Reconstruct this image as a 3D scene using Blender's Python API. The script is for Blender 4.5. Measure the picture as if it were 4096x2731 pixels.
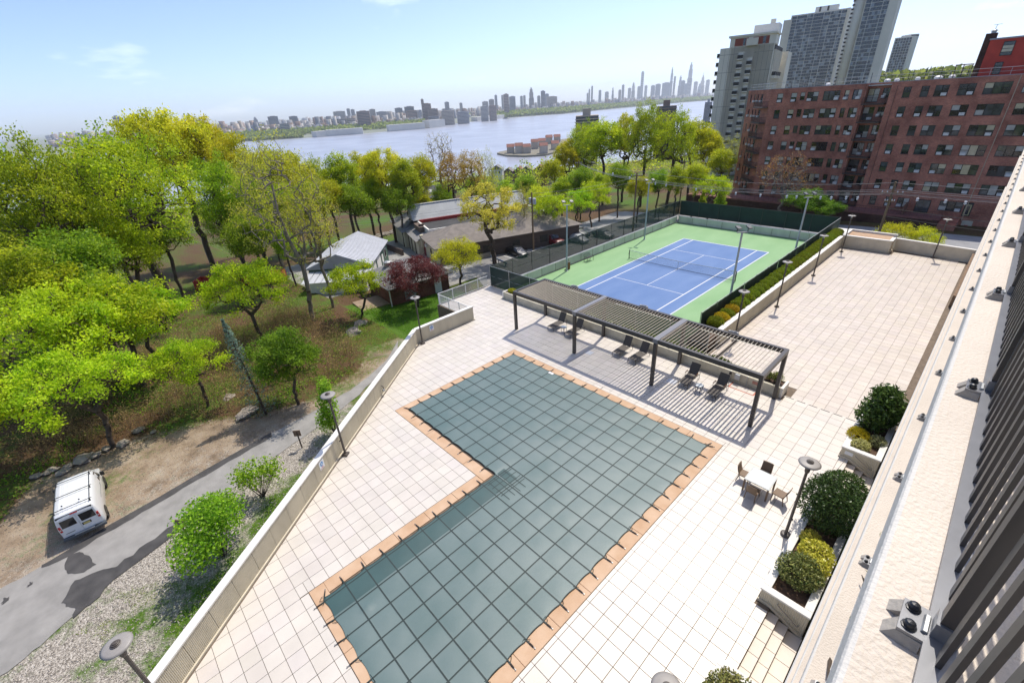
import bpy, math, random
import numpy as np
from mathutils import Vector, Matrix

random.seed(7)
RNG = np.random.default_rng(11)
scene = bpy.context.scene
for o in list(bpy.data.objects):
    bpy.data.objects.remove(o)
COL = scene.collection

# ------------------------------------------------------------------ camera
CAM = np.array([22.75659606, -46.35882187, 17.49094254])
YAW, PITCH, ROLL, FPX = math.radians(48.04049658), math.radians(27.97369729), math.radians(-3.52946494), 1780.599
SRCW, SRCH = 4096.0, 2731.0
_ca, _sa, _cb, _sb, _cc, _sc = math.cos(YAW), math.sin(YAW), math.cos(PITCH), math.sin(PITCH), math.cos(ROLL), math.sin(ROLL)
_F = np.array([-_sa * _cb, _ca * _cb, -_sb])
_R0 = np.array([_ca, _sa, 0.0])
_U0 = np.cross(_R0, _F)
_R = _cc * _R0 + _sc * _U0
_U = -_sc * _R0 + _cc * _U0
cam_d = bpy.data.cameras.new('camera')
cam_d.sensor_width = 36.0
cam_d.lens = FPX / SRCW * 36.0
cam_d.clip_start = 0.05
cam_d.clip_end = 60000
cam = bpy.data.objects.new('camera', cam_d)
COL.objects.link(cam)
mw = Matrix.Identity(4)
for i in range(3):
    mw[i][0], mw[i][1], mw[i][2], mw[i][3] = _R[i], _U[i], -_F[i], CAM[i]
cam.matrix_world = mw
scene.camera = cam

# ------------------------------------------------------------------ light
SUN_EL = math.radians(60.3)
SUN_DIR = Vector((-0.225, 0.974, 0)).normalized()          # horizontal direction towards the sun
world = bpy.data.worlds.new('World')
scene.world = world
world.use_nodes = True
wn = world.node_tree
wn.nodes.clear()
w_out = wn.nodes.new('ShaderNodeOutputWorld')
w_bg = wn.nodes.new('ShaderNodeBackground')
w_sky = wn.nodes.new('ShaderNodeTexSky')
w_sky.sky_type = 'NISHITA'
w_sky.sun_disc = False
w_sky.sun_elevation = SUN_EL
w_sky.sun_rotation = math.atan2(SUN_DIR.x, SUN_DIR.y)
w_sky.altitude = 60
w_sky.air_density = 0.5
w_sky.dust_density = 1.2
w_sky.ozone_density = 4.0
# thin fair-weather clouds, part of the sky itself
w_tc = wn.nodes.new('ShaderNodeTexCoord')
w_map = wn.nodes.new('ShaderNodeMapping')
w_map.inputs['Scale'].default_value = (2.2, 2.2, 9.0)
w_map.inputs['Location'].default_value = (3.1, 1.7, 0.4)
w_noi = wn.nodes.new('ShaderNodeTexNoise')
w_noi.inputs['Scale'].default_value = 1.6
w_noi.inputs['Detail'].default_value = 7
w_noi.inputs['Roughness'].default_value = 0.55
w_ramp = wn.nodes.new('ShaderNodeValToRGB')
w_ramp.color_ramp.elements[0].position = 0.60
w_ramp.color_ramp.elements[1].position = 0.86
w_ramp.color_ramp.elements[0].color = (0, 0, 0, 1)
w_ramp.color_ramp.elements[1].color = (0.45, 0.45, 0.45, 1)
w_mix = wn.nodes.new('ShaderNodeMixRGB')
w_mix.inputs['Color2'].default_value = (11.0, 10.6, 10.4, 1)
wn.links.new(w_tc.outputs['Generated'], w_map.inputs['Vector'])
wn.links.new(w_map.outputs['Vector'], w_noi.inputs['Vector'])
wn.links.new(w_noi.outputs['Fac'], w_ramp.inputs['Fac'])
wn.links.new(w_ramp.outputs['Color'], w_mix.inputs['Fac'])
w_hs = wn.nodes.new('ShaderNodeHueSaturation'); w_hs.inputs['Saturation'].default_value = 1.0
wn.links.new(w_sky.outputs['Color'], w_hs.inputs['Color'])
wn.links.new(w_hs.outputs['Color'], w_mix.inputs['Color1'])
wn.links.new(w_mix.outputs['Color'], w_bg.inputs['Color'])
wn.links.new(w_bg.outputs['Background'], w_out.inputs['Surface'])
w_bg.inputs['Strength'].default_value = 0.14
sun_d = bpy.data.lights.new('sun', 'SUN')
sun_d.energy = 2.3
sun_d.angle = math.radians(0.53)
sun_d.color = (1.0, 0.93, 0.82)
sun = bpy.data.objects.new('sun', sun_d)
COL.objects.link(sun)
_to = Vector((SUN_DIR.x * math.cos(SUN_EL), SUN_DIR.y * math.cos(SUN_EL), math.sin(SUN_EL)))
sun.rotation_euler = _to.to_track_quat('Z', 'Y').to_euler()
scene.view_settings.view_transform = 'Standard'
scene.view_settings.look = 'None'
scene.view_settings.gamma = 1
scene.view_settings.exposure = 0.9
scene.view_settings.use_curve_mapping = False
scene.render.engine = 'CYCLES'
scene.cycles.use_denoising = True
scene.cycles.max_bounces = 7
scene.cycles.transparent_max_bounces = 12
scene.cycles.diffuse_bounces = 5
scene.cycles.volume_bounces = 1

# ------------------------------------------------------------------ pixel helpers (direction only)
def RAY(x, y):
    return _F + _R * (x - SRCW / 2) / FPX - _U * (y - SRCH / 2) / FPX
def G(x, y, z):
    d = RAY(x, y)
    return CAM + d * ((z - CAM[2]) / d[2])
def ONP(x, y, p, n):
    d = RAY(x, y); p = np.array(p, float); n = np.array(n, float)
    return CAM + d * (((p - CAM) @ n) / (d @ n))
def AZ(x, y, D):
    d = RAY(x, y); h = math.hypot(d[0], d[1])
    return CAM + d * (D / h)
def HG(bx, by, px):
    'z of the point seen at pixel px straight above ground point (bx,by)'
    d = RAY(*px); n = d[:2]; bb = np.array([bx, by]) - CAM[:2]
    return CAM[2] + d[2] * ((bb @ n) / (n @ n))
def DP(x, y):
    return (x * 1.7415, y * 1.7415)

DZ = 0.95          # level of the terrace deck; the court lies at 0
SEA = -67.0
def terr(x, y):
    s = -0.9 * x + 0.42 * y
    xs = (-1e5, -5, 13, 35, 60, 80, 110, 160, 260, 420, 560, 620, 1e5)
    zs = (-3.85, -3.85, -4.4, -5.6, -7.6, -9.3, -12, -18, -38, -58, -65.8, -70, -70)
    return float(np.interp(s, xs, zs))
def GT(x, y):
    z = -4.0
    for _ in range(25):
        p = G(x, y, z); z = 0.5 * z + 0.5 * terr(p[0], p[1])
    return G(x, y, z)

# ------------------------------------------------------------------ materials
MATS = {}
def rgb(*c):
    return (c[0], c[1], c[2], 1.0)
def M(name, col, rough=0.6, var=0.12, scale=6.0, bump=0.0, bscale=40.0, metal=0.0, col2=None, spec=0.5, detail=5, attr=None, coat=0.0, stretch=None):
    if name in MATS:
        return MATS[name]
    m = bpy.data.materials.new(name); m.use_nodes = True
    nt = m.node_tree; nt.nodes.clear()
    out = nt.nodes.new('ShaderNodeOutputMaterial'); b = nt.nodes.new('ShaderNodeBsdfPrincipled')
    nt.links.new(b.outputs[0], out.inputs[0])
    b.inputs['Roughness'].default_value = rough
    b.inputs['Metallic'].default_value = metal
    b.inputs['Specular IOR Level'].default_value = spec
    b.inputs['Coat Weight'].default_value = coat
    geo = nt.nodes.new('ShaderNodeNewGeometry')
    vec = geo.outputs['Position']
    if stretch:
        mp = nt.nodes.new('ShaderNodeMapping'); mp.inputs['Scale'].default_value = stretch
        nt.links.new(vec, mp.inputs['Vector']); vec = mp.outputs['Vector']
    n = nt.nodes.new('ShaderNodeTexNoise'); n.inputs['Scale'].default_value = scale; n.inputs['Detail'].default_value = detail
    nt.links.new(vec, n.inputs['Vector'])
    mr = nt.nodes.new('ShaderNodeMapRange'); mr.inputs['From Min'].default_value = 0.3; mr.inputs['From Max'].default_value = 0.7
    nt.links.new(n.outputs['Fac'], mr.inputs['Value'])
    mix = nt.nodes.new('ShaderNodeMixRGB')
    c2 = col2 if col2 else tuple(min(1, c * (1 + var)) for c in col)
    c1 = col if col2 else tuple(c * (1 - var) for c in col)
    mix.inputs['Color1'].default_value = rgb(*c1); mix.inputs['Color2'].default_value = rgb(*c2)
    nt.links.new(mr.outputs[0], mix.inputs['Fac'])
    src = mix.outputs[0]
    if attr:
        at = nt.nodes.new('ShaderNodeAttribute'); at.attribute_name = attr
        mu = nt.nodes.new('ShaderNodeMixRGB'); mu.blend_type = 'MULTIPLY'; mu.inputs['Fac'].default_value = 1
        nt.links.new(src, mu.inputs['Color1']); nt.links.new(at.outputs['Color'], mu.inputs['Color2']); src = mu.outputs[0]
    nt.links.new(src, b.inputs['Base Color'])
    if bump:
        n2 = nt.nodes.new('ShaderNodeTexNoise'); n2.inputs['Scale'].default_value = bscale; n2.inputs['Detail'].default_value = 4
        nt.links.new(vec, n2.inputs['Vector'])
        bp = nt.nodes.new('ShaderNodeBump'); bp.inputs['Strength'].default_value = bump; bp.inputs['Distance'].default_value = 0.02
        nt.links.new(n2.outputs['Fac'], bp.inputs['Height']); nt.links.new(bp.outputs[0], b.inputs['Normal'])
    MATS[name] = m
    return m
def leafmat(name, trans=0.5, gain=1.0, rough=0.5):
    'leaf colour from the col attribute, part of the light passes through'
    m = bpy.data.materials.new(name); m.use_nodes = True
    nt = m.node_tree; nt.nodes.clear()
    out = nt.nodes.new('ShaderNodeOutputMaterial'); b = nt.nodes.new('ShaderNodeBsdfPrincipled'); t = nt.nodes.new('ShaderNodeBsdfTranslucent')
    mx = nt.nodes.new('ShaderNodeMixShader'); mx.inputs[0].default_value = trans
    b.inputs['Roughness'].default_value = rough; b.inputs['Specular IOR Level'].default_value = 0.25
    at = nt.nodes.new('ShaderNodeAttribute'); at.attribute_name = 'col'
    oi = nt.nodes.new('ShaderNodeObjectInfo')
    hs = nt.nodes.new('ShaderNodeHueSaturation')
    mr = nt.nodes.new('ShaderNodeMapRange'); mr.inputs['To Min'].default_value = 0.485; mr.inputs['To Max'].default_value = 0.515
    mv = nt.nodes.new('ShaderNodeMapRange'); mv.inputs['To Min'].default_value = 0.88 * gain; mv.inputs['To Max'].default_value = 1.12 * gain
    nt.links.new(oi.outputs['Random'], mr.inputs['Value']); nt.links.new(oi.outputs['Random'], mv.inputs['Value'])
    nt.links.new(mr.outputs[0], hs.inputs['Hue']); nt.links.new(mv.outputs[0], hs.inputs['Value'])
    nt.links.new(at.outputs['Color'], hs.inputs['Color'])
    nt.links.new(hs.outputs[0], b.inputs['Base Color']); nt.links.new(hs.outputs[0], t.inputs['Color'])
    nt.links.new(b.outputs[0], mx.inputs[1]); nt.links.new(t.outputs[0], mx.inputs[2]); nt.links.new(mx.outputs[0], out.inputs[0])
    MATS[name] = m
    return m
def glassmat(name, col=(0.02, 0.025, 0.03), rough=0.06, spec=0.8):
    return M(name, col, rough, 0.5, 1.3, spec=spec)
def screenmat(name, col, alpha):
    'woven screen: a share of the light passes straight through'
    m = M(name, col, 0.7, 0.15, 2.0)
    nt = m.node_tree; out = [n for n in nt.nodes if n.type == 'OUTPUT_MATERIAL'][0]; b = [n for n in nt.nodes if n.type == 'BSDF_PRINCIPLED'][0]
    tr = nt.nodes.new('ShaderNodeBsdfTransparent'); mx = nt.nodes.new('ShaderNodeMixShader'); mx.inputs[0].default_value = alpha
    nt.links.new(tr.outputs[0], mx.inputs[1]); nt.links.new(b.outputs[0], mx.inputs[2]); nt.links.new(mx.outputs[0], out.inputs[0])
    return m

# ------------------------------------------------------------------ mesh builder
ORG = {}
def tag(o, label=None, cat=None, group=None, kind=None):
    if label: o['label'] = label
    if cat: o['category'] = cat
    if group: o['group'] = group
    if kind: o['kind'] = kind
    return o
def thing(name, label, cat, loc=(0, 0, 0), group=None):
    o = bpy.data.objects.new(name, None); o.empty_display_size = 0.2
    COL.objects.link(o); o.location = loc; ORG[o.name] = np.array(loc, float)
    return tag(o, label, cat, group)
class MB:
    def __init__(s):
        s.v = []; s.f = []; s.c = []
    def add(s, vs, fs, col=None):
        n = len(s.v); s.v.extend([tuple(map(float, p)) for p in vs]); s.f.extend([tuple(i + n for i in f) for f in fs])
        if col is not None: s.c.extend([col] * len(vs))
        return s
    def box(s, x0, x1, y0, y1, z0, z1, col=None):
        return s.add([(x0, y0, z0), (x1, y0, z0), (x1, y1, z0), (x0, y1, z0), (x0, y0, z1), (x1, y0, z1), (x1, y1, z1), (x0, y1, z1)],
                     [(0, 3, 2, 1), (4, 5, 6, 7), (0, 1, 5, 4), (1, 2, 6, 5), (2, 3, 7, 6), (3, 0, 4, 7)], col)
    def bbox(s, x0, x1, y0, y1, z0, z1, b=0.02):
        'box with chamfered top edges'
        return s.add([(x0, y0, z0), (x1, y0, z0), (x1, y1, z0), (x0, y1, z0), (x0, y0, z1 - b), (x1, y0, z1 - b), (x1, y1, z1 - b), (x0, y1, z1 - b),
                      (x0 + b, y0 + b, z1), (x1 - b, y0 + b, z1), (x1 - b, y1 - b, z1), (x0 + b, y1 - b, z1)],
                     [(0, 3, 2, 1), (8, 9, 10, 11), (0, 1, 5, 4), (1, 2, 6, 5), (2, 3, 7, 6), (3, 0, 4, 7), (4, 5, 9, 8), (5, 6, 10, 9), (6, 7, 11, 10), (7, 4, 8, 11)])
    def bar(s, p0, p1, w, h, up=(0, 0, 1)):
        p0 = np.array(p0, float); p1 = np.array(p1, float); d = p1 - p0; L = np.linalg.norm(d)
        if L < 1e-6: return s
        d /= L; up = np.array(up, float)
        if abs(d @ up) > 0.98: up = np.array((1.0, 0, 0))
        a = np.cross(d, up); a /= np.linalg.norm(a); b = np.cross(a, d)
        c = [(-w / 2, -h / 2), (w / 2, -h / 2), (w / 2, h / 2), (-w / 2, h / 2)]
        vs = [p0 + a * i + b * j for i, j in c] + [p1 + a * i + b * j for i, j in c]
        return s.add(vs, [(0, 1, 2, 3), (7, 6, 5, 4), (0, 4, 5, 1), (1, 5, 6, 2), (2, 6, 7, 3), (3, 7, 4, 0)])
    def tube(s, pts, r, n=6, cap=True):
        pts = [np.array(p, float) for p in pts]
        if not hasattr(r, '__len__'): r = [r] * len(pts)
        vs = []; fs = []; pu = None
        for i, p in enumerate(pts):
            d = pts[min(i + 1, len(pts) - 1)] - pts[max(i - 1, 0)]; d /= (np.linalg.norm(d) + 1e-9)
            if pu is None:
                pu = np.array((0, 0, 1.0)) if abs(d[2]) < 0.9 else np.array((1.0, 0, 0))
            a = np.cross(d, pu); a /= (np.linalg.norm(a) + 1e-9); b = np.cross(a, d); pu = b
            for k in range(n):
                t = 2 * math.pi * k / n; vs.append(p + r[i] * (math.cos(t) * a + math.sin(t) * b))
        for i in range(len(pts) - 1):
            for k in range(n):
                fs.append((i * n + k, i * n + (k + 1) % n, (i + 1) * n + (k + 1) % n, (i + 1) * n + k))
        if cap:
            fs.append(tuple(range(n))[::-1]); fs.append(tuple((len(pts) - 1) * n + k for k in range(n)))
        return s.add(vs, fs)
    def lathe(s, prof, c=(0, 0, 0), n=20):
        vs = []; fs = []
        for r, z in prof:
            for k in range(n):
                t = 2 * math.pi * k / n; vs.append((c[0] + r * math.cos(t), c[1] + r * math.sin(t), c[2] + z))
        for i in range(len(prof) - 1):
            for k in range(n):
                fs.append((i * n + k, i * n + (k + 1) % n, (i + 1) * n + (k + 1) % n, (i + 1) * n + k))
        fs.append(tuple(range(n))[::-1]); fs.append(tuple((len(prof) - 1) * n + k for k in range(n)))
        return s.add(vs, fs)
    def prism(s, poly, z0, z1):
        n = len(poly)
        a = sum(poly[i][0] * poly[(i + 1) % n][1] - poly[(i + 1) % n][0] * poly[i][1] for i in range(n))
        if a < 0: poly = poly[::-1]
        zf0 = z0 if callable(z0) else (lambda x, y: z0); zf1 = z1 if callable(z1) else (lambda x, y: z1)
        vs = [(x, y, zf0(x, y)) for x, y in poly] + [(x, y, zf1(x, y)) for x, y in poly]
        return s.add(vs, [tuple(range(n))[::-1], tuple(range(n, 2 * n))] + [(i, (i + 1) % n, n + (i + 1) % n, n + i) for i in range(n)])
    def mesh(s, name, mat, smooth=False, org=None):
        me = bpy.data.meshes.new(name)
        v = np.array(s.v, float) if s.v else np.zeros((0, 3))
        if org is not None: v = v - org
        me.from_pydata([tuple(p) for p in v], [], s.f)
        if smooth: me.polygons.foreach_set('use_smooth', [True] * len(me.polygons))
        if s.c:
            a = me.color_attributes.new('col', 'FLOAT_COLOR', 'POINT')
            a.data.foreach_set('color', np.array([(c[0], c[1], c[2], 1) for c in s.c], np.float32).ravel())
        if mat: me.materials.append(mat)
        return me
    def build(s, name, mat, parent=None, smooth=False, label=None, kind=None):
        org = ORG.get(parent.name) if parent else None
        o = bpy.data.objects.new(name, s.mesh(name, mat, smooth, org)); COL.objects.link(o)
        if parent:
            o.parent = parent; ORG[o.name] = org
        return tag(o, label, kind=kind)
    def solo(s, name, mat, label, cat, loc, group=None, smooth=False):
        o = bpy.data.objects.new(name, s.mesh(name, mat, smooth, np.array(loc, float))); COL.objects.link(o)
        o.location = loc; ORG[o.name] = np.array(loc, float)
        return tag(o, label, cat, group)
def struct(name, mb, mat, smooth=False, label=None):
    o = mb.build(name, mat, None, smooth); o['kind'] = 'structure'; ORG[o.name] = np.zeros(3)
    if label: o['label'] = label
    return o
def place(name, me, parent, loc, rz=0.0):
    'a piece that shares its mesh; loc in world coordinates'
    o = bpy.data.objects.new(name, me); COL.objects.link(o)
    o.parent = parent; o.location = np.array(loc, float) - ORG[parent.name]; o.rotation_euler = (0, 0, rz)
    ORG[o.name] = np.array(loc, float)
    return o
def copytree(o, parent=None):
    c = o.copy(); COL.objects.link(c); c.parent = parent
    for ch in list(o.children): copytree(ch, c)
    return c
def npmesh(name, v, f, mat, col=None, smooth=False):
    'fast mesh from arrays; f is (n,3) or (n,4)'
    v = np.asarray(v, np.float32); f = np.asarray(f, np.int32); k = f.shape[1]
    me = bpy.data.meshes.new(name)
    me.vertices.add(len(v)); me.vertices.foreach_set('co', v.ravel())
    me.loops.add(f.size); me.loops.foreach_set('vertex_index', f.ravel())
    me.polygons.add(len(f)); me.polygons.foreach_set('loop_start', np.arange(0, f.size, k, dtype=np.int32)); me.polygons.foreach_set('loop_total', np.full(len(f), k, np.int32))
    if smooth: me.polygons.foreach_set('use_smooth', np.ones(len(f), bool))
    me.update(calc_edges=True)
    if col is not None:
        a = me.color_attributes.new('col', 'FLOAT_COLOR', 'POINT')
        c = np.ones((len(v), 4), np.float32); c[:, :3] = col; a.data.foreach_set('color', c.ravel())
    if mat: me.materials.append(mat)
    return me
def npobj(name, me, parent=None, loc=None, kind=None):
    o = bpy.data.objects.new(name, me); COL.objects.link(o)
    if parent: o.parent = parent
    if loc is not None: o.location = loc
    if kind: o['kind'] = kind
    return o
# ================================================================== SETTING
DRIVE_L = [(-7.0, -62.0), (-7.61, -56.84), (-7.85, -54.83), (-8.5, -52.22), (-8.95, -49.49), (-9.55, -46.73), (-10.38, -42.04), (-10.8, -37.77), (-11.4, -35.09), (-12.3, -32.8), (-14, -30), (-17, -27)]
DRIVE_R = [(0.5, -60.0), (-1.54, -56.55), (-2.0, -55.2), (-2.82, -53.74), (-3.87, -52.27), (-4.6, -50.11), (-5.47, -47.96), (-7.25, -43.36), (-8.69, -38.41), (-9.8, -35.46), (-11.6, -32.2), (-14.5, -28.5)]
FOREST = [(-12.5, -60.0), (-13.8, -57.13), (-17.7, -55.6), (-17.9, -53.3), (-18.0, -51.1), (-17.0, -46.8), (-13.7, -41.6), (-12.4, -37.9), (-14, -33), (-17.5, -30)]
WALL_A, WALL_K, WALL_B = (-5.97, -24.87), (-5.95, -30.72), (14.2, -56.6)
def xline(pl, y):
    p = sorted(pl, key=lambda q: q[1]); return float(np.interp(y, [q[1] for q in p], [q[0] for q in p]))
def fbm(x, y, s, seed=0):
    'cheap smooth noise'
    return (math.sin(x * s + 1.7 * seed) * math.cos(y * s * 1.13 + seed) + 0.5 * math.sin(x * s * 2.3 + y * s * 1.9 + seed * 3.1) + 0.3 * math.cos(x * s * 4.7 - y * s * 4.1 + seed)) / 1.8
def axis(lo, hi, step, far_lo, far_hi):
    a = list(np.arange(lo, hi, step)); d = step; x = lo; left = []
    while x > far_lo:
        d *= 1.16; x -= d; left.append(x)
    d = step; x = a[-1]; right = []
    while x < far_hi:
        d *= 1.16; x += d; right.append(x)
    return np.array(left[::-1] + a + right)
def m_ground():
    m = bpy.data.materials.new('ground_soil'); m.use_nodes = True; nt = m.node_tree; nt.nodes.clear(); MATS['ground_soil'] = m
    N = nt.nodes.new; out = N('ShaderNodeOutputMaterial'); b = N('ShaderNodeBsdfPrincipled'); nt.links.new(b.outputs[0], out.inputs[0])
    b.inputs['Roughness'].default_value = 0.95; b.inputs['Specular IOR Level'].default_value = 0.15
    geo = N('ShaderNodeNewGeometry'); at = N('ShaderNodeAttribute'); at.attribute_name = 'col'; sep = N('ShaderNodeSeparateColor'); nt.links.new(at.outputs['Color'], sep.inputs[0])
    def noise(s, d=6, r=0.6):
        n = N('ShaderNodeTexNoise'); n.inputs['Scale'].default_value = s; n.inputs['Detail'].default_value = d; n.inputs['Roughness'].default_value = r
        nt.links.new(geo.outputs['Position'], n.inputs['Vector']); return n.outputs['Fac']
    def ramp(f, stops):
        r = N('ShaderNodeValToRGB'); e = r.color_ramp.elements
        e[0].position, e[0].color = stops[0][0], rgb(*stops[0][1]); e[1].position, e[1].color = stops[-1][0], rgb(*stops[-1][1])
        for p, c in stops[1:-1]:
            q = e.new(p); q.color = rgb(*c)
        nt.links.new(f, r.inputs['Fac']); return r.outputs[0]
    fine = noise(9, 8, 0.7); peb = N('ShaderNodeTexVoronoi'); peb.inputs['Scale'].default_value = 22; nt.links.new(geo.outputs['Position'], peb.inputs['Vector'])
    pebc = N('ShaderNodeSeparateColor'); nt.links.new(peb.outputs['Color'], pebc.inputs[0])
    big = noise(0.55, 6, 0.65)
    dirt = ramp(big, [(0.3, (0.13, 0.095, 0.065)), (0.48, (0.30, 0.225, 0.155)), (0.7, (0.44, 0.36, 0.27))])
    gravel = ramp(pebc.outputs[0], [(0.0, (0.16, 0.14, 0.12)), (0.55, (0.38, 0.34, 0.29)), (1.0, (0.62, 0.57, 0.50))])
    leaf = ramp(fine, [(0.3, (0.035, 0.022, 0.014)), (0.5, (0.11, 0.065, 0.035)), (0.72, (0.24, 0.15, 0.08))])
    grass = ramp(fine, [(0.3, (0.03, 0.07, 0.01)), (0.55, (0.09, 0.17, 0.02)), (0.75, (0.20, 0.26, 0.05))])
    def over(base, top, mask, w=0.28):
        ad = N('ShaderNodeMath'); ad.operation = 'ADD'; nt.links.new(mask, ad.inputs[0])
        su = N('ShaderNodeMath'); su.operation = 'MULTIPLY_ADD'; su.inputs[1].default_value = 0.9; su.inputs[2].default_value = -0.45; nt.links.new(noise(2.3, 8, 0.7), su.inputs[0])
        nt.links.new(su.outputs[0], ad.inputs[1])
        mr = N('ShaderNodeMapRange'); mr.inputs['From Min'].default_value = 0.5 - w / 2; mr.inputs['From Max'].default_value = 0.5 + w / 2; nt.links.new(ad.outputs[0], mr.inputs['Value'])
        mx = N('ShaderNodeMixRGB'); nt.links.new(mr.outputs[0], mx.inputs[0]); nt.links.new(base, mx.inputs[1]); nt.links.new(top, mx.inputs[2]); return mx.outputs[0]
    c = over(dirt, gravel, sep.outputs[1]); c = over(c, leaf, sep.outputs[2]); c = over(c, grass, sep.outputs[0])
    mu = N('ShaderNodeMixRGB'); mu.blend_type = 'MULTIPLY'; mu.inputs[0].default_value = 0.6; nt.links.new(c, mu.inputs[1])
    nt.links.new(ramp(noise(30, 3), [(0.3, (0.5, 0.5, 0.5)), (0.7, (1.25, 1.25, 1.25))]), mu.inputs[2]); nt.links.new(mu.outputs[0], b.inputs['Base Color'])
    bp = N('ShaderNodeBump'); bp.inputs['Strength'].default_value = 0.6; bp.inputs['Distance'].default_value = 0.05; nt.links.new(fine, bp.inputs['Height']); nt.links.new(bp.outputs[0], b.inputs['Normal'])
    return m
def build_terrain():
    xs = axis(-46, 8, 0.6, -3000, 1500); ys = axis(-78, -8, 0.65, -1500, 4000)
    nx, ny = len(xs), len(ys); v = np.zeros((nx * ny, 3)); c = np.zeros((nx * ny, 3)); k = 0
    for y in ys:
        xl = xline(DRIVE_L, y); xr = xline(DRIVE_R, y); xf = xline(FOREST, y)
        for x in xs:
            z = terr(x, y)
            r = g_ = b_ = 0.0
            if -80 < y < -26 and x < 16:
                if x > (xl + xr) / 2:
                    g_ = 0.95; r = 0.30 + 0.35 * fbm(x, y, 0.55, 2) + (0.25 if x > xr + 3.5 else 0)
                    if y > -36: r += 0.25; g_ = 0.3
                else:
                    t = (xl - x) / max(0.5, xl - xf)
                    b_ = min(1.0, max(0.0, (t - 0.82) * 2.6)); g_ = 0.45 - 0.25 * t; r = 0.28 + 0.25 * fbm(x, y, 0.35, 5) + (0.15 if t > 0.9 else 0)
                    if y > -37 and t < 1.6: r = 0.42 + 0.3 * fbm(x, y, 0.4, 3)
                    z += 0.12 * max(0, fbm(x, y, 0.3, 8)) * min(1, max(0, t - 0.3)) + 0.35 * max(0, min(1, (t - 1) * 0.6))
            elif -32 < x < -9 and -26 <= y < -13:
                r = 0.98
            else:
                b_ = 0.75; r = 0.45 + 0.35 * fbm(x, y, 0.11, 4)
            v[k] = (x, y, z); c[k] = (r, g_, b_); k += 1
    i = np.arange(nx - 1); j = np.arange(ny - 1); I, J = np.meshgrid(i, j); a = (J * nx + I).ravel()
    f = np.stack([a, a + 1, a + nx + 1, a + nx], 1)
    o = npobj('ground', npmesh('ground', v, f, m_ground(), np.clip(c, 0, 1), True)); o['kind'] = 'structure'; ORG[o.name] = np.zeros(3)
    return o
ground = build_terrain()

# river
m_river = M('river_water', (0.34, 0.35, 0.39), 0.3, 0.2, 0.01, 0.25, 0.12, spec=0.6)
river = struct('river', MB().add([(-16000, -9000, SEA), (3000, -9000, SEA), (3000, 16000, SEA), (-16000, 16000, SEA)], [(0, 1, 2, 3)]), m_river)

def strip(left, right, dz, n=6):
    mb = MB(); m = len(left)
    L = []
    for (a, b) in zip(left, right):
        for k in range(n + 1):
            t = k / n; x = a[0] + (b[0] - a[0]) * t; y = a[1] + (b[1] - a[1]) * t; L.append((x, y, terr(x, y) + dz))
    return mb.add(L, [(i * (n + 1) + k, i * (n + 1) + k + 1, (i + 1) * (n + 1) + k + 1, (i + 1) * (n + 1) + k) for i in range(m - 1) for k in range(n)])
def dens(pl, n=5, wob=0.0, seed=1):
    out = []; rr = random.Random(seed)
    for i in range(len(pl) - 1):
        for k in range(n):
            t = k / n; out.append((pl[i][0] + (pl[i + 1][0] - pl[i][0]) * t + rr.uniform(-wob, wob), pl[i][1] + (pl[i + 1][1] - pl[i][1]) * t))
    out.append(pl[-1]); return out
m_asph = M('asphalt_worn', (0.26, 0.25, 0.235), 0.95, 0.25, 1.2, 0.6, 90, col2=(0.35, 0.335, 0.315), spec=.2)
m_asph_dk = M('asphalt_dark', (0.045, 0.043, 0.043), 0.85, 0.3, 1.5, 0.5, 70, col2=(0.085, 0.08, 0.078))
m_asph_mid = M('asphalt_grey', (0.17, 0.165, 0.16), 0.9, 0.2, 0.8, 0.3, 60, col2=(0.25, 0.245, 0.235))
drive = struct('driveway', strip(dens(DRIVE_L, 5, 0.07, 3), dens(DRIVE_R, 5, 0.1, 4), 0.035), m_asph)
def pxpoly(pts, z, sub=None):
    return [tuple(G(x, y, z)[:2]) for x, y in pts]
def Lz(x, y): return (x * 0.91241, 1300 + y * 0.91241)
def sheet(name, pts, dz, mat, parent):
    poly = [tuple(GT(*p)[:2]) for p in pts]; mb = MB(); n = len(poly)
    cx = sum(p[0] for p in poly) / n; cy = sum(p[1] for p in poly) / n
    rr = random.Random(n); poly2 = []
    for i in range(n):
        a, b = poly[i], poly[(i + 1) % n]
        for k in range(4):
            t = k / 4; poly2.append((a[0] + (b[0] - a[0]) * t + (rr.uniform(-.06, .06) if k else 0), a[1] + (b[1] - a[1]) * t + (rr.uniform(-.06, .06) if k else 0)))
    vs = [(x, y, terr(x, y) + dz) for x, y in poly2]
    mb.add(vs, [tuple(range(len(vs)))] if sum(poly[i][0] * poly[(i + 1) % n][1] - poly[(i + 1) % n][0] * poly[i][1] for i in range(n)) > 0 else [tuple(range(len(vs)))[::-1]])
    return mb.build(name, mat, parent)
def edge_band(line, w0, w1, y0, y1, dz, seed, side):
    pl = [p for p in dens(line, 6) if y0 <= p[1] <= y1]; rr = random.Random(seed); a = []; b = []
    for i, p in enumerate(pl):
        w = (w0 + (w1 - w0) * rr.random()) * math.sin(math.pi * min(1, (i + 0.6) / 5) / 2); a.append((p[0] - 0.12 * side, p[1])); b.append((p[0] + side * w, p[1] - 0.2 * w))
    return strip(a, b, dz, 2) if side > 0 else strip(b, a, dz, 2)
edge_band(DRIVE_L, 0.45, 0.6, -55.4, -41.5, 0.046, 5, 1).build('tar_edge', m_asph_dk, drive)
edge_band(DRIVE_R, 0.5, 0.9, -54.2, -46.5, 0.046, 6, -1).build('tar_edge', m_asph_dk, drive)
sheet('tar_patch', [Lz(285, 1065), Lz(300, 1015), Lz(350, 995), Lz(400, 1020), Lz(425, 1050), Lz(370, 1085), Lz(300, 1092)], 0.047, m_asph_dk, drive)
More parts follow.
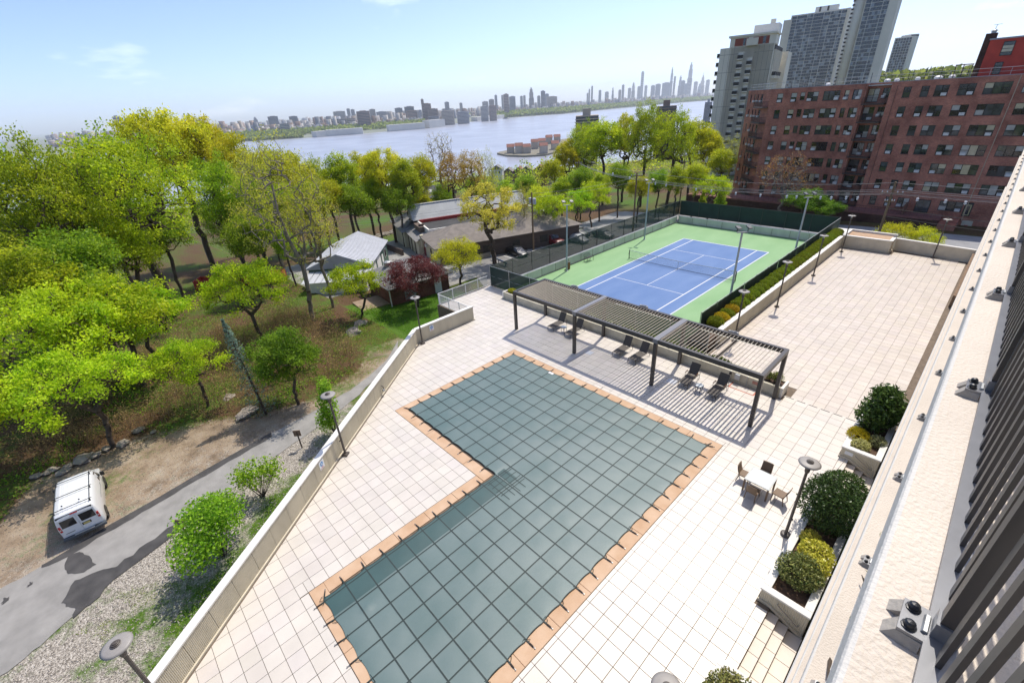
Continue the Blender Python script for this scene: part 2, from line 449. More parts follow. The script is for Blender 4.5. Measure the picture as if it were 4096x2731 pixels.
sheet('tar_patch', [Lz(270, 1220), Lz(330, 1120), Lz(430, 1080), Lz(520, 1060), Lz(480, 1120), Lz(440, 1190), Lz(350, 1258), Lz(300, 1235)], 0.0475, m_asph_dk, drive)
sheet('tar_patch', [Lz(5, 1222), Lz(15, 1200), Lz(45, 1190), Lz(42, 1205), Lz(15, 1225)], 0.047, m_asph_dk, drive)
sheet('tar_patch', [Lz(120, 1145), Lz(130, 1130), Lz(148, 1125), Lz(146, 1135), Lz(125, 1148)], 0.047, m_asph_dk, drive)
# ---- parking lots, lanes and street beyond the deck
def lot(name, poly, mat, dz=0.05, n=14):
    (a, b, c, d) = poly; L = []; mb = MB()
    for i in range(n + 1):
        for k in range(n + 1):
            s, t = i / n, k / n
            x = (a[0] * (1 - s) + b[0] * s) * (1 - t) + (d[0] * (1 - s) + c[0] * s) * t; y = (a[1] * (1 - s) + b[1] * s) * (1 - t) + (d[1] * (1 - s) + c[1] * s) * t
            L.append((x, y, terr(x, y) + dz))
    f = [(i * (n + 1) + k, (i + 1) * (n + 1) + k, (i + 1) * (n + 1) + k + 1, i * (n + 1) + k + 1) for i in range(n) for k in range(n)]
    mb.add(L, f); return struct(name, mb, mat)
parking = lot('parking_lot', [(-36, -3), (-11.6, -16), (-11.6, 48), (-42, 50)], m_asph_mid)
lane = lot('service_lane', [(-68, -12), (-27, -14), (-27, -6), (-66, 6)], M('asphalt_lane', (0.24, 0.23, 0.21), 0.9, 0.2, 0.6, 0.3, 50, col2=(0.34, 0.33, 0.31)), 0.06)
lane2 = lot('yard_paving', [(-62, -42), (-38, -30), (-36, -18), (-64, -18)], MATS['asphalt_lane'], 0.055)
street = lot('street', [(-40, 24), (70, 24), (70, 50), (-40, 50)], M('asphalt_street', (0.27, 0.27, 0.275), 0.9, 0.15, 0.7, 0.3, 50), 0.09)
m_white_line = M('white_road_paint', (0.72, 0.72, 0.70), 0.7, 0.12, 8)
for k in range(9):
    y = 3 + 2.7 * k; a = (-33 - 0.03 * k, y); b = (-28.4, y - 0.9); mb = MB()
    mb.add([(a[0], a[1], terr(*a) + .062), (b[0], b[1], terr(*b) + .062), (b[0], b[1] + .12, terr(*b) + .062), (a[0], a[1] + .12, terr(*a) + .062)], [(0, 1, 2, 3)])
    mb.build('parking_stripe', m_white_line, parking)
for k in range(6):
    y = 30 + 2.7 * k; a = (-39, y); b = (-33.5, y - .5); mb = MB()
    mb.add([(a[0], a[1], terr(*a) + .062), (b[0], b[1], terr(*b) + .062), (b[0], b[1] + .12, terr(*b) + .062), (a[0], a[1] + .12, terr(*a) + .062)], [(0, 1, 2, 3)])
    mb.build('parking_stripe', m_white_line, parking)

# ================================================================== DECK
m_tile = M('deck_tile', (0.62, 0.575, 0.52), 0.42, 0.05, 1.1, 0.06, 60, attr='col')
m_tile_b = M('deck_tile_rear', (0.60, 0.535, 0.465), 0.40, 0.06, 0.9, 0.06, 60, attr='col')
m_grout = M('tile_joint', (0.16, 0.12, 0.085), 0.9, 0.25, 5)
m_conc = M('cream_concrete', (0.60, 0.54, 0.42), 0.85, 0.10, 1.5, 0.15, 50)
m_conc_w = M('white_painted_concrete', (0.74, 0.72, 0.67), 0.7, 0.07, 2.0, 0.12, 40)
m_panel = M('ribbed_cream_panel', (0.60, 0.55, 0.43), 0.75, 0.10, 1.2, 0.08, 40, stretch=(1, 1, .35))
def line_side(x, y):
    'positive inside the deck (right of the slanted parapet)'
    if y >= WALL_K[1]: return x - WALL_K[0]
    ax, ay = WALL_K; bx, by = WALL_B; L = math.hypot(bx - ax, by - ay)
    return (-(by - ay) * (x - ax) + (bx - ax) * (y - ay)) / L
deck_poly = [(-5.97, -24.87), (-11.35, -25.05), (-11.35, -18.35), (11.75, -18.35), (11.75, 15.35), (16.2, 15.35), (16.2, 17.0), (22.75, 16.2), (22.75, -19.0), (21.1, -19.0), (21.1, -23.2), (21.56, -23.2), (21.56, -26.2),
             (21.1, -26.2), (21.1, -33.5), (21.56, -33.5), (21.56, -36.7), (21.1, -36.7), (21.1, -58), (15.3, -58), WALL_B, WALL_K]
deck = struct('pool_deck', MB().prism(deck_poly, -6.5, DZ - 0.03), m_grout)
TX, TY = 0.6225, 0.5955
PX0, PX1, PY0, PYM, PY1, PXM = 0.64, 16.66, -26.3, -36.74, -45.35, 8.70
def in_pool(x0, x1, y0, y1):
    def ov(a0, a1, b0, b1): return (a0 < x1 - 1e-3 and a1 > x0 + 1e-3 and b0 < y1 - 1e-3 and b1 > y0 + 1e-3)
    return ov(PX0, PX1, PYM, PY0) or ov(PXM, PX1, PY1, PYM)
def sub_pool(r):
    'clip a tile rectangle against the pool opening -> list of rectangles'
    x0, x1, y0, y1 = r
    if not in_pool(*r): return [r]
    res = []
    for (a0, a1, b0, b1) in ((PX0, PX1, PYM, PY0), (PXM, PX1, PY1, PYM)):
        pass
    xs = sorted({x0, x1, *[q for q in (PX0, PX1, PXM) if x0 < q < x1]}); ys = sorted({y0, y1, *[q for q in (PY0, PY1, PYM) if y0 < q < y1]})
    for i in range(len(xs) - 1):
        for j in range(len(ys) - 1):
            mx, my = (xs[i] + xs[i + 1]) / 2, (ys[j] + ys[j + 1]) / 2
            inside = (PX0 < mx < PX1 and PYM < my < PY0) or (PXM < mx < PX1 and PY1 < my < PYM + .01)
            if not inside and xs[i + 1] - xs[i] > 0.06 and ys[j + 1] - ys[j] > 0.06: res.append((xs[i], xs[i + 1], ys[j], ys[j + 1]))
    return res
def clip_poly(poly, f):
    'keep the part of a convex polygon where f >= 0 (f linear)'
    out = []
    for i in range(len(poly)):
        a, b = poly[i], poly[(i + 1) % len(poly)]; fa, fb = f(*a), f(*b)
        if fa >= 0: out.append(a)
        if fa * fb < 0:
            t = fa / (fa - fb); out.append((a[0] + (b[0] - a[0]) * t, a[1] + (b[1] - a[1]) * t))
    return out
def slant(x, y):
    ax, ay = WALL_K; bx, by = WALL_B; L = math.hypot(bx - ax, by - ay)
    return (-(by - ay) * (x - ax) + (bx - ax) * (y - ay)) / L - 0.16
J = 0.008
tiles_full = []; tiles_cut = []
ny0 = int((-18.4 + 58) / TY)
def tile_ok_deck(x, y):
    if x > 22.75: return False
    if x > 21.1 and y < -19.0:
        if -23.2 > y > -26.2 or -33.5 > y > -36.7: return x < 21.56
        return False
    if -20.0 < y and -7.6 < x < 17.3: return False
    return True
X_START = 0.64 - 30 * TX; Y_START = PYM - 40 * TY
for i in range(66):
    for j in range(75):
        x0 = X_START + i * TX; y0 = Y_START + j * TY; x1, y1 = x0 + TX, y0 + TY
        if y1 < -57.5 or x1 > 22.8 or y0 > -18.45: continue
        if x0 > 17 and y0 > -19.6: continue
        cx, cy = (x0 + x1) / 2, (y0 + y1) / 2
        if x0 < -11.2 or (cy > -24.9 and x0 < -11.2): continue
        if cy < -24.95 and x1 < -5.9: continue
        if not tile_ok_deck(cx, cy): continue
        lim = 21.1 if not (-23.2 > cy > -26.2 or -33.5 > cy > -36.7) else 21.56
        if y1 < -19: x1 = min(x1, lim)
        y1 = min(y1, -18.45)
        if cy > -24.95: pass
        for r in sub_pool((x0, x1, y0, y1)):
            q = [(r[0] + J, r[2] + J), (r[1] - J, r[2] + J), (r[1] - J, r[3] - J), (r[0] + J, r[3] - J)]
            whole = (r == (X_START + i * TX, X_START + i * TX + TX, y0, y0 + TY)) or (abs(r[1] - r[0] - TX) < 1e-6 and abs(r[3] - r[2] - TY) < 1e-6)
            if cy < -24.9:
                if min(slant(*p) for p in q) < 0 or q[0][0] < -5.75:
                    q = clip_poly(q, slant); q = clip_poly(q, lambda x, y: x + 5.78); whole = False
                    if len(q) < 3: continue
            if whole: tiles_full.append((r[0], r[2]))
            else: tiles_cut.append(q)
RX, RY = 0.6225, 0.5955
rear_tiles = []
for i in range(19):
    for j in range(60):
        x0 = 11.86 + i * RX * 0.941; y0 = -19.5 + j * RY; x1 = x0 + RX * .941; y1 = y0 + RY
        if x1 > 22.75 or y1 > 17: continue
        if x0 < 17.3 and y0 < -13: 
            if x0 < 17.2 and y0 < -18.7: continue
        if x0 < 16.2 and y1 > 15.4: continue
        if x0 > 21.0 and y0 < -19.0: continue
        if y1 > 16.9 - 0.12 * (x0 - 16.2): continue
        rear_tiles.append((x0, y0, x1 - x0))
def near(t): return (t[0] - CAM[0]) ** 2 + (t[1] - CAM[1]) ** 2
tiles_full.sort(key=near)
tile_meshes = []
for k in range(6):
    rr = random.Random(k); s = 0.965 + 0.07 * k / 5; c = (s, s * (1 - .012 * rr.random()), s * (1 - .03 * rr.random()))
    mb = MB(); mb.bbox(J, TX - J, J, TY - J, -0.032, 0.0, 0.006); mb.c = [c] * len(mb.v); tile_meshes.append(mb.mesh('tile', m_tile))
cand = [t for t in tiles_full if t[0] > -6]
keep = set(cand[:300])
for n, t in enumerate(cand[:300]):
    place('tile', tile_meshes[random.randrange(6)], deck, (t[0], t[1], DZ + random.uniform(-.0015, .0015)))
mbf = MB()
for t in tiles_full:
    if t in keep: continue
    s = random.uniform(.955, 1.035); mbf.box(t[0] + J, t[0] + TX - J, t[1] + J, t[1] + TY - J, DZ - .03, DZ + random.uniform(-.0015, .0015), (s, s * random.uniform(.985, 1), s * random.uniform(.96, 1)))
for q in tiles_cut:
    s = random.uniform(.955, 1.035); n0 = len(mbf.v); mbf.prism(q, DZ - .03, DZ); mbf.c += [(s, s, s * .985)] * (len(mbf.v) - n0)
mbf.build('tile_field', m_tile, deck, kind='stuff')
mbf = MB()
for x0, y0, w in rear_tiles:
    s = random.uniform(.94, 1.04); mbf.box(x0 + J, x0 + w - J, y0 + J, y0 + RY - J, DZ - .034, DZ - .006 + random.uniform(-.001, .001), (s, s * random.uniform(.98, 1), s * random.uniform(.95, 1)))
mbf.build('rear_tile_field', m_tile_b, deck, kind='stuff')
MB().box(17.35, 21.05, -19.62, -19.5, DZ - .03, DZ - .001).build('drain_strip', M('drain_strip', (0.5, 0.46, 0.4), .7), deck)
for k in range(6):
    place('drain_strip_grille', MB().box(-.22, .22, -.03, .03, 0, .006).mesh('drain_grille', M('drain_dark', (.06, .05, .045), .7)), deck, (17.7 + .62 * k, -19.56, DZ))

# ---- parapet walls: ribbed panels and a white cap
def rib_panel(w, h, rib=0.052, d=0.014):
    mb = MB(); n = max(2, int(round(w / rib))); s = w / n; vs = []; fs = []
    prof = []
    for k in range(n):
        x = -w / 2 + k * s
        prof += [(x + s * .08, 0), (x + s * .22, -d), (x + s * .62, -d), (x + s * .76, 0)]
    prof = [(-w / 2, 0)] + prof + [(w / 2, 0)]
    for x, y in prof: vs += [(x, y, 0), (x, y, h)]
    fs = [(2 * i, 2 * i + 2, 2 * i + 3, 2 * i + 1) for i in range(len(prof) - 1)]
    return mb.add(vs, fs)
RIBS = {}
def ribbed_wall(name, label, pts, h, t=0.22, z0=None, panel=1.18, cap=0.30, caph=0.07, inner=1, cat='parapet wall', group=None, ribs=True):
    'wall along pts with ribbed panels on the inner side (left of travel when inner=1)'
    z0 = DZ if z0 is None else z0
    th = thing(name, label, cat, (pts[0][0], pts[0][1], z0), group)
    for a, b in zip(pts[:-1], pts[1:]):
        a = np.array(a, float); b = np.array(b, float); L = np.linalg.norm(b - a); d = (b - a) / L; nrm = np.array((-d[1], d[0])) * inner
        mid = (a + b) / 2
        c = [a - nrm * t, b - nrm * t, b - nrm * .01, a - nrm * .01]
        MB().prism([tuple(p) for p in c], z0 - .6, z0 + h).build('core', m_conc, th)
        o = (cap - t) / 2; c = [a - nrm * (t + o) - d * .02, b - nrm * (t + o) + d * .02, b + nrm * (o + .03) + d * .02, a + nrm * (o + .03) - d * .02]
        MB().prism([tuple(p) for p in c], z0 + h, z0 + h + caph).build('cap', m_conc_w, th)
        c = [a + nrm * .003, b + nrm * .003, b + nrm * .09, a + nrm * .09]
        MB().prism([tuple(p) for p in c], z0 - .02, z0 + .07).build('base_kerb', m_conc, th)
        if ribs:
            n = max(1, int(round(L / panel))); w = L / n - .018; key = (round(w, 2), h)
            if key not in RIBS: RIBS[key] = rib_panel(w, h - .072).mesh('panel', m_panel)
            ang = math.atan2(d[1], d[0]) + (math.pi if inner > 0 else 0)
            for k in range(n):
                p = a + d * (L * (k + .5) / n) + nrm * (.018 + .001 * (k % 2))
                place('panel', RIBS[key], th, (p[0], p[1], z0 + .071), ang)
    return th
ribbed_wall('parapet_wall', 'long cream ribbed parapet with white cap along the driveway side of the pool deck', [WALL_B, WALL_K, WALL_A], 1.2, inner=-1)
# ================================================================== POOL
m_cop = M('tan_coping', (0.50, 0.315, 0.185), 0.75, 0.14, 1.3, 0.12, 40, col2=(0.60, 0.42, 0.28))
pool = thing('swimming_pool', 'L-shaped swimming pool with tan stone coping set into the tiled deck', 'pool', (PXM, -36, DZ))
CW = 0.60
def coping_run(x0, x1, y0, y1, along):
    L = (x1 - x0) if along == 'x' else (y1 - y0); n = max(1, int(round(L / 1.75)))
    for k in range(n):
        a = k / n; b = (k + 1) / n; g_ = .006
        if along == 'x': mb = MB().bbox(x0 + L * a + g_, x0 + L * b - g_, y0, y1, DZ - .06, DZ + .012, .01)
        else: mb = MB().bbox(x0, x1, y0 + L * a + g_, y0 + L * b - g_, DZ - .06, DZ + .012, .01)
        mb.build('coping_stone', m_cop, pool)
E_ = .015
coping_run(PX0 + E_, PX1 - E_, PY0 - CW, PY0 - E_, 'x')
coping_run(PX0 + E_, PX0 + CW, PYM + CW, PY0 - CW, 'y')
coping_run(PX0 + E_, PXM + CW, PYM + E_, PYM + CW, 'x')
coping_run(PXM + E_, PXM + CW, PY1 + CW, PYM, 'y')
coping_run(PXM + E_, PX1 - E_, PY1 + E_, PY1 + CW, 'x')
coping_run(PX1 - CW, PX1 - E_, PY1 + CW, PY0 - CW, 'y')
m_dark = M('dark_gap', (0.05, 0.035, 0.025), 0.95)
# ---- cover
m_cov = M('cover_mesh_fabric', (0.08, 0.138, 0.135), 0.48, 0.14, 0.55, 0.10, 120, col2=(0.125, 0.178, 0.175), spec=0.6)
m_cov2 = M('cover_fabric_dark_teal', (0.035, 0.085, 0.085), 0.5, 0.12, 0.8, 0.1, 120, spec=.5)
m_strap = M('black_green_webbing', (0.012, 0.028, 0.027), 0.6, 0.2, 10)
m_spring = M('spring_steel', (0.30, 0.30, 0.30), 0.35, 0.1, 9, metal=0.8)
m_sleeve = M('spring_sleeve', (0.03, 0.022, 0.018), 0.6)
CX0, CX1, CY0, CYM, CY1, CXM = 1.18, 16.10, -26.88, -36.05, -45.05, 9.40
NX, NYA, NYB = 16, 10, 10
sx = (CX1 - CX0) / NX; sya = (CY0 - CYM) / NYA; syb = (CYM - CY1) / NYB
def cov_z(x, y):
    'fabric height: drawn tight over the coping, slack over the water with a raised welt at each strap'
    d = min(x - CX0 if y > CYM else x - CXM, CX1 - x, CY0 - y, y - CY1)
    if y > CYM and x < CXM: d = min(d, y - CYM)
    sag = -0.03 * min(1, max(0, d - .1) / 1.6)
    fx = ((x - CX0) / sx) % 1; fy = (((CY0 - y) / sya) if y > CYM else ((CYM - y) / syb)) % 1
    puff = 0.02 * math.sin(math.pi * fx) * math.sin(math.pi * fy) * (0.55 + 0.45 * fbm(x, y, 0.7, 3))
    return DZ + .045 + sag + puff + .02 * fbm(x, y, 0.45, 1) + .05 * math.exp(-((x - 11.0) ** 2 + (y + 44.0) ** 2) / .03)
cover = thing('pool_cover', 'grey-green mesh safety cover strapped in a grid over the L-shaped pool', 'pool cover', (12, -36, DZ))
SUB = 7
def scallop(v, step, depth=.10):
    f = (v / step) % 1; return 0.5 * depth * math.sin(math.pi * f) ** 0.8
def warp(x, y):
    'pull the free edges in between the anchors'
    e = .22
    if y > CYM and x - CX0 < e: x += scallop(CY0 - y, sya) * (1 - (x - CX0) / e)
    if y <= CYM and x - CXM < e: x += scallop(CYM - y, syb, .13) * (1 - max(0, x - CXM) / e)
    if CX1 - x < e: x -= scallop(CY0 - y, sya, .12) * (1 - (CX1 - x) / e)
    if CY0 - y < e: y -= scallop(x - CX0, sx) * (1 - (CY0 - y) / e)
    if y - CY1 < e: y += scallop(x - CX0, sx, .12) * (1 - (y - CY1) / e)
    if x < CXM and 0 <= y - CYM < e: y += scallop(x - CX0, sx, .12) * (1 - (y - CYM) / e)
    return x, y
def fabric(x0, x1, y0, y1, nx, ny, dz=0):
    vs = []; 
    for j in range(ny + 1):
        for i in range(nx + 1):
            x = x0 + (x1 - x0) * i / nx; y = y0 + (y1 - y0) * j / ny; wx, wy = warp(x, y); vs.append((wx, wy, cov_z(x, y) + dz))
    fs = [(j * (nx + 1) + i, j * (nx + 1) + i + 1, (j + 1) * (nx + 1) + i + 1, (j + 1) * (nx + 1) + i) for j in range(ny) for i in range(nx)]
    return MB().add(vs, fs)
fab = fabric(CX0, CX1, CYM, CY0, NX * SUB, NYA * SUB)
nlow = int(round((CX1 - CXM) / sx * SUB))
f2 = fabric(CXM, CX1, CY1, CYM, nlow, NYB * SUB); fab.add(f2.v, f2.f)
fab.build('fabric', m_cov, cover, True)
fabric(CXM, CXM + 1.0, CY1, CYM + .6, 8, 72, .006).build('dark_teal_panel', m_cov2, cover, True)  # darker teal strip along the inner long edge of the lower arm
mb = MB()
def strap_line(p, q, n=120, w=.05):
    vs = []; d = np.array(q) - np.array(p); L = np.linalg.norm(d); d = d / L; nn = np.array((-d[1], d[0])) * w / 2
    for i in range(n + 1):
        t = i / n; c = np.array(p) * (1 - t) + np.array(q) * t; x, y = c; wx, wy = warp(x, y)
        for s in (-1, 1): vs.append((wx + nn[0] * s, wy + nn[1] * s, cov_z(x, y) + .012))
    return MB().add(vs, [(2 * i, 2 * i + 1, 2 * i + 3, 2 * i + 2)[::-1] if False else (2 * i, 2 * i + 2, 2 * i + 3, 2 * i + 1) for i in range(n)])
def flip_up(mb):
    for i, f in enumerate(mb.f):
        a, b, c = (np.array(mb.v[k]) for k in f[:3])
        if np.cross(b - a, c - a)[2] < 0: mb.f[i] = f[::-1]
    return mb
anchors = []
for i in range(1, NX):
    x = CX0 + sx * i
    y_end = CY1 if x > CXM + .15 else CYM
    flip_up(strap_line((x, CY0), (x, y_end))).build('strap', m_strap, cover)
    anchors.append((x, CY0, 0, 1)); anchors.append((x, y_end, 0, -1))
for j in range(1, NYA):
    y = CY0 - sya * j
    flip_up(strap_line((CX0, y), (CX1, y))).build('strap', m_strap, cover)
    anchors.append((CX0, y, -1, 0)); anchors.append((CX1, y, 1, 0))
for j in range(0, NYB):
    y = CYM - syb * j
    flip_up(strap_line((CXM, y), (CX1, y))).build('strap', m_strap, cover)
    anchors.append((CX1, y, 1, 0))
    if j: anchors.append((CXM, y, -1, 0))
# short reinforcing straps at the inner corner
for k in range(4):
    flip_up(strap_line((9.7 + .32 * k, CYM - .75), (9.7 + .32 * k, CYM + .85), 20, .035)).build('corner_strap', m_strap, cover)
for k in range(4):
    flip_up(strap_line((9.5, CYM - .6 + .36 * k), (11.1, CYM - .6 + .36 * k), 20, .035)).build('corner_strap', m_strap, cover)
flip_up(strap_line((CX0, CY0), (CX0, CYM), 160, .03)).build('hem', m_strap, cover); flip_up(strap_line((CX1, CY0), (CX1, CY1), 240, .03)).build('hem', m_strap, cover)
flip_up(strap_line((CXM, CYM), (CXM, CY1), 160, .03)).build('hem', m_strap, cover); flip_up(strap_line((CX0, CY0), (CX1, CY0), 240, .03)).build('hem', m_strap, cover)
flip_up(strap_line((CX0, CYM), (CXM, CYM), 160, .03)).build('hem', m_strap, cover)
strap_me = []
for k in range(5):
    rr = random.Random(k); mb = MB()
    mb.bar((-.06, 0, .035), (.16, 0, .035), .045, .008)
    pts = [(.10, 0, .04), (.08, .06 + .05 * rr.random(), .05), (.0 - .1 * rr.random(), .12 * rr.choice((-1, 1)) + .05, .04), (-.06, .17 * rr.choice((-1, 1)), .02)]
    mb.tube(pts, .011, 4); strap_me.append(mb.mesh('strap_end', m_strap))
spring_me = MB().tube([(.15, 0, .035), (.31, 0, .03)], .026, 7).mesh('spring', m_sleeve)
hook_me = MB().tube([(.30, 0, .03), (.40, 0, .018)], .014, 5).tube([(.39, 0, 0), (.39, 0, .04)], .022, 6).mesh('hook', m_spring)
anchors += [(CX0 + .05, CY0 - .05, -.7, .7), (CX1 - .05, CY0 - .05, .9, .35), (CX1 - .05, CY0 - .05, .25, .97), (CXM + .05, CY1 + .05, -.85, .5), (CX0 + .05, CYM + .05, -.8, -.5)]
for n, (x, y, dx, dy) in enumerate(anchors):
    a = math.atan2(dy, dx) + random.uniform(-.12, .12)
    s = place('strap_end', strap_me[n % 5], cover, (x, y, DZ + .012), a)
    for me in (spring_me, hook_me):
        c = bpy.data.objects.new(me.name.split('.')[0], me); COL.objects.link(c); c.parent = s
MB().box(4.9, 5.3, -27.15, -26.95, DZ + .06, DZ + .065).build('maker_tag', M('white_tag', (.75, .75, .75), .5), cover)

# ================================================================== COURT
m_green = M('court_green', (0.20, 0.37, 0.165), 0.8, 0.10, 0.5, 0.05, 80, col2=(0.26, 0.43, 0.21), stretch=(1, .35, 1))
m_blue = M('court_blue', (0.095, 0.18, 0.38), 0.8, 0.1, 0.5, 0.05, 80, col2=(0.135, 0.225, 0.43), stretch=(1, .4, 1))
m_cline = M('court_white_line', (0.78, 0.78, 0.76), 0.8, 0.05, 5)
court = struct('tennis_court', MB().box(-10.65, 10.0, -18.0, 19.4, -2.5, 0.0), m_green)
MB().add([(-5.535, -11.935, .004), (5.535, -11.935, .004), (5.535, 11.935, .004), (-5.535, 11.935, .004)], [(0, 1, 2, 3)]).build('playing_area', m_blue, court)
def cline(x0, x1, y0, y1):
    MB().add([(x0, y0, .008), (x1, y0, .008), (x1, y1, .008), (x0, y1, .008)], [(0, 1, 2, 3)]).build('court_line', m_cline, court)
w = .06
cline(-5.485, 5.485, 11.885 - 2 * w, 11.885); cline(-5.485, 5.485, -11.885, -11.885 + 2 * w)
for x in (-5.485 + w / 2, 5.485 - w / 2, -4.115, 4.115): cline(x - w / 2 - .02, x + w / 2 + .02, -11.885 + 2 * w, 11.885 - 2 * w)
cline(-4.05, 4.05, 6.4 - w / 2, 6.4 + w / 2); cline(-4.05, 4.05, -6.4 - w / 2, -6.4 + w / 2); cline(-w / 2, w / 2, -6.37, 6.37)
# net
net = thing('tennis_net', 'black tennis net with pale top band strung across the blue court', 'tennis net', (0, 0, 0))
m_blk = M('black_paint', (0.02, 0.022, 0.022), 0.45)
m_net = M('net_cord', (0.06, 0.07, 0.08), 0.8)
for x in (-6.4, 6.4):
    p = MB().lathe([(.05, 0), (.05, 1.1), (.02, 1.13)], (x, 0, 0), 10).build('post', m_blk, net)
    MB().box(x - .03, x + .03, -.1, -.05, .55, .75).build('winder', m_blk, p)
def nz(x): return 0.914 + (1.07 - .914) * (abs(x) / 6.4) ** 1.4
mb = MB()
for i in range(0, 122):
    x = -6.3 + i * 12.6 / 121; mb.add([(x - .004, 0, .06), (x + .004, 0, .06), (x + .004, 0, nz(x)), (x - .004, 0, nz(x))], [(0, 1, 2, 3)])
for k in range(9):
    t = (k + .5) / 9
    for i in range(20):
        a = -6.3 + 12.6 * i / 20; b = -6.3 + 12.6 * (i + 1) / 20; za = .06 + (nz(a) - .06) * t; zb = .06 + (nz(b) - .06) * t
        mb.add([(a, .003, za - .004), (b, .003, zb - .004), (b, .003, zb + .004), (a, .003, za + .004)], [(0, 1, 2, 3)])
mb.build('netting', m_net, net, kind='stuff')
mb = MB()
for i in range(20):
    a = -6.35 + 12.7 * i / 20; b = -6.35 + 12.7 * (i + 1) / 20; mb.bar((a, 0, nz(a)), (b, 0, nz(b)), .02, .055)
mb.build('top_band', M('net_band', (0.62, 0.63, 0.60), .7), net)
mb = MB(); mb.tube([(-6.4 + 12.8 * i / 12, 0, .07 + .02 * math.cos(i * math.pi / 6)) for i in range(13)], .022, 5); mb.build('bottom_cord', m_blk, net)
MB().box(-.025, .025, -.01, .01, .01, .9).build('centre_strap', m_cline, net)
# court retaining walls with pilaster joints
m_cw = M('court_wall_white', (0.62, 0.60, 0.52), 0.8, 0.12, 0.9, 0.1, 40, stretch=(1, 1, .3))
m_joint = M('wall_joint', (0.36, 0.32, 0.23), 0.85)
def court_wall(label, a, b, nrm, n, h=.95):
    a = np.array(a, float); b = np.array(b, float); d = (b - a) / np.linalg.norm(b - a); L = np.linalg.norm(b - a); nr = np.array(nrm, float)
    th = thing('court_wall', label, 'retaining wall', (a[0], a[1], 0), 'low pale walls around the tennis court')
    for k in range(n):
        p = a + d * (L * k / n + .03); q = a + d * (L * (k + 1) / n - .03)
        MB().prism([tuple(p), tuple(q), tuple(q - nr * .22), tuple(p - nr * .22)], -.01, h).build('panel', m_cw, th)
        j = a + d * (L * k / n)
        MB().prism([tuple(j - d * .027 + nr * .02), tuple(j + d * .027 + nr * .02), tuple(j + d * .027 - nr * .2), tuple(j - d * .027 - nr * .2)], 0, h - .01).build('joint_rib', m_joint, th)
    MB().prism([tuple(a + nr * .04), tuple(b + nr * .04), tuple(b - nr * .26), tuple(a - nr * .26)], h + .003, h + .06).build('cap', m_conc_w, th)
    MB().prism([tuple(a + nr * .003), tuple(b + nr * .003), tuple(b + nr * .07), tuple(a + nr * .07)], 0.002, .06).build('base_strip', m_joint, th)
court_wall('low pale court wall with rusty joints behind the bench and the bin', (-10.6, -18.2), (-10.6, 19.4), (1, 0), 16)
court_wall('low pale court wall under the opaque dark green end screen', (-10.36, 19.4), (9.7, 19.4), (0, -1), 9)
court_wall('low pale court wall below the screen beside the hedge', (9.98, 19.1), (9.98, -17.8), (-1, 0), 15)
# windscreen fences
m_scr = screenmat('dark_green_screen', (0.012, 0.03, 0.024), 0.80)
m_scr2 = M('dark_green_screen_end', (0.012, 0.034, 0.027), 0.7, 0.2, 1.0, 0.15, 8)
m_pipe = M('galvanised_pipe', (0.42, 0.43, 0.43), 0.45, 0.1, 8, metal=0.6)
m_pipe_d = M('dark_fence_pipe', (0.05, 0.055, 0.05), 0.5)
def screen_fence(label, a, b, z0, z1, step, mat, rail_mat, wav=.05, seed=0, mid=True):
    a = np.array(a, float); b = np.array(b, float); L = np.linalg.norm(b - a); d = (b - a) / L; nr = np.array((-d[1], d[0])); n = max(1, int(round(L / step)))
    th = thing('screen_fence', label, 'fence', (a[0], a[1], z0))
    for k in range(n + 1):
        p = a + d * L * k / n; MB().tube([(p[0], p[1], z0 - .2), (p[0], p[1], z1 + .06)], .032, 6).build('post', rail_mat, th)
    MB().tube([(a[0], a[1], z1), (b[0], b[1], z1)], .026, 6).build('top_rail', rail_mat, th)
    if mid: MB().tube([(a[0] + nr[0] * .05, a[1] + nr[1] * .05, (z0 + z1) / 2), (b[0] + nr[0] * .05, b[1] + nr[1] * .05, (z0 + z1) / 2)], .018, 5).build('mid_rail', rail_mat, th)
    for k in range(n):
        m = 10; vs = []
        for i in range(m + 1):
            t = i / m; p = a + d * (L * (k + t) / n)
            for q in range(5):
                u = q / 4; off = wav * (math.sin(9 * t * 2 + seed + 2.3 * k + u * 2.2) * .6 + .6 * fbm(k + t, u * 2 + seed, 3.0, seed)) * (1 - .6 * u)
                vs.append((p[0] + nr[0] * (off + .04), p[1] + nr[1] * (off + .04), z0 + (z1 - z0 - .02) * u - .03 * math.sin(math.pi * t) * (u == 4)))
        MB().add(vs, [(i * 5 + q, (i + 1) * 5 + q, (i + 1) * 5 + q + 1, i * 5 + q + 1) for i in range(m) for q in range(4)]).build('screen_panel', mat, th, True)
    return th
ZT = 3.1
screen_fence('see-through dark green windscreen fence between the court and the car park', (-10.9, -18.35), (-10.9, 20.3), .96, ZT, 3.0, m_scr, m_pipe_d, .06, 1)
screen_fence('opaque dark green windscreen fence at the far end of the court', (-10.75, 20.35), (10.0, 20.35), .96, ZT, 3.0, m_scr2, m_pipe_d, .03, 2, False)
screen_fence('dark green windscreen fence along the hedge with a pale top rail', (10.08, 20.2), (10.08, -15.9), .96, ZT, 2.6, m_scr2, m_pipe, .035, 3, False)
screen_fence('dark green windscreen fence behind the pergola planter', (-11.05, -18.42), (11.9, -18.42), .97, ZT - .02, 2.9, screenmat('dark_green_screen_front', (0.012, 0.034, 0.030), 0.92), m_pipe, .02, 4)
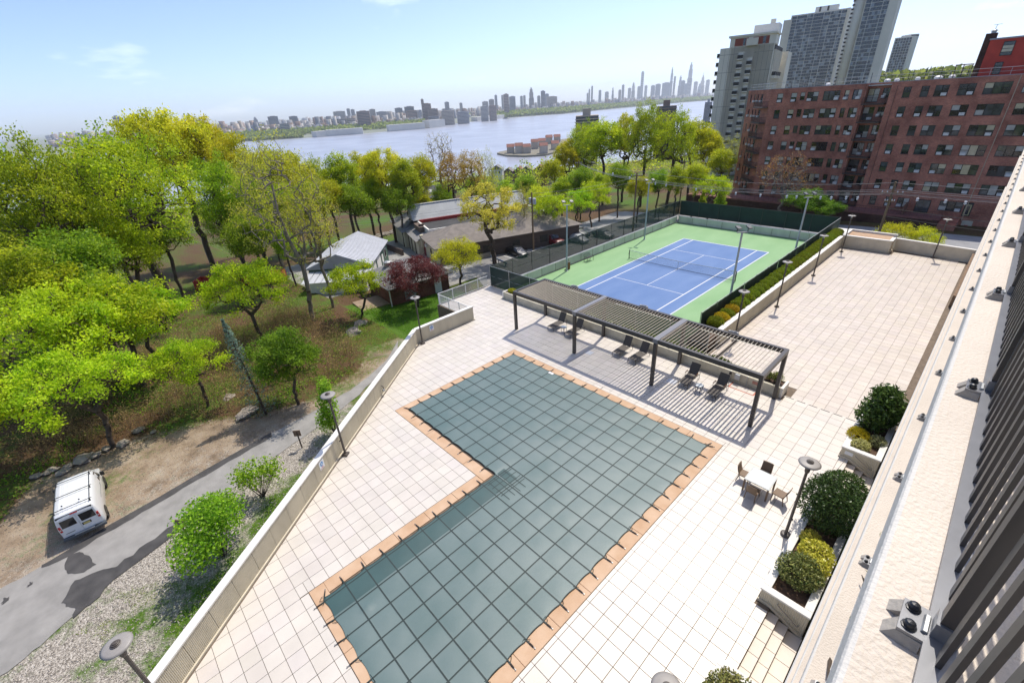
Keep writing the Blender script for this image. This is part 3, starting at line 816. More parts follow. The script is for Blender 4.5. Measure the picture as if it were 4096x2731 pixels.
# floodlight poles
m_pole = M('pale_grey_pole', (0.46, 0.47, 0.48), 0.5, 0.08, 4)
def flood_pole(label, x, y, ztop, base_arm=False):
    th = thing('floodlight_pole', label, 'light pole', (x, y, 0), 'floodlight poles of the tennis court')
    MB().tube([(x, y, 0), (x, y, ztop)], [.105, .075], 10).build('pole', m_pole, th)
    MB().lathe([(.17, 0), (.17, .03), (.11, .06)], (x, y, 0), 10).build('base_flange', m_pole, th)
    MB().bar((x - .3, y - .3, ztop + .05), (x + .3, y + .3, ztop + .05), .07, .07).build('cross_arm', m_pole, th)
    for s in (-1, 1):
        c = np.array((x + .3 * s, y + .3 * s, ztop + .1))
        h = MB().tube([c, c + (0, 0, .25)], .03, 6).build('head_bracket', m_blk, th)
        MB().bar(c + (-.12, .1, .42), c + (.22, -.06, .28), .34, .10, (0, 0, 1)).build('lamp_head', M('floodlight_housing', (.08, .085, .09), .4), th)
    return th
flood_pole('pale floodlight pole standing beside the brown bin on the court', -9.5, -8.1, 7.45)
flood_pole('pale floodlight pole by the court wall beyond the bench', -9.47, 8.4, 7.4)
flood_pole('grey floodlight pole with twin heads in front of the right end of the net', 9.35, -8.8, 7.4)
flood_pole('pale floodlight pole at the far corner of the court by the hedge', 9.2, 7.8, 7.4)
# bench and bin
m_iron = M('black_iron', (0.03, 0.03, 0.032), 0.5)
bn = thing('garden_bench', 'black iron garden bench against the left wall of the tennis court', 'bench', (-9.85, -3.6, 0))
for k in range(6): MB().bar((-9.98 + .085 * k, -4.2, .44 + .004 * k), (-9.98 + .085 * k, -3.0, .44 + .004 * k), .06, .02).build('seat_slat', m_iron, bn)
for k in range(9): MB().bar((-10.04, -4.15 + .137 * k, .48), (-10.14, -4.15 + .137 * k, .86 + .07 * math.sin(math.pi * k / 8)), .03, .015).build('back_bar', m_iron, bn)
MB().tube([(-10.14, -4.2, .84), (-10.15, -3.9, .9), (-10.15, -3.6, .93), (-10.15, -3.3, .9), (-10.14, -3.0, .84)], .02, 6).build('back_rail', m_iron, bn)
for yy in (-4.2, -3.0):
    for xx in (-10.02, -9.55): MB().tube([(xx, yy, 0), (xx, yy, .44)], .022, 6).build('leg', m_iron, bn)
    MB().tube([(-10.1, yy, .64), (-9.6, yy, .64), (-9.54, yy, .56), (-9.55, yy, .44)], .018, 6).build('armrest', m_iron, bn)
bi = thing('waste_bin', 'brown slatted waste bin behind the floodlight pole on the court', 'waste bin', (-9.85, -7.45, 0))
m_binw = M('bin_brown_slat', (0.27, 0.12, 0.05), 0.6, 0.2, 8)
for k in range(10):
    t = 2 * math.pi * k / 10; MB().bar((-9.85 + .24 * math.cos(t), -7.45 + .24 * math.sin(t), .05), (-9.85 + .24 * math.cos(t), -7.45 + .24 * math.sin(t), .82), .12, .03, (math.cos(t), math.sin(t), 0)).build('slat', m_binw, bi)
MB().lathe([(.22, .02), (.23, .8), (.26, .84), (.26, .9), (.16, .93)], (-9.85, -7.45, 0), 14).build('liner', m_blk, bi)
# ================================================================== FOLIAGE TOOLS
def leaves(cent, size, cols, rng, up=0.3, aspect=0.6, droop=None):
    'one bent rhombic leaf per centre; returns v, f, c'
    n = len(cent); size = np.broadcast_to(size, (n,))
    d = rng.normal(size=(n, 3)); d /= np.linalg.norm(d, axis=1)[:, None]
    nr = rng.normal(size=(n, 3)); nr[:, 2] = np.abs(nr[:, 2]) + up; 
    if droop is not None: nr += droop
    nr -= (nr * d).sum(1)[:, None] * d; nr /= np.linalg.norm(nr, axis=1)[:, None] + 1e-9
    s = np.cross(d, nr); L = size[:, None]
    p0 = cent - d * L * .5; p2 = cent + d * L * .5; p1 = cent + s * L * aspect * .5 - nr * L * .08; p3 = cent - s * L * aspect * .5 - nr * L * .08
    v = np.stack([p0, p1, p2, p3], 1).reshape(-1, 3); f = np.arange(4 * n).reshape(n, 4); c = np.repeat(cols, 4, axis=0)
    return v, f, c
def colvar(n, a, b, rng, bright=0.25):
    t = rng.random((n, 1)); c = np.array(a) * (1 - t) + np.array(b) * t
    return np.clip(c * (1 + bright * (rng.random((n, 1)) - .5) * 2), 0, 1)
m_leaf = leafmat('spring_leaf', 0.55, 1.5)
m_leaf_g = leafmat('glossy_leaf', 0.25, 1.2, 0.3)
m_bark = M('bark', (0.085, 0.062, 0.045), 0.95, 0.35, 3.0, 0.8, 30, stretch=(1, 1, .25))
m_bark_l = M('bark_pale', (0.24, 0.20, 0.155), 0.95, 0.3, 3.0, 0.6, 30, stretch=(1, 1, .3))
def blob_points(n, rng, lobes, shell=0.72):
    'points near the surface of a union of ellipsoid lobes (cx,cy,cz,rx,ry,rz)'
    w = np.array([(l[3] * l[4] + l[4] * l[5] + l[3] * l[5]) for l in lobes]); w = w / w.sum(); k = rng.choice(len(lobes), n, p=w); L = np.array(lobes)[k]
    d = rng.normal(size=(n, 3)); d /= np.linalg.norm(d, axis=1)[:, None]
    r = (shell + (1 - shell) * rng.random((n, 1))) * (1 + .07 * np.sin(d[:, :1] * 9 + k[:, None]) * np.cos(d[:, 1:2] * 8 + 2 * k[:, None]))
    return L[:, :3] + d * r * L[:, 3:6], d
def bush(name, label, cat, loc, lobes, n, size, ca, cb, mat=None, seed=1, up=.4, aspect=.55, stems=5, group=None, shell=.72, twig=None, bright=.3, zmin=None):
    rng = np.random.default_rng(seed); th = thing(name, label, cat, loc, group)
    p, d = blob_points(n, rng, lobes, shell)
    if zmin is not None: p = p[p[:, 2] > zmin]; 
    v, f, c = leaves(p, size * rng.uniform(.7, 1.25, len(p)), colvar(len(p), ca, cb, rng, bright), rng, up, aspect)
    npobj('foliage', npmesh('foliage', v, f, mat or m_leaf_g, c), th)
    mb = MB()
    for k in range(stems):
        L = lobes[k % len(lobes)]; a = rng.random() * 6.3
        e = np.array(L[:3]) + np.array((math.cos(a) * L[3] * .6, math.sin(a) * L[4] * .6, L[5] * rng.uniform(-.1, .6)))
        b = np.array((rng.normal() * .06, rng.normal() * .06, -.05)); m = (b + e) / 2 + rng.normal(size=3) * .08
        mb.tube([b, m, e], [.03, .02, .008], 5)
        for q in range(3):
            t = m + (e - m) * rng.random(); mb.tube([t, t + rng.normal(size=3) * np.array(L[3:6]) * .4], [.012, .004], 4)
    n0 = np.array(mb.v); o = bpy.data.objects.new('stems', mb.mesh('stems', twig or m_bark)); COL.objects.link(o); o.parent = th
    return th

# ================================================================== HEDGE AND PLANTER WALLS
ribbed_wall('planter_wall', 'long cream ribbed planter wall holding the clipped hedge beside the rear deck', [(11.72, -15.9), (11.72, 15.3)], 1.18, t=.26, inner=-1, cap=.34, cat='planter wall')
m_soil = M('planter_soil', (0.055, 0.032, 0.02), 0.95, 0.4, 8, 0.6, 40, col2=(0.12, 0.07, 0.045))
struct('hedge_bed', MB().box(10.2, 11.46, -17.9, 17.4, -2, DZ + .85), m_soil)
def build_hedge():
    rng = np.random.default_rng(5); y = -15.4; k = 0
    while y < 16.9:
        w = rng.uniform(.9, 1.25); h = 1.12 + .12 * rng.random() - (.1 if k < 3 else 0); loc = (10.82, y + w / 2, DZ + .85)
        lob = [(0, 0, h * .25, .66, w * .56, h * .42), (-.1, .1, h * .42, .55, w * .54, h * .24), (.14, -.1, h * .38, .5, w * .5, h * .28)]
        yel = k in (1, 3); 
        ca, cb = ((.09, .15, .008), (.22, .25, .012)) if not yel else ((.26, .25, .01), (.50, .36, .015))
        lab = ['first clipped conifer at the near end of the hedge, dark green', 'golden conifer second from the near end of the hedge', 'green conifer third from the near end of the hedge', 'yellow-tinged conifer fourth from the near end of the hedge'][k] if k < 4 else 'clipped green conifer in the close row forming the long hedge'
        bush('hedge_shrub', lab, 'hedge shrub', loc, lob, 5200, .085, ca, cb, m_leaf, 100 + k, .5, .4, 3, 'clipped conifers of the long hedge', .8, bright=.45)
        y += w * .93; k += 1
build_hedge()
# far end walls
ribbed_wall('parapet_wall', 'cream parapet bulging out at the far end of the rear deck below a sand bed', [(11.72, 15.35), (16.15, 15.4)], 1.3, t=.2, inner=-1, ribs=False)
ribbed_wall('parapet_wall', 'short return of the cream parapet at the side of the sand bed', [(16.17, 15.4), (16.17, 17.0)], 1.302, t=.2, inner=-1, ribs=False)
ribbed_wall('parapet_wall', 'cream parapet at the far right end of the rear deck', [(16.3, 17.05), (22.7, 16.25)], 1.25, t=.2, inner=-1, ribs=False)
sb = thing('sand_bed', 'raised bed of tan sand with a pale rim behind the far parapet', 'planter', (13.6, 16.8, DZ))
MB().box(12.0, 15.9, 15.7, 18.2, -2, DZ + 1.2).build('sand', M('sand', (.45, .30, .19), .95, .15, 3, .4, 20), sb)
MB().box(11.6, 16.15, 18.25, 18.5, -2, DZ + 1.42).box(11.6, 11.95, 15.62, 18.22, -2, DZ + 1.42).build('rim', m_conc_w, sb)
MB().box(9.9, 11.55, 17.5, 20.0, -2, DZ + 1.0).build('white_plinth', m_conc_w, sb)

# ================================================================== PERGOLA PLANTER
m_conc_o = M('weathered_cream_concrete', (0.55, 0.51, 0.40), 0.85, 0.16, 1.4, 0.15, 40)
pl = thing('long_planter', 'long low cream planter running behind the pergola loungers', 'planter', (5, -19.4, DZ))
for k in range(20):
    a = -7.45 + 24.6 * k / 20; b = -7.45 + 24.6 * (k + 1) / 20
    MB().bbox(a + .006, b - .006, -19.92, -19.74, DZ - .03, DZ + .66, .015).build('front_panel', m_conc_o, pl)
MB().box(-7.6, 17.2, -20.0, -19.925, DZ - .02, DZ + .06).build('base_kerb', m_conc, pl)
MB().box(-7.45, 17.15, -18.98, -18.82, DZ - .03, DZ + .64).build('back_wall', m_conc_o, pl)
MB().box(-7.62, -7.46, -19.92, -18.82, DZ - .03, DZ + .66).build('end_wall', m_conc_w, pl); MB().box(17.16, 17.32, -19.92, -18.82, DZ - .03, DZ + .655).build('end_wall', m_conc_w, pl)
MB().box(-7.45, 17.15, -19.735, -18.985, DZ - .03, DZ + .56).build('soil', m_soil, pl)
rng0 = np.random.default_rng(3)
bush('planter_shrub', 'flat yellow-green shrub at the left end of the long planter', 'shrub', (-6.7, -19.35, DZ + .55), [(0, 0, .22, .62, .36, .25), (.35, .05, .2, .4, .3, .2)], 3200, .09, (.22, .26, .02), (.42, .40, .02), m_leaf, 41)
for k in range(11):
    x = -4.4 + 1.75 * k; hx = .45 + .2 * rng0.random()
    if x > 15.8: break
    bush('planter_shrub', ['low green shrub in the long planter seen through the left louvre bay', 'low green shrub in the long planter seen through the middle louvre bay', 'low flowering green shrub in the long planter seen through the open right louvre bay'][0 if x < 4.4 else 1 if x < 10.8 else 2], 'shrub', (x, -19.35, DZ + .55), [(0, 0, .25, .75, .34, .28), (.4, 0, .22, .5, .3, .25)], 1500, .11, (.05, .10, .01), (.16, .22, .03), m_leaf_g, 42 + k, group='low shrubs in the long planter')
bush('planter_shrub', 'sparse leafy shrub at the right end of the long planter under the pergola corner', 'shrub', (16.75, -19.3, DZ + .55), [(0, 0, .45, .36, .34, .35), (-.5, 0, .35, .3, .28, .3)], 850, .11, (.08, .13, .02), (.30, .30, .06), m_leaf_g, 60, shell=.3)
# pipes, valve box and sign on the planter front
ut = thing('utility_box', 'grey utility box with pipes fixed to the planter wall behind the last lounger', 'utility box', (14.6, -19.95, DZ))
MB().bbox(14.55, 14.85, -20.05, -19.93, DZ + .25, DZ + .62).build('box', M('box_grey', (.5, .52, .54), .5), ut)
for x in (14.2, 14.28, 15.3): MB().tube([(x, -19.98, DZ), (x, -19.98, DZ + .7)], .03, 6).build('pipe', m_pipe, ut)
MB().lathe([(.06, 0), (.09, .1), (.05, .2)], (14.24, -20.0, DZ + .45), 8).build('valve', m_iron, ut)
MB().box(15.6, 15.95, -19.94, -19.925, DZ + .3, DZ + .52).solo('wall_sign', M('pale_red_sign', (.42, .20, .15), .6, .3, 20), 'small faded red sign on the planter wall near the pergola corner', 'sign', (15.77, -19.93, DZ + .3))
m_redt = M('red_floor_tape', (.52, .16, .10), .8, .2, 6)
tp = thing('floor_tape', 'faded red tape rectangle marked on the tiles by the planter', 'floor marking', (15.3, -20.5, DZ))
for a, b, c, d in ((14.5, 14.58, -20.75, -20.02), (15.98, 16.06, -20.75, -20.02), (14.58, 15.98, -20.75, -20.68)):
    MB().box(a, b, c, d, DZ + .001, DZ + .005).build('tape', m_redt, tp)
# white square covers in the tiles
for lab, x, y in (('left', 5.25, -23.0), ('right', 11.6, -22.5)):
    MB().bbox(x - .28, x + .28, y - .26, y + .26, DZ - .01, DZ + .008, .01).solo('access_cover', M('pale_cover', (.56, .58, .62), .35, .05), 'pale square access cover in the tiles under the %s part of the pergola' % lab, 'access cover', (x, y, DZ))

# ================================================================== PERGOLA
m_brz = M('bronze_paint', (0.050, 0.043, 0.040), 0.38, 0.08, 3, spec=0.6)
m_slat = M('bronze_slat_sky_lit', (0.52, 0.47, 0.40), 0.45, 0.06, 3, spec=0.5)  # dark bronze slats, bright sky reflection put into the base colour
pg = thing('pergola', 'dark bronze louvred pergola with eight posts over the loungers', 'pergola', (7.66, -22, DZ))
PGX = [-1.7, 4.47, 10.87, 17.03]; PGF, PGB = -23.78, -20.2; PT = DZ + 3.39; PB = PT - .28
for i, x in enumerate(PGX):
    for y in (PGF, PGB): MB().box(x - .1, x + .1, y - .1, y + .1, DZ, PB).build('post', m_brz, pg)
for i in range(3):
    a, b = PGX[i] - (.1 if i == 0 else -.17), PGX[i + 1] + (.1 if i == 2 else -.17)
    for y in (PGF, PGB):
        MB().box(a, b, y - .1, y + .1, PB + .002, PT).build('beam', m_brz, pg)
for i, x in enumerate(PGX):
    wd = .1 if i in (0, 3) else .168
    MB().box(x - wd, x + wd, PGF - .101 if i in (1, 2) else PGF + .102, PGB + .101 if i in (1, 2) else PGB - .102, PB + .004, PT + .002).build('cross_beam', m_brz if i in (0, 3) else M('bronze_gutter_sky_lit', (.20, .195, .20), .3, .05, 3, spec=.7), pg)  # middle beams are a paler bronze, with reflected sky put into the colour
def slat_mesh(tilt):
    mb = MB(); L = PGB - PGF - .22; w = .155; t = .022
    c, s = math.cos(tilt), math.sin(tilt); pr = [(-w / 2, -t / 2), (w / 2, -t / 2), (w / 2, t / 2), (0, t), (-w / 2, t / 2)]
    pr = [(px * c - pz * s, px * s + pz * c) for px, pz in pr]
    vs = [(px, -L / 2, pz) for px, pz in pr] + [(px, L / 2, pz) for px, pz in pr]; n = 5
    mb.add(vs, [tuple(range(n)), tuple(range(n, 2 * n))[::-1]] + [(i, i + n, (i + 1) % n + n, (i + 1) % n) for i in range(n)])
    return mb.mesh('slat', m_slat)
for i, (tilt, n) in enumerate(((math.radians(60), 27), (math.radians(62), 27), (math.radians(68), 27))):
    me = slat_mesh(tilt); a, b = PGX[i] + .2, PGX[i + 1] - .25
    for k in range(n): place('slat', me, pg, (a + (b - a) * k / (n - 1), (PGF + PGB) / 2, PT - .1))
MB().box(14.35, 14.47, PGF + .102, PGB - .102, PB + .03, PT - .19).build('centre_joist', m_brz, pg)
for i in range(3):
    xm = (PGX[i] + PGX[i + 1]) / 2
    MB().box(xm - .3, xm + .3, PGB + .102, PGB + .25, PT - .12, PT + .06).tube([(xm - .2, PGB + .18, PT + .05), (xm + .2, PGB + .18, PT + .09)], .04, 6).build('motor_box', M('motor_grey', (.35, .35, .35), .5), pg)
    mb = MB()
    for k in range(22): mb.box(PGX[i] + 1.4 + k * .2, PGX[i] + 1.52 + k * .2, PGB - .62, PGB - .55, PT - .05, PT - .03)
    mb.build('tilt_linkage', M('linkage_pale', (.55, .53, .42), .5), pg)

# ================================================================== LOUNGERS, SIDE TABLES
m_frame = M('lounger_frame', (0.045, 0.038, 0.034), 0.45)
m_sling = M('lounger_sling', (0.10, 0.088, 0.078), 0.8, 0.18, 30, stretch=(1, .1, 1))
m_teak = M('teak_armrest', (0.32, 0.15, 0.06), 0.6, 0.2, 10)
def make_lounger(arms):
    th = thing('sun_lounger', 'x', 'sun lounger', (0, 0, 0)); W = .31; zs = .34
    by, bz = .62, zs; ang = math.radians(62); bl = .80; ty, tz = by + bl * math.cos(ang), bz + bl * math.sin(ang)
    for s in (-1, 1): MB().tube([(s * W, -.72, zs - .03), (s * W, -.68, zs), (s * W, by + .52, zs)], .016, 6).build('side_rail', m_frame, th)
    for s in (-1, 1):
        for y in (-.66, .98): MB().tube([(s * W, y, zs), (s * (W + .01), y + (.03 if y > 0 else -.03), 0)], .016, 6).build('leg', m_frame, th)
        MB().tube([(s * (W - .02), by, bz), (s * (W - .02), ty, tz)], .014, 6).build('back_rail', m_frame, th)
        MB().tube([(s * (W - .04), by + .2, bz + .38), (s * (W - .02), by + .45, zs)], .010, 5).build('prop', m_frame, th)
    MB().tube([(-W, -.7, zs - .01), (W, -.7, zs - .01)], .014, 6).tube([(-W, 1.0, zs - .1), (W, 1.0, zs - .1)], .012, 6).build('cross_bar', m_frame, th)
    MB().tube([(-W + .02, ty, tz), (W - .02, ty, tz)], .014, 6).build('head_bar', m_frame, th)
    vs = []
    for i in range(9):
        y = -.69 + (by + .69) * i / 8
        for x in (-W + .012, 0, W - .012): vs.append((x, y, zs + .018 - (.02 if x == 0 else 0)))
    MB().add(vs, [(i * 3 + k, i * 3 + k + 1, i * 3 + k + 4, i * 3 + k + 3) for i in range(8) for k in range(2)]).build('seat_sling', m_sling, th, True)
    vs = []
    for i in range(6):
        t = i / 5
        for x in (-W + .03, 0, W - .03): vs.append((x, by + (ty - by) * t + (.02 if x == 0 else 0), bz + .015 + (tz - bz) * t))
    MB().add(vs, [(i * 3 + k, i * 3 + k + 1, i * 3 + k + 4, i * 3 + k + 3) for i in range(5) for k in range(2)]).build('back_sling', m_sling, th, True)
    if arms:
        for s in (-1, 1):
            MB().tube([(s * (W + .02), .25, zs), (s * (W + .03), .22, zs + .2), (s * (W + .03), .62, zs + .22), (s * (W + .03), .78, 0.02)], .014, 6).build('arm_frame', m_frame, th)
            MB().bar((s * (W + .03), .22, zs + .235), (s * (W + .03), .6, zs + .25), .05, .02).build('armrest', m_teak, th)
    return th
lg = make_lounger(False); la = make_lounger(True)
LSP = [(lg, .66, -21.47, 0.02, 'brown sling lounger nearest the left end of the pergola'), (lg, 2.48, -21.5, -.02, 'brown sling lounger half hidden by the second front post of the pergola'),
       (lg, 7.08, -21.55, .03, 'brown sling lounger, left one of the middle pair without a table'), (lg, 8.46, -21.6, -.03, 'brown sling lounger, right one of the middle pair without a table'),
       (la, 12.46, -22.05, .02, 'brown sling lounger with teak armrests left of the right-hand side table'), (la, 14.3, -22.08, -.02, 'brown sling lounger with teak armrests in front of the utility box')]
used = set()
for src, x, y, rz, lab in LSP:
    o = src if src.name not in used else copytree(src); used.add(src.name)
    o.location = (x, y, DZ); o.rotation_euler = (0, 0, rz); o['label'] = lab; o['group'] = 'loungers under the pergola'
def side_table(lab, x, y):
    th = thing('side_table', lab, 'side table', (x, y, DZ), 'round side tables between loungers')
    MB().lathe([(.235, .44), (.25, .445), (.25, .465), (.24, .47)], (x, y, DZ), 20).build('top', M('table_glass_white', (.62, .66, .66), .25, .03), th)
    MB().lathe([(.252, .43), (.262, .435), (.262, .462), (.252, .467)], (x, y, DZ), 20).build('rim', m_frame, th)
    for k in range(4):
        t = math.pi / 4 + k * math.pi / 2; MB().tube([(x + .2 * math.cos(t), y + .2 * math.sin(t), DZ + .44), (x + .21 * math.cos(t), y + .21 * math.sin(t), DZ)], .016, 6).build('leg', m_frame, th)
side_table('round white side table between the two left loungers', 1.62, -21.62)
side_table('round white side table between the two right loungers', 13.4, -22.45)

# ================================================================== DINING TABLE AND CHAIRS
m_wick = M('brown_resin_wicker', (0.20, 0.135, 0.085), 0.6, 0.12, 40, 0.4, 160)
tb = thing('dining_table', 'square white-topped dining table with brown legs on the deck', 'table', (19.1, -28.15, DZ))
TX0, TX1, TY0, TY1 = 18.57, 19.65, -28.7, -27.64
MB().bbox(TX0 + .07, TX1 - .07, TY0 + .07, TY1 - .07, DZ + .70, DZ + .728, .006).build('top_panel', M('white_table_top', (.78, .80, .82), .3, .02), tb)
m_tf = M('table_frame_grey', (.50, .52, .50), .4)
for a, b, c, d in ((TX0, TX1, TY0, TY0 + .068), (TX0, TX1, TY1 - .068, TY1), (TX0, TX0 + .068, TY0 + .07, TY1 - .07), (TX1 - .068, TX1, TY0 + .07, TY1 - .07)): MB().box(a, b, c, d, DZ + .68, DZ + .725).build('frame_rail', m_tf, tb)
for x in (TX0 + .04, TX1 - .04):
    for y in (TY0 + .04, TY1 - .04): MB().box(x - .035, x + .035, y - .035, y + .035, DZ, DZ + .68).build('leg', m_wick, tb)
def make_chair():
    th = thing('dining_chair', 'x', 'chair', (0, 0, 0)); w = .24; zs = .44
    MB().bbox(-w, w, -.24, .24, zs - .045, zs, .012).build('seat', m_wick, th)
    vs = []
    for i in range(7):
        t = i / 6; y = .21 + .13 * t + .02 * math.sin(math.pi * t); z = zs - .02 + .46 * t
        for x in (-w, -w * .5, 0, w * .5, w): vs.append((x * (1 - .06 * t), y + .02 * (1 - (x / w) ** 2) - .02, z))
    n = len(vs); vs += [(x, y + .03, z) for x, y, z in vs]
    fs = [(i * 5 + k, i * 5 + k + 1, (i + 1) * 5 + k + 1, (i + 1) * 5 + k) for i in range(6) for k in range(4)]; fs += [tuple(n + q for q in f)[::-1] for f in fs]
    fs += [(30 + k, 30 + k + 1, n + 31 + k, n + 30 + k) for k in range(4)] + [(i * 5, (i + 1) * 5, n + (i + 1) * 5, n + i * 5) for i in range(6)] + [(i * 5 + 4, n + i * 5 + 4, n + (i + 1) * 5 + 4, (i + 1) * 5 + 4) for i in range(6)]
    MB().add(vs, fs).build('backrest', m_wick, th, True)
    for s in (-1, 1):
        MB().tube([(s * (w - .03), -.21, zs - .04), (s * (w - .01), -.23, 0)], [.026, .018], 6).build('leg', m_wick, th)
        MB().tube([(s * (w - .03), .2, zs - .04), (s * (w - .01), .30, 0)], [.026, .018], 6).build('leg', m_wick, th)
    return th
ch = make_chair()
for k, (x, y, rz, lab) in enumerate([(18.42, -28.05, math.radians(93), 'brown wicker chair on the pool side of the dining table'), (19.08, -28.82, math.radians(178), 'brown wicker chair with its back turned at the near side of the dining table'),
                                     (20.0, -28.2, math.radians(-95), 'brown wicker chair pulled out on the lamp side of the dining table'), (19.05, -27.42, math.radians(3), 'brown wicker chair tucked in at the far side of the dining table')]):
    o = ch if k == 0 else copytree(ch); o.location = (x, y, DZ); o.rotation_euler = (0, 0, rz); o['label'] = lab; o['group'] = 'chairs around the dining table'

# ================================================================== DECK LAMPS
m_lpost = M('bronze_lamp_post', (0.085, 0.07, 0.06), 0.5, 0.1, 4)
m_lshade = M('lamp_shade_grey', (0.30, 0.28, 0.26), 0.5, 0.06, 4)
m_lens = M('lamp_lens', (.55, .56, .54), .3)
def make_lamp(square):
    th = thing('deck_lamp', 'x', 'lamp post', (0, 0, 0)); H = 4.0
    if square: MB().bbox(-.16, .16, -.16, .16, 0, .13, .03).build('base', m_lpost, th)
    else: MB().lathe([(.19, 0), (.19, .08), (.15, .11), (.07, .12)], n=16).build('base', m_lpost, th)
    MB().tube([(0, 0, .1), (0, 0, H - .5)], [.06, .052], 10).build('post', m_lpost, th)
    MB().lathe([(.055, H - .52), (.085, H - .44), (.095, H - .25), (.09, H - .24)], n=12).build('collar', m_lpost, th)
    for k in range(3):
        t = k * 2.094; MB().bar((.08 * math.cos(t), .08 * math.sin(t), H - .3), (.08 * math.cos(t), .08 * math.sin(t), H - .02), .02, .02).build('strut', m_lpost, th)
    MB().lathe([(.075, H - .25), (.08, H - .08), (.05, H - .03)], n=12).build('lens', m_lens, th)
    sh = MB().lathe([(.37, H - .03), (.38, H - .015), (.30, H + .02), (.12, H + .045), (.02, H + .05)], n=28).build('shade', m_lshade, th, True)
    for r, z in ((.12, .06), (.09, .09), (.055, .115)): MB().lathe([(r, H + z), (r + .008, H + z + .008), (r * .9, H + z + .018)], n=16).build('vent_ring', m_lpost, sh)
    MB().tube([(.05, -.05, 1.05), (.085, -.085, 1.0)], .03, 6).build('socket_box', m_lpost, th)
    return th
l0 = make_lamp(False); l1 = make_lamp(True); used = set()
for src, x, y, lab in [(l1, 2.2, -40.72, 'tall bronze lamp against the parapet next to the blue sign'), (l1, -5.62, -30.5, 'tall bronze lamp at the bend of the parapet near the white railing'), (l1, 9.75, -50.0, 'tall bronze lamp with its disc shade seen from above at the lower left'),
                       (l0, 20.87, -29.93, 'tall bronze lamp beside the round clipped shrub and the dining table'), (l0, 12.3, -14.6, 'tall bronze lamp at the near end of the hedge'), (l0, 12.4, -6.3, 'tall bronze lamp standing second along the hedge'),
                       (l0, 12.37, 3.5, 'tall bronze lamp standing third along the hedge'), (l0, 12.35, 13.3, 'tall bronze lamp in the far corner by the hedge end'), (l0, 19.8, 16.05, 'tall bronze lamp against the far right parapet'), (l0, 20.86, -40.35, 'tall bronze lamp whose disc shade just shows at the bottom edge')]:
    o = src if src.name not in used else copytree(src); used.add(src.name); o.location = (x, y, DZ); o['label'] = lab; o['group'] = 'disc-shaded deck lamps'; o.rotation_euler = (0, 0, random.random())
l1.rotation_euler = (0, 0, .66)
for o in bpy.data.objects:
    if o.name.startswith('deck_lamp') and o.children and any(c.name.startswith('base') and len(c.data.vertices) == 12 for c in o.children): o.rotation_euler = (0, 0, -.91 if o.location.y < -35 else 0)

# ================================================================== SIGNS ON THE PARAPET, HOSE BIB, WHITE RAIL
m_sgw = M('sign_white', (.72, .74, .76), .5, .03); m_sgb = M('sign_blue', (.02, .22, .55), .5, .05); m_sgr = M('sign_red_text', (.6, .2, .18), .6)
def no_diving(lab, p, nrm):
    'white plate with a blue disc and two lines of red lettering'
    n = np.array(nrm, float); u = np.array((-n[1], n[0])); th = thing('wall_sign', lab, 'sign', (p[0], p[1], DZ + .62), 'white and blue signs on the parapet')
    def pl_(u0, u1, z0, z1, d, mat, nm):
        a = np.array(p) + n * d
        MB().add([(*(a + u * u0), z0), (*(a + u * u1), z0), (*(a + u * u1), z1), (*(a + u * u0), z1), *[(*(a - n * .012 + u * q), z) for q, z in ((u0, z0), (u1, z0), (u1, z1), (u0, z1))]], [(0, 1, 2, 3), (4, 7, 6, 5), (0, 4, 5, 1), (1, 5, 6, 2), (2, 6, 7, 3), (3, 7, 4, 0)]).build(nm, mat, th)
    z = DZ + .62; pl_(-.2, .2, z, z + .5, .05, m_sgw, 'plate')
    a = np.array(p) + n * .054; vs = [(*a, z + .3)] + [(*(a + u * .13 * math.cos(t)), z + .3 + .13 * math.sin(t)) for t in np.linspace(0, 2 * math.pi, 25)[:-1]]
    MB().add(vs, [(0, i + 1, (i + 1) % 24 + 1) for i in range(24)]).build('disc', m_sgb, th)
    a = np.array(p) + n * .057
    for t in (.5, 2.2):
        c, s = math.cos(t), math.sin(t); e = [(.10, .016), (.10, -.016), (-.10, -.016), (-.10, .016)]
        MB().add([(*(a + u * (i * c - j * s)), z + .3 + i * s + j * c) for i, j in e], [(0, 1, 2, 3)]).build('symbol_bar', m_sgw, th)
    for k, txt in enumerate(('NO', 'DIVING')):
        cu = bpy.data.curves.new('lettering', 'FONT'); cu.body = txt; cu.size = .085; cu.align_x = 'CENTER'; cu.extrude = .001
        t = bpy.data.objects.new('lettering_tmp', cu); COL.objects.link(t); dg = bpy.context.evaluated_depsgraph_get(); me = bpy.data.meshes.new_from_object(t.evaluated_get(dg)); bpy.data.objects.remove(t)
        me.materials.clear(); me.materials.append(m_sgr); o = bpy.data.objects.new('lettering', me); COL.objects.link(o); o.parent = th
        q = np.array(p) + n * .056 - np.array(ORG[th.name][:2]); o.location = (q[0], q[1], .10 - .075 * k); o.rotation_euler = (math.pi / 2, 0, math.atan2(u[1], u[0]))
wd_ = np.array(WALL_K) - np.array(WALL_B); wd_ /= np.linalg.norm(wd_); wn_ = np.array((wd_[1], -wd_[0]))
pw = np.array(WALL_K) - wd_ * 14.6
no_diving('white sign with a blue round symbol on the slanted parapet left of the lamp', tuple(pw), wn_)
no_diving('white sign with a blue round symbol on the parapet near its far end', (-5.93, -29.3), (1, 0))
hb = np.array(WALL_K) - wd_ * 7.2 + wn_ * .05
h = thing('hose_tap', 'wall tap with a small valve box on the slanted parapet', 'tap', (hb[0], hb[1], DZ + .4)); MB().tube([(hb[0], hb[1], DZ + .75), (hb[0] + .12, hb[1] + .08, DZ + .7), (hb[0] + .14, hb[1] + .1, DZ + .5)], .025, 6).build('pipe', m_iron, h)
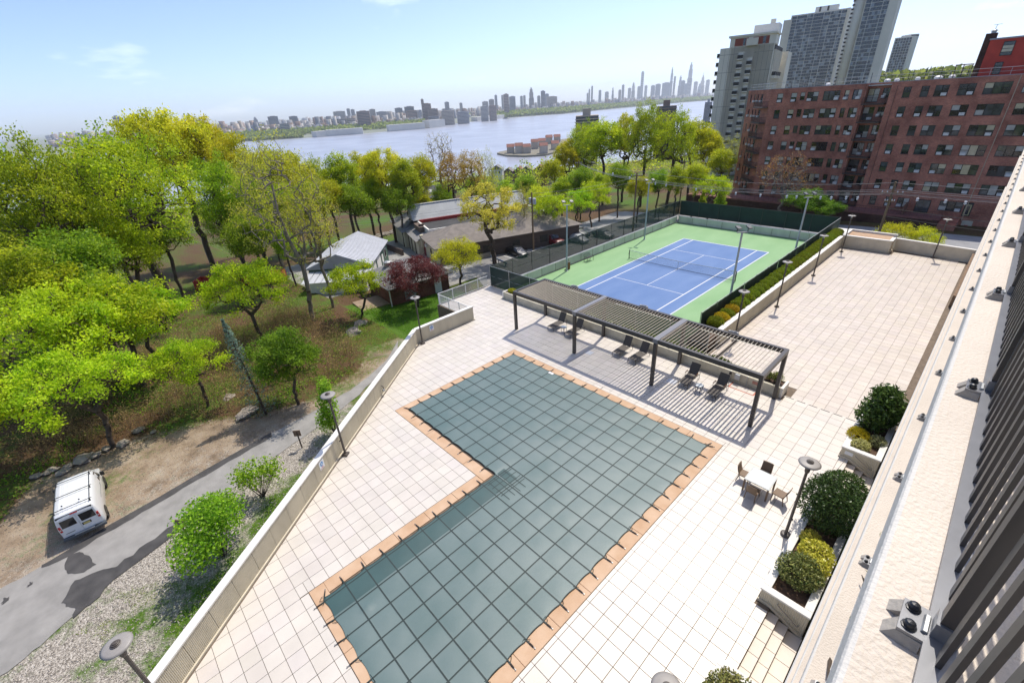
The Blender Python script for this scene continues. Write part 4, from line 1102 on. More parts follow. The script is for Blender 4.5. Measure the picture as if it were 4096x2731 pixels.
MB().bbox(hb[0] + .02, hb[0] + .2, hb[1], hb[1] + .16, DZ + .35, DZ + .47).build('box', m_pipe, h)
m_wrail = M('white_rail_paint', (.78, .78, .76), .5, .04)
def white_rail(lab, a, b):
    a = np.array(a, float); b = np.array(b, float); L = np.linalg.norm(b - a); d = (b - a) / L; th = thing('white_railing', lab, 'railing', (a[0], a[1], DZ)); n = int(L / .115)
    for z in (.1, 1.1): MB().bar((*a, DZ + z), (*b, DZ + z), .045, .045).build('rail', m_wrail, th)
    me = MB().box(-.01, .01, -.01, .01, .11, 1.08).mesh('baluster', m_wrail)
    for k in range(1, n): place('baluster', me, th, (*(a + d * L * k / n), DZ))
    for k in range(int(L / 1.6) + 1): p = a + d * min(L, 1.6 * k); MB().box(p[0] - .03, p[0] + .03, p[1] - .03, p[1] + .03, DZ, DZ + 1.16).build('post', m_wrail, th)
white_rail('white metal railing along the deck edge between the parapet and the court fence', (-11.2, -24.8), (-11.2, -18.7))
white_rail('white metal railing facing the lawn behind the end of the parapet', (-11.1, -24.95), (-6.3, -24.95))
# ================================================================== BUILDING-SIDE PLANTERS AND STEPS
XP0, XP1 = 21.12, 22.70
def wall_planter(lab, y0, y1, rail, sign=False):
    th = thing('planter_box', lab, 'planter', ((XP0 + XP1) / 2, (y0 + y1) / 2, DZ)); h = .62; t = .26
    for a, b, c, d, nm in ((XP0, XP1, y0, y0 + t, 'near_wall'), (XP0, XP1, y1 - t, y1, 'far_wall'), (XP0, XP0 + t, y0 + t, y1 - t, 'front_wall'), (XP1 - t, XP1, y0 + t, y1 - t, 'back_wall')):
        MB().box(a + .02, b - .02, c + .02, d - .02, DZ - .9, DZ + h - .05).build(nm, m_conc, th)
    mb = MB()
    for a, b, c, d in ((XP0 - .02, XP1, y0 - .02, y0 + t), (XP0 - .02, XP1, y1 - t, y1 + .02), (XP0 - .02, XP0 + t, y0 + t, y1 - t), (XP1 - t, XP1, y0 + t, y1 - t)):
        MB().bbox(a, b, c + .001, d - .001, DZ + h - .048, DZ + h + .02, .012).build('coping', m_conc_w, th)
    MB().box(XP0 + t, XP1 - t, y0 + t, y1 - t, DZ - .6, DZ + h - .16).build('soil', m_soil, th)
    # ribbed facing towards the steps
    k = ('pl', round(XP1 - XP0, 2)); 
    if k not in RIBS: RIBS[k] = rib_panel(XP1 - XP0 - .06, 1.05, .06, .016).mesh('ribbed_face', m_panel)
    place('ribbed_face', RIBS[k], th, ((XP0 + XP1) / 2, y0 + .012, DZ + h - 1.1))
    MB().add([(XP0 - .02, y0 - .06, DZ - .02), (XP0 + .42, y0 - .06, DZ - .02), (XP1, y0 - .06, DZ - .62), (XP1, y0 - .06, DZ - .48), (XP0 + .45, y0 - .06, DZ + .10), (XP0 - .02, y0 - .06, DZ + .10),
              (XP0 - .02, y0 + .01, DZ - .02), (XP0 + .42, y0 + .01, DZ - .02), (XP1, y0 + .01, DZ - .62), (XP1, y0 + .01, DZ - .48), (XP0 + .45, y0 + .01, DZ + .10), (XP0 - .02, y0 + .01, DZ + .10)],
             [(0, 1, 4, 5), (1, 2, 3, 4), (5, 4, 10, 11), (4, 3, 9, 10), (0, 5, 11, 6)]).build('skirting', m_conc, th)
    MB().tube([(XP0 + .62, y0 - .02, DZ + .36), (XP0 + .64, y0 - .11, DZ + .42), (XP1 - .25, y0 - .11, DZ - .02), (XP1 - .22, y0 - .02, DZ - .06)], .022, 7).build('handrail', M('handrail_grey', (.28, .26, .24), .4, metal=.3), th)
    if sign: MB().box(XP0 + .18, XP0 + .52, y0 - .014, y0 - .008, DZ + .26, DZ + .46).build('notice', m_sgw, th)
    return th
wall_planter('white-capped planter box with the tall broad-leaved shrub against the building', -23.2, -18.95, True, True)
wall_planter('white-capped planter box with the round clipped shrubs beside the tall lamp', -33.5, -26.25, True)
wall_planter('white-capped planter box at the bottom edge with one green shrub', -44.5, -36.75, True)
m_step = M('step_tile', (0.60, 0.53, 0.45), .5, .06, 1.5, attr=None)
def steps(lab, y0, y1):
    th = thing('garden_steps', lab, 'steps', (21.9, (y0 + y1) / 2, DZ - .5)); n = max(1, int(round((y1 - y0) / .6)))
    for k, (a, b, z) in enumerate(((21.565, 21.91, DZ - .16), (21.915, 22.25, DZ - .32), (22.255, 22.72, DZ - .48))):
        for q in range(n):
            c = y0 + (y1 - y0) * q / n; d = y0 + (y1 - y0) * (q + 1) / n
            MB().bbox(a, b, c + .006, d - .006, z - .04, z, .006).build('tread', m_step, th)
        MB().box(a, b, y0, y1, z - .6, z - .042).build('riser', M('riser_brown', (.22, .15, .10), .8, .15, 6), th)
steps('three tiled steps going down between the two upper planter boxes', -26.2, -23.28)
steps('three tiled steps going down between the two lower planter boxes', -36.7, -33.58)
# shrubs
bush('broadleaf_shrub', 'tall glossy broad-leaved evergreen shrub in the upper planter box', 'shrub', (21.95, -20.3, DZ + .45), [(0, .1, 1.35, .95, 1.05, 1.15), (-.25, -.5, .9, .8, .7, .8), (.2, .5, 1.0, .75, .8, .9), (-.1, .2, 2.05, .65, .75, .5)], 4200, .25, (.03, .062, .014), (.105, .16, .03), m_leaf_g, 71, .2, .34, 8, shell=.55)
bush('dwarf_conifer', 'golden feathery dwarf conifer in the corner of the upper planter box', 'shrub', (21.5, -21.85, DZ + .45), [(0, 0, .25, .55, .5, .32), (-.1, .1, .42, .35, .32, .2)], 3000, .08, (.22, .25, .012), (.55, .46, .02), m_leaf, 72, .5, .4, 4, bright=.4)
bush('variegated_shrub', 'small cream and yellow variegated shrub at the front of the upper planter box', 'shrub', (21.75, -22.55, DZ + .45), [(0, 0, .2, .42, .4, .3)], 1500, .07, (.30, .32, .09), (.62, .58, .25), m_leaf_g, 73, .4, .6, 4, bright=.3)
bush('variegated_shrub', 'small grey-green variegated shrub on the building side of the upper planter box', 'shrub', (22.25, -21.75, DZ + .45), [(0, 0, .22, .40, .42, .32)], 1500, .07, (.14, .19, .07), (.45, .45, .22), m_leaf_g, 74, .4, .6, 4, bright=.4)
bush('round_evergreen', 'large round clipped dark evergreen shrub beside the tall lamp', 'shrub', (21.95, -28.7, DZ + .45), [(-.05, 0, 1.05, 1.22, 1.3, 1.1), (.15, -.4, 1.35, .95, .85, .85), (-.2, .5, 1.2, .95, .9, .9)], 9500, .105, (.022, .045, .012), (.075, .115, .028), m_leaf_g, 75, .3, .5, 8, shell=.78, bright=.45)
bush('round_evergreen', 'smaller round clipped evergreen behind the large one next to the steps', 'shrub', (21.95, -26.95, DZ + .45), [(0, 0, .72, .88, .8, .76)], 4200, .105, (.026, .055, .012), (.095, .14, .03), m_leaf_g, 76, .3, .5, 6, shell=.78, bright=.45)
bush('golden_shrub', 'bright yellow shrub in the middle of the lower planter box', 'shrub', (22.0, -31.0, DZ + .45), [(.1, 0, .5, .62, .62, .48), (.2, -.6, .55, .5, .5, .42)], 2700, .1, (.38, .40, .03), (.62, .56, .10), m_leaf_g, 77, .4, .6, 5, bright=.25)
bush('golden_shrub', 'small yellow-green shrub below the large clipped evergreen', 'shrub', (21.75, -30.25, DZ + .45), [(0, 0, .35, .42, .4, .36)], 1100, .09, (.24, .28, .03), (.5, .46, .08), m_leaf_g, 78, .4, .6, 4, bright=.3, shell=.5)
bush('variegated_shrub', 'round variegated green and cream shrub at the near end of the lower planter box', 'shrub', (21.9, -32.15, DZ + .45), [(0, 0, .5, .78, .72, .56), (.1, .2, .65, .55, .5, .4)], 4600, .085, (.05, .09, .02), (.34, .34, .11), m_leaf_g, 79, .3, .55, 6, bright=.5)
bush('variegated_shrub', 'green and cream shrub cut off by the bottom edge of the picture', 'shrub', (21.85, -37.95, DZ + .45), [(0, 0, .6, .8, .85, .65), (-.2, -.5, .5, .7, .7, .6)], 4600, .1, (.06, .10, .02), (.34, .33, .10), m_leaf_g, 80, .3, .55, 6, bright=.5)

# ================================================================== OWN BUILDING: SLABS, RAILINGS
m_slab = M('balcony_slab_paint', (0.66, 0.585, 0.50), 0.8, 0.06, 2.0, 0.5, 60)
m_slab_e = M('slab_edge_paint', (0.62, 0.60, 0.56), 0.9, 0.05, 3.0, 0.3, 60)
m_rail = M('dark_bronze_railing', (0.055, 0.050, 0.048), 0.42, 0.08, 4, spec=.5)
m_plate = M('grey_steel_plate', (0.21, 0.215, 0.23), 0.35, 0.08, 8, metal=0.35)
m_bolt = M('black_bolt', (0.02, 0.022, 0.026), 0.3)
m_pad = M('grout_pad', (0.36, 0.33, 0.29), 0.9, 0.1, 8, .3, 60)
bld = thing('apartment_building', 'cream apartment block with stacked balcony slabs and dark railings on the right edge', 'building', (23.2, -20, DZ))
YB0, YB1 = -52.0, 21.0
m_fac = M('facade_cream', (0.58, 0.53, 0.44), .85, .08, 1.5, .2, 40)
SL = [(16.12, 22.842), (13.27, 22.84), (10.42, 22.815), (7.57, 22.765), (4.72, 22.755)]
MB().box(24.6, 25.0, YB0, YB1, DZ - 1.2, 20.5).build('wall', m_fac, bld)
MB().box(22.78, 24.58, YB0, YB1, DZ - 1.2, DZ + 2.9).build('ground_floor_wall', m_fac, bld)
MB().box(24.585, 24.598, YB0, YB1, DZ + 3.2, 16.0).build('glazing', glassmat('balcony_glazing', (.05, .055, .06)), bld)
edge_th = .20
bars_me = MB().box(-.006, .006, -.019, .019, 0, 1.02).mesh('baluster', m_rail)
for si, (z, xe) in enumerate(SL):
    y1 = YB1 if si < 4 else 14
    s = MB().box(xe + .018, 24.59, YB0, y1, z - edge_th, z).build('slab', m_slab, bld)
    vs = []; pr = [(xe + .018, z), (xe + .006, z - .005), (xe, z - .016), (xe, z - edge_th - .02), (xe + .018, z - edge_th - .02)]
    for x, zz in pr: vs += [(x, YB0, zz), (x, y1, zz)]
    MB().add(vs, [(2 * i, 2 * i + 1, 2 * i + 3, 2 * i + 2) for i in range(len(pr) - 1)]).build('slab_nosing', m_slab_e, bld)
    if si > 2: continue
    xr = 22.978
    rl = MB().box(xr, xr + .065, YB0, y1, z + .035, z + .047).build('base_plate', m_plate, bld)
    MB().box(xr + .013, xr + .053, YB0, y1, z + 1.06, z + 1.10).build('top_rail', m_rail, bld)
    n = int((y1 - YB0) / .123)
    ys_ = [YB0 + .05 + .123 * k for k in range(n)]
    # the bars that show largest as parts, the far ones joined
    near_ = [y for y in ys_ if -47 < y < (-24 if si == 0 else -38)] if si < 2 else []
    for y in near_: place('baluster', bars_me, bld, (xr + .036, y + (.0), z + .047))
    mb = MB()
    for y in ys_:
        if y not in near_: mb.box(xr + .030, xr + .042, y - .019, y + .019, z + .047, z + 1.06)
    mb.build('baluster_row', m_rail, bld, kind='stuff')
    k = 0; y = -45.09 - 1.56 * 4
    while y < y1 - .5:
        if si < 2 and y > -49:
            b = MB().bar((xr - .056, y, z + .04), (xr + .004, y, z + .04), .115, .010).build('bracket_plate', m_plate, bld)
            MB().tube([(xr - .002, y - .03, z + .048), (xr - .002, y + .03, z + .048)], .008, 6).build('weld', m_pipe, b)
            for q in (-.034, .034):
                MB().lathe([(.018, 0), (.018, .004), (.014, .005), (.0135, .016), (.009, .021), (.002, .023)], (xr - .034, y + q, z + .045), 10).build('bolt', m_bolt, b)
                a0 = .024
                MB().add([(xr - .056, y + q - a0, z + .034), (xr + .0, y + q - a0 * 1.1, z + .034), (xr + .0, y + q + a0 * 1.1, z + .034), (xr - .056, y + q + a0, z + .034),
                          (xr - .082, y + q * 1.25 - a0 * .9, z + .001), (xr + .0, y + q * 1.25 - a0 * 1.2, z + .001), (xr + .0, y + q * 1.25 + a0 * 1.2, z + .001), (xr - .082, y + q * 1.25 + a0 * .9, z + .001)],
                         [(0, 1, 2, 3), (0, 4, 5, 1), (2, 6, 7, 3), (3, 7, 4, 0), (1, 5, 6, 2)]).build('grout_pad', m_pad, b)
            MB().box(xr + .008, xr + .064, y - .03, y + .03, z + .047, z + .10).build('post_shoe', m_plate, b)
            MB().box(xr + .014, xr + .054, y - .022, y + .022, z + .10, z + 1.06).build('post', m_rail, b)
        else:
            MB().box(xr - .082, xr, y - .06, y - .012, z, z + .045).box(xr - .082, xr, y + .012, y + .06, z, z + .045).build('bracket', m_bolt, bld)
        y += 1.56
# brick pier low on the facade by the rear deck
MB().box(22.55, 22.77, 2.0, 16.2, DZ - .1, DZ + 1.0).solo('brick_kerb', M('brown_brick_kerb', (.20, .13, .08), .9, .3, 9, .3, 40), 'low brown brick strip along the building at the far end of the rear deck', 'low wall', (22.66, 9, DZ))
# two clay pots and trailing plants on the balcony below
m_terra = M('terracotta', (.42, .13, .06), .8, .15, 10)
for k, (y, z) in enumerate(((-44.20, 13.27), (-44.62, 13.27))):
    p = thing('flower_pot', ['terracotta pot behind the railing one balcony down, upper one', 'terracotta pot behind the railing one balcony down, at the bottom edge'][k], 'flower pot', (23.12, y, z)); MB().lathe([(.07, 0), (.10, .2), (.115, .2), (.115, .25), (.09, .25), (.08, .22)], (23.12, y, z), 14).build('pot', m_terra, p, True); MB().lathe([(.085, .0), (.01, .005)], (23.12, y, z + .225), 12).build('soil', m_soil, p)
bush('trailing_plant', 'thin green plants growing through the railing of the balcony below', 'plant', (23.08, -42.6, 13.29), [(-.02, k * .28 - 1.0, .10, .09, .2, .10) for k in range(8)], 420, .07, (.05, .09, .02), (.14, .19, .05), m_leaf, 90, .2, .14, 8, shell=.1)
# ================================================================== BRICK APARTMENT BLOCK
def brickmat(name, c1, c2, mort, scale=3.2, dark=None):
    m = bpy.data.materials.new(name); m.use_nodes = True; nt = m.node_tree; nt.nodes.clear(); MATS[name] = m; N = nt.nodes.new
    out = N('ShaderNodeOutputMaterial'); b = N('ShaderNodeBsdfPrincipled'); nt.links.new(b.outputs[0], out.inputs[0]); b.inputs['Roughness'].default_value = .9; b.inputs['Specular IOR Level'].default_value = .2
    geo = N('ShaderNodeNewGeometry'); sx_ = N('ShaderNodeSeparateXYZ'); nt.links.new(geo.outputs['Position'], sx_.inputs[0])
    ad = N('ShaderNodeMath'); nt.links.new(sx_.outputs[0], ad.inputs[0]); nt.links.new(sx_.outputs[1], ad.inputs[1])
    cb = N('ShaderNodeCombineXYZ'); nt.links.new(ad.outputs[0], cb.inputs[0]); nt.links.new(sx_.outputs[2], cb.inputs[1])
    br = N('ShaderNodeTexBrick'); br.inputs['Scale'].default_value = scale; br.inputs['Mortar Size'].default_value = .025; br.inputs['Brick Width'].default_value = .75; br.inputs['Row Height'].default_value = .26; br.inputs['Bias'].default_value = -.1
    br.inputs['Color1'].default_value = rgb(*c1); br.inputs['Color2'].default_value = rgb(*c2); br.inputs['Mortar'].default_value = rgb(*mort); nt.links.new(cb.outputs[0], br.inputs['Vector'])
    n = N('ShaderNodeTexNoise'); n.inputs['Scale'].default_value = .35; n.inputs['Detail'].default_value = 8; n.inputs['Roughness'].default_value = .7; nt.links.new(geo.outputs['Position'], n.inputs['Vector'])
    r = N('ShaderNodeValToRGB'); r.color_ramp.elements[0].position = .35; r.color_ramp.elements[0].color = (.45, .42, .42, 1); r.color_ramp.elements[1].position = .62; r.color_ramp.elements[1].color = (1.1, 1.08, 1.06, 1)
    nt.links.new(n.outputs['Fac'], r.inputs['Fac']); mu = N('ShaderNodeMixRGB'); mu.blend_type = 'MULTIPLY'; mu.inputs[0].default_value = .8; nt.links.new(br.outputs['Color'], mu.inputs[1]); nt.links.new(r.outputs[0], mu.inputs[2])
    nt.links.new(mu.outputs[0], b.inputs['Base Color'])
    bp = N('ShaderNodeBump'); bp.inputs['Strength'].default_value = .5; bp.inputs['Distance'].default_value = .03; nt.links.new(br.outputs['Fac'], bp.inputs['Height']); bp.invert = True; nt.links.new(bp.outputs[0], b.inputs['Normal'])
    return m
m_brick = brickmat('red_brick', (.50, .18, .115), (.33, .115, .08), (.50, .36, .29))
m_brick_d = brickmat('brown_brick', (.12, .055, .04), (.075, .036, .03), (.15, .11, .09))
m_wfr = M('window_frame_dark', (.025, .022, .02), .5)
GL = [glassmat('glass_dark', (.015, .018, .02)), glassmat('glass_grey', (.05, .06, .065)), M('glass_curtain', (.42, .41, .37), .12, .15, 2.0, spec=.7), M('glass_cream_blind', (.48, .42, .28), .12, .1, 2, spec=.7), glassmat('glass_green', (.035, .05, .03))]
m_ac = M('air_conditioner_white', (.62, .61, .58), .6, .08, 6); m_acg = M('air_conditioner_grille', (.14, .14, .14), .6)
m_brn = M('balcony_brown_metal', (.07, .045, .035), .6)
class Face:
    'vertical wall plane from a to b (plan); outward normal to the right of travel'
    def __init__(s, a, b):
        s.a = np.array(a, float); s.b = np.array(b, float); s.L = np.linalg.norm(s.b - s.a); s.d = (s.b - s.a) / s.L; s.n = np.array((s.d[1], -s.d[0]))
    def P(s, u, o, z):
        q = s.a + s.d * u + s.n * o; return (q[0], q[1], z)
    def box(s, mb, u0, u1, o0, o1, z0, z1):
        vs = [s.P(u0, o1, z0), s.P(u1, o1, z0), s.P(u1, o0, z0), s.P(u0, o0, z0), s.P(u0, o1, z1), s.P(u1, o1, z1), s.P(u1, o0, z1), s.P(u0, o0, z1)]
        return mb.add(vs, [(0, 3, 2, 1), (4, 5, 6, 7), (0, 1, 5, 4), (1, 2, 6, 5), (2, 3, 7, 6), (3, 0, 4, 7)])
def wall_with_holes(F, z0, z1, holes, mb, th=.3):
    'holes: list of (u0,u1,za,zb)'
    us = sorted({0, F.L, *[round(h[0], 3) for h in holes], *[round(h[1], 3) for h in holes]}); 
    for i in range(len(us) - 1):
        a, b = us[i], us[i + 1]; m = (a + b) / 2; hs = sorted([(h[2], h[3]) for h in holes if h[0] - 1e-3 <= m <= h[1] + 1e-3]); z = z0
        for p, q in hs:
            if p > z: F.box(mb, a, b, -th, 0, z, p)
            z = max(z, q)
        if z < z1: F.box(mb, a, b, -th, 0, z, z1)
def window(F, th, u0, u1, z0, z1, panes, rr, ac=True, name='window'):
    w = u1 - u0; mb = MB(); t = .06; ro, ri = -.06, -.13
    F.box(mb, u0, u1, ri, ro, z1 - t, z1); F.box(mb, u0, u1, ri, ro, z0, z0 + t)
    ps = [(u0 + w * i / panes, u0 + w * (i + 1) / panes) for i in range(panes)]
    for i, (a, b) in enumerate(ps):
        F.box(mb, a, a + t * (1 if i == 0 else .6), ri, ro, z0 + t, z1 - t); 
        if i == panes - 1: F.box(mb, b - t, b, ri, ro, z0 + t, z1 - t)
    sash = [i for i in range(panes) if not (panes == 3 and i == 1)]
    zm = (z0 + z1) / 2
    for i in sash: F.box(mb, ps[i][0] + t, ps[i][1] - (t if i == panes - 1 else 0), ri, ro + .004, zm - .03, zm + .03)
    fr = mb.build(name, m_wfr, th)
    for i, (a, b) in enumerate(ps):
        split = i in sash
        for (q0, q1) in (((z0 + t, zm - .03), (zm + .03, z1 - t)) if split else ((z0 + t, z1 - t),)):
            g_ = GL[rr.choices(range(5), (5, 4, 3.2, 1.0, 1.2))[0]] if q1 > zm + .2 else GL[rr.choices(range(5), (6, 4, 2, .4, 1))[0]]
            mbp = MB(); vs = [F.P(a + t, -.12, q0), F.P(b - .03, -.12, q0), F.P(b - .03, -.12, q1), F.P(a + t, -.12, q1)]
            mbp.add(vs, [(0, 1, 2, 3)]).build('pane', g_, fr)
    mbs = MB(); F.box(mbs, u0 - .05, u1 + .05, .003, .05, z0 - .08, z0 - .003); mbs.build('sill', M('brick_sill', (.20, .10, .075), .9, .15, 6), fr)
    if ac and rr.random() < .72:
        i = rr.choice(sash); c = (ps[i][0] + ps[i][1]) / 2; aw = min(.66, (ps[i][1] - ps[i][0]) * .8)
        mba = MB(); F.box(mba, c - aw / 2, c + aw / 2, -.05, .32, z0 + .062, z0 + .47); o = mba.build('air_conditioner', m_ac, fr)
    return fr
def backing(F, th, u0, u1, z0, z1, o=-.32):
    mb = MB(); vs = [F.P(u0, o, z0), F.P(u1, o, z0), F.P(u1, o, z1), F.P(u0, o, z1)]; mb.add(vs, [(0, 1, 2, 3)]).build('interior', M('dark_interior', (.03, .028, .026), .9), th)
def balcony(F, th, u0, u1, z, depth=1.25, rail=1.0, solid=False):
    mb = MB(); F.box(mb, u0, u1, .004, depth, z - .18, z); s = mb.build('balcony_slab', m_brn, th)
    mb = MB()
    for (a, b, c, d) in ((u0, u0 + .04, .01, depth - .04), (u1 - .04, u1, .01, depth - .04), (u0, u1, depth - .04, depth)): F.box(mb, a, b, c, d, z + rail - .05, z + rail); F.box(mb, a, b, c, d, z + .06, z + .10)
    k = u0
    while k < u1:
        F.box(mb, k, k + .02, depth - .03, depth - .01, z + .1, z + rail - .05); k += .14
    for o in np.arange(.1, depth, .14):
        F.box(mb, u0 + .01, u0 + .03, o, o + .02, z + .1, z + rail - .05); F.box(mb, u1 - .03, u1 - .01, o, o + .02, z + .1, z + rail - .05)
    mb.build('balcony_rail', m_brn, s, kind='stuff')
    return s
bb = thing('brick_apartment_building', 'red brick apartment block seven storeys high with window air conditioners beyond the court', 'building', (4, 60, -5))
rr = random.Random(21); ROWS = [16.5 - 2.85 * k for k in range(7)]; ZR = 17.30; ZG = -6.0
S_side = Face((-23.6, 71.6), (-14.8, 60.3)); S_left = Face((-14.8, 60.3), (-2.9, 60.3)); S_ang = Face((-2.9, 60.3), (.85, 59.0)); S_bal = Face((.85, 60.2), (4.9, 59.4)); S_right = Face((4.95, 58.0), (34, 58.0))
def facade(F, cols, ztop=ZR, zb=ZG, rows=ROWS, h=1.55, skip=()):
    holes = []
    for ci, (u0, u1, p, *ex) in enumerate(cols):
        for k, zt in enumerate(rows):
            if (ci, k) in skip: continue
            hh = ex[0] if ex else h; holes.append((u0, u1, zt - hh, zt, p, k))
    mb = MB(); wall_with_holes(F, zb, ztop, holes, mb); mb.build('wall', m_brick, bb); backing(F, bb, 0, F.L, zb, ztop - .2)
    for u0, u1, za, zb_, p, k in holes: window(F, bb, u0, u1, za, zb_, p, rr, p > 1 or rr.random() < .5)
    mb = MB(); F.box(mb, -.02, F.L + .02, -.32, .03, ztop + .003, ztop + .09); mb.build('parapet_coping', M('roof_coping_grey', (.30, .31, .33), .5), bb)
X0 = -14.8
facade(S_left, [(x0 - X0, x1 - X0, p) + ((1.3,) if x1 - x0 < .9 else ()) for x0, x1, p in ((-13.57, -12.53, 1), (-11.1, -10.06, 1), (-9.48, -8.69, 1), (-8.31, -6.44, 2), (-5.65, -2.99, 3))])
facade(S_ang, [(.65, 1.5, 1), (2.1, 3.6, 2)])
facade(S_right, [(x0 - 4.95, x1 - 4.95, p) for x0, x1, p in ((6.39, 7.4, 1), (8.65, 9.66, 1), (10.35, 12.02, 2), (13.12, 15.09, 2), (16.0, 18.94, 3), (20.1, 23.0, 3), (24.3, 26.4, 2))], skip=((3, 6), (5, 6)))
facade(S_side, [(2.0, 2.7, 1), (4.6, 5.3, 1), (6.6, 7.3, 1), (8.7, 10.0, 2)])
# balcony bay
facade(S_bal, [(.35, 2.1, 2, 2.05), (2.55, 3.75, 2)])
mbx = MB(); mbx.box(.85, .852 + .3, 59.05, 60.4, ZG, ZR).build('bay_side_wall', m_brick, bb); MB().box(4.65, 4.945, 58.0, 59.6, ZG, ZR).build('bay_side_wall', m_brick, bb)
for k, zt in enumerate(ROWS): balcony(S_bal, bb, .32, 3.78, zt - 2.3, 1.35)
for k, zt in enumerate(ROWS): balcony(S_side, bb, 8.3, 14.0 - .05, zt - 2.3, 1.1)
MB().prism([(-23.4, 71.8), (-14.6, 60.6), (-2.7, 60.6), (.95, 59.4), (4.9, 58.5), (34, 58.5), (34, 74), (-20, 78)], 16.9, 17.05).build('roof', M('roof_membrane', (.45, .45, .44), .8, .1, 1), bb)
MB().box(5.2, 33.8, 58.35, 70, ZG, 16.88).box(-14.3, .8, 60.7, 70, ZG, 16.87).build('building_core', m_brick_d, bb)
# roof railing and vents
for (a, b) in (((-23.3, 71.5), (-14.7, 60.7)), ((-14.7, 60.7), (-2.9, 60.7)), ((-2.9, 60.7), (5.0, 58.5)), ((5.0, 58.5), (30, 58.5))):
    a = np.array(a); b = np.array(b); L = np.linalg.norm(b - a); MB().tube([(*a, ZR + 1.05), (*b, ZR + 1.05)], .03, 5).build('roof_rail', m_pipe, bb); MB().tube([(*a, ZR + .55), (*b, ZR + .55)], .02, 4).build('roof_rail', m_pipe, bb)
    for k in range(int(L / 2.2) + 1): p = a + (b - a) * (2.2 * k / L); MB().tube([(*p, ZR - .1), (*p, ZR + 1.05)], .025, 5).build('rail_post', m_pipe, bb)
for x, y, h in ((-12, 62, .9), (-9.6, 62, .9), (-9.3, 62.4, 1.2), (-4.6, 62, 1.2), (-1.2, 61, .8), (.9, 61, 1.3), (8.3, 60, 1.3), (9.2, 60, 1.4), (10.2, 60.4, 1.5), (6.2, 60, 1.2), (6.7, 60.3, 1.3), (12.6, 60, 1.2), (13.4, 60.2, 1.0)):
    MB().tube([(x, y, 17), (x, y, ZR + h + .3)], .05, 6).build('vent_pipe', M('vent_dark', (.03, .03, .03), .6), bb)
for x, y, s in ((-6.0, 63, .5), (3.4, 60.5, .6), (4.6, 61, .5), (7.4, 60.6, .45), (9.9, 61.3, .7), (11.6, 61.0, .55)):
    MB().lathe([(s * .5, 0), (s * .5, .35), (s * .8, .4), (s * .8, .6), (s * .3, .8)], (x, y, 17.05), 12).build('roof_vent', M('vent_white', (.65, .65, .65), .5), bb)
# stair bulkhead and chimney on the roof
m_redw = M('red_stucco', (.46, .055, .035), .8, .12, .9, .1, 20)
bk = MB().box(14.5, 24.5, 61.0, 68, 17.06, 22.05).build('stair_bulkhead', m_redw, bb)
MB().box(14.4, 24.6, 60.9, 68.1, 22.053, 22.25).build('bulkhead_coping', MATS['roof_coping_grey'], bk)
for (x0, x1, z0, z1) in ((16.1, 17.35, 19.9, 21.7), (16.0, 16.9, 17.5, 19.1)):
    w_ = MB().box(x0, x1, 60.93, 60.995, z0, z1).build('bulkhead_window', m_wfr, bk)
    for k in range(4): MB().box(x0 + .07, x1 - .07, 60.915, 60.928, z0 + .06 + (z1 - z0 - .1) * k / 4, z0 + (z1 - z0 - .1) * (k + 1) / 4).build('pane', GL[3] if (k in (1, 2) and z0 > 19) else GL[0], w_)
MB().box(13.75, 15.0, 61.2, 62.4, 17.06, 22.95).build('chimney', m_brick_d, bb); MB().lathe([(.3, 0), (.3, .25), (.45, .3), (.2, .5)], (14.5, 61.8, 22.95), 10).build('chimney_pot', m_pipe, bb); MB().tube([(14.5, 61.8, 23.4), (14.6, 61.8, 24.0)], .04, 5).bar((14.2, 61.8, 24), (15.1, 61.8, 24.05), .05, .05).build('aerial', m_pipe, bb)
fr_ = MB()
for x in (11.7, 12.6, 13.6): fr_.bar((x, 60.5, 17.06), (x, 60.5, 19.1), .12, .12)
fr_.bar((11.6, 60.5, 19.1), (13.7, 60.5, 19.1), .14, .12); fr_.build('roof_frame', m_brn, bb)
MB().tube([(19.45, 57.95, 17.3), (19.45, 57.95, -3.5)], .06, 6).build('downpipe', M('downpipe_tan', (.42, .33, .24), .7), bb)
MB().tube([(5.5, 57.93, 16.8), (5.5, 57.93, -2)], .03, 5).build('downpipe', m_brn, bb)
# ground-floor patio doors, terraces, retaining wall
dr = MB(); S_right.box(dr, 8.05, 9.95, .004, .06, -2.75, -.65); d_ = dr.build('patio_door', m_wfr, bb)
for a in (8.15, 9.05): q = MB(); S_right.box(q, a, a + .8, .062, .07, -2.6, -.8); q.build('pane', GL[1], d_)
dr = MB(); S_right.box(dr, 14.2, 15.2, .004, .06, -2.75, -.55); d_ = dr.build('rear_door', m_wfr, bb); q = MB(); S_right.box(q, 14.35, 15.05, .062, .075, -2.6, -.9); q.build('door_panel', M('door_gold_trim', (.45, .38, .2), .5), d_); q = MB(); S_right.box(q, 14.48, 14.92, .076, .082, -2.45, -1.05); q.build('pane', GL[0], d_)
m_terr = M('terrace_red_tile', (.24, .10, .085), .8, .2, 1.5)
for x0, x1, y0 in ((-27, -5.2, 55.2), (-5.1, 17, 54.2)):
    MB().box(x0, x1, y0, 59.9 if x0 < -6 else 57.98, -3.1, -2.8).build('terrace_floor', m_terr, bb); MB().box(x0, x1, y0 - .02, y0 + .35, ZG, -3.102).build('retaining_wall', m_brick_d, bb)
    MB().tube([(x0, y0 + .1, -1.8), (x1, y0 + .1, -1.8)], .03, 5).tube([(x0, y0 + .1, -2.6), (x1, y0 + .1, -2.6)], .02, 5).build('terrace_rail', m_brn, bb)
    me = MB().box(-.012, .012, -.012, .012, 0, 1).mesh('rail_post', m_brn)
    for k in range(int((x1 - x0) / .9)): place('rail_post', me, bb, (x0 + .9 * k + .2, y0 + .1, -2.8))
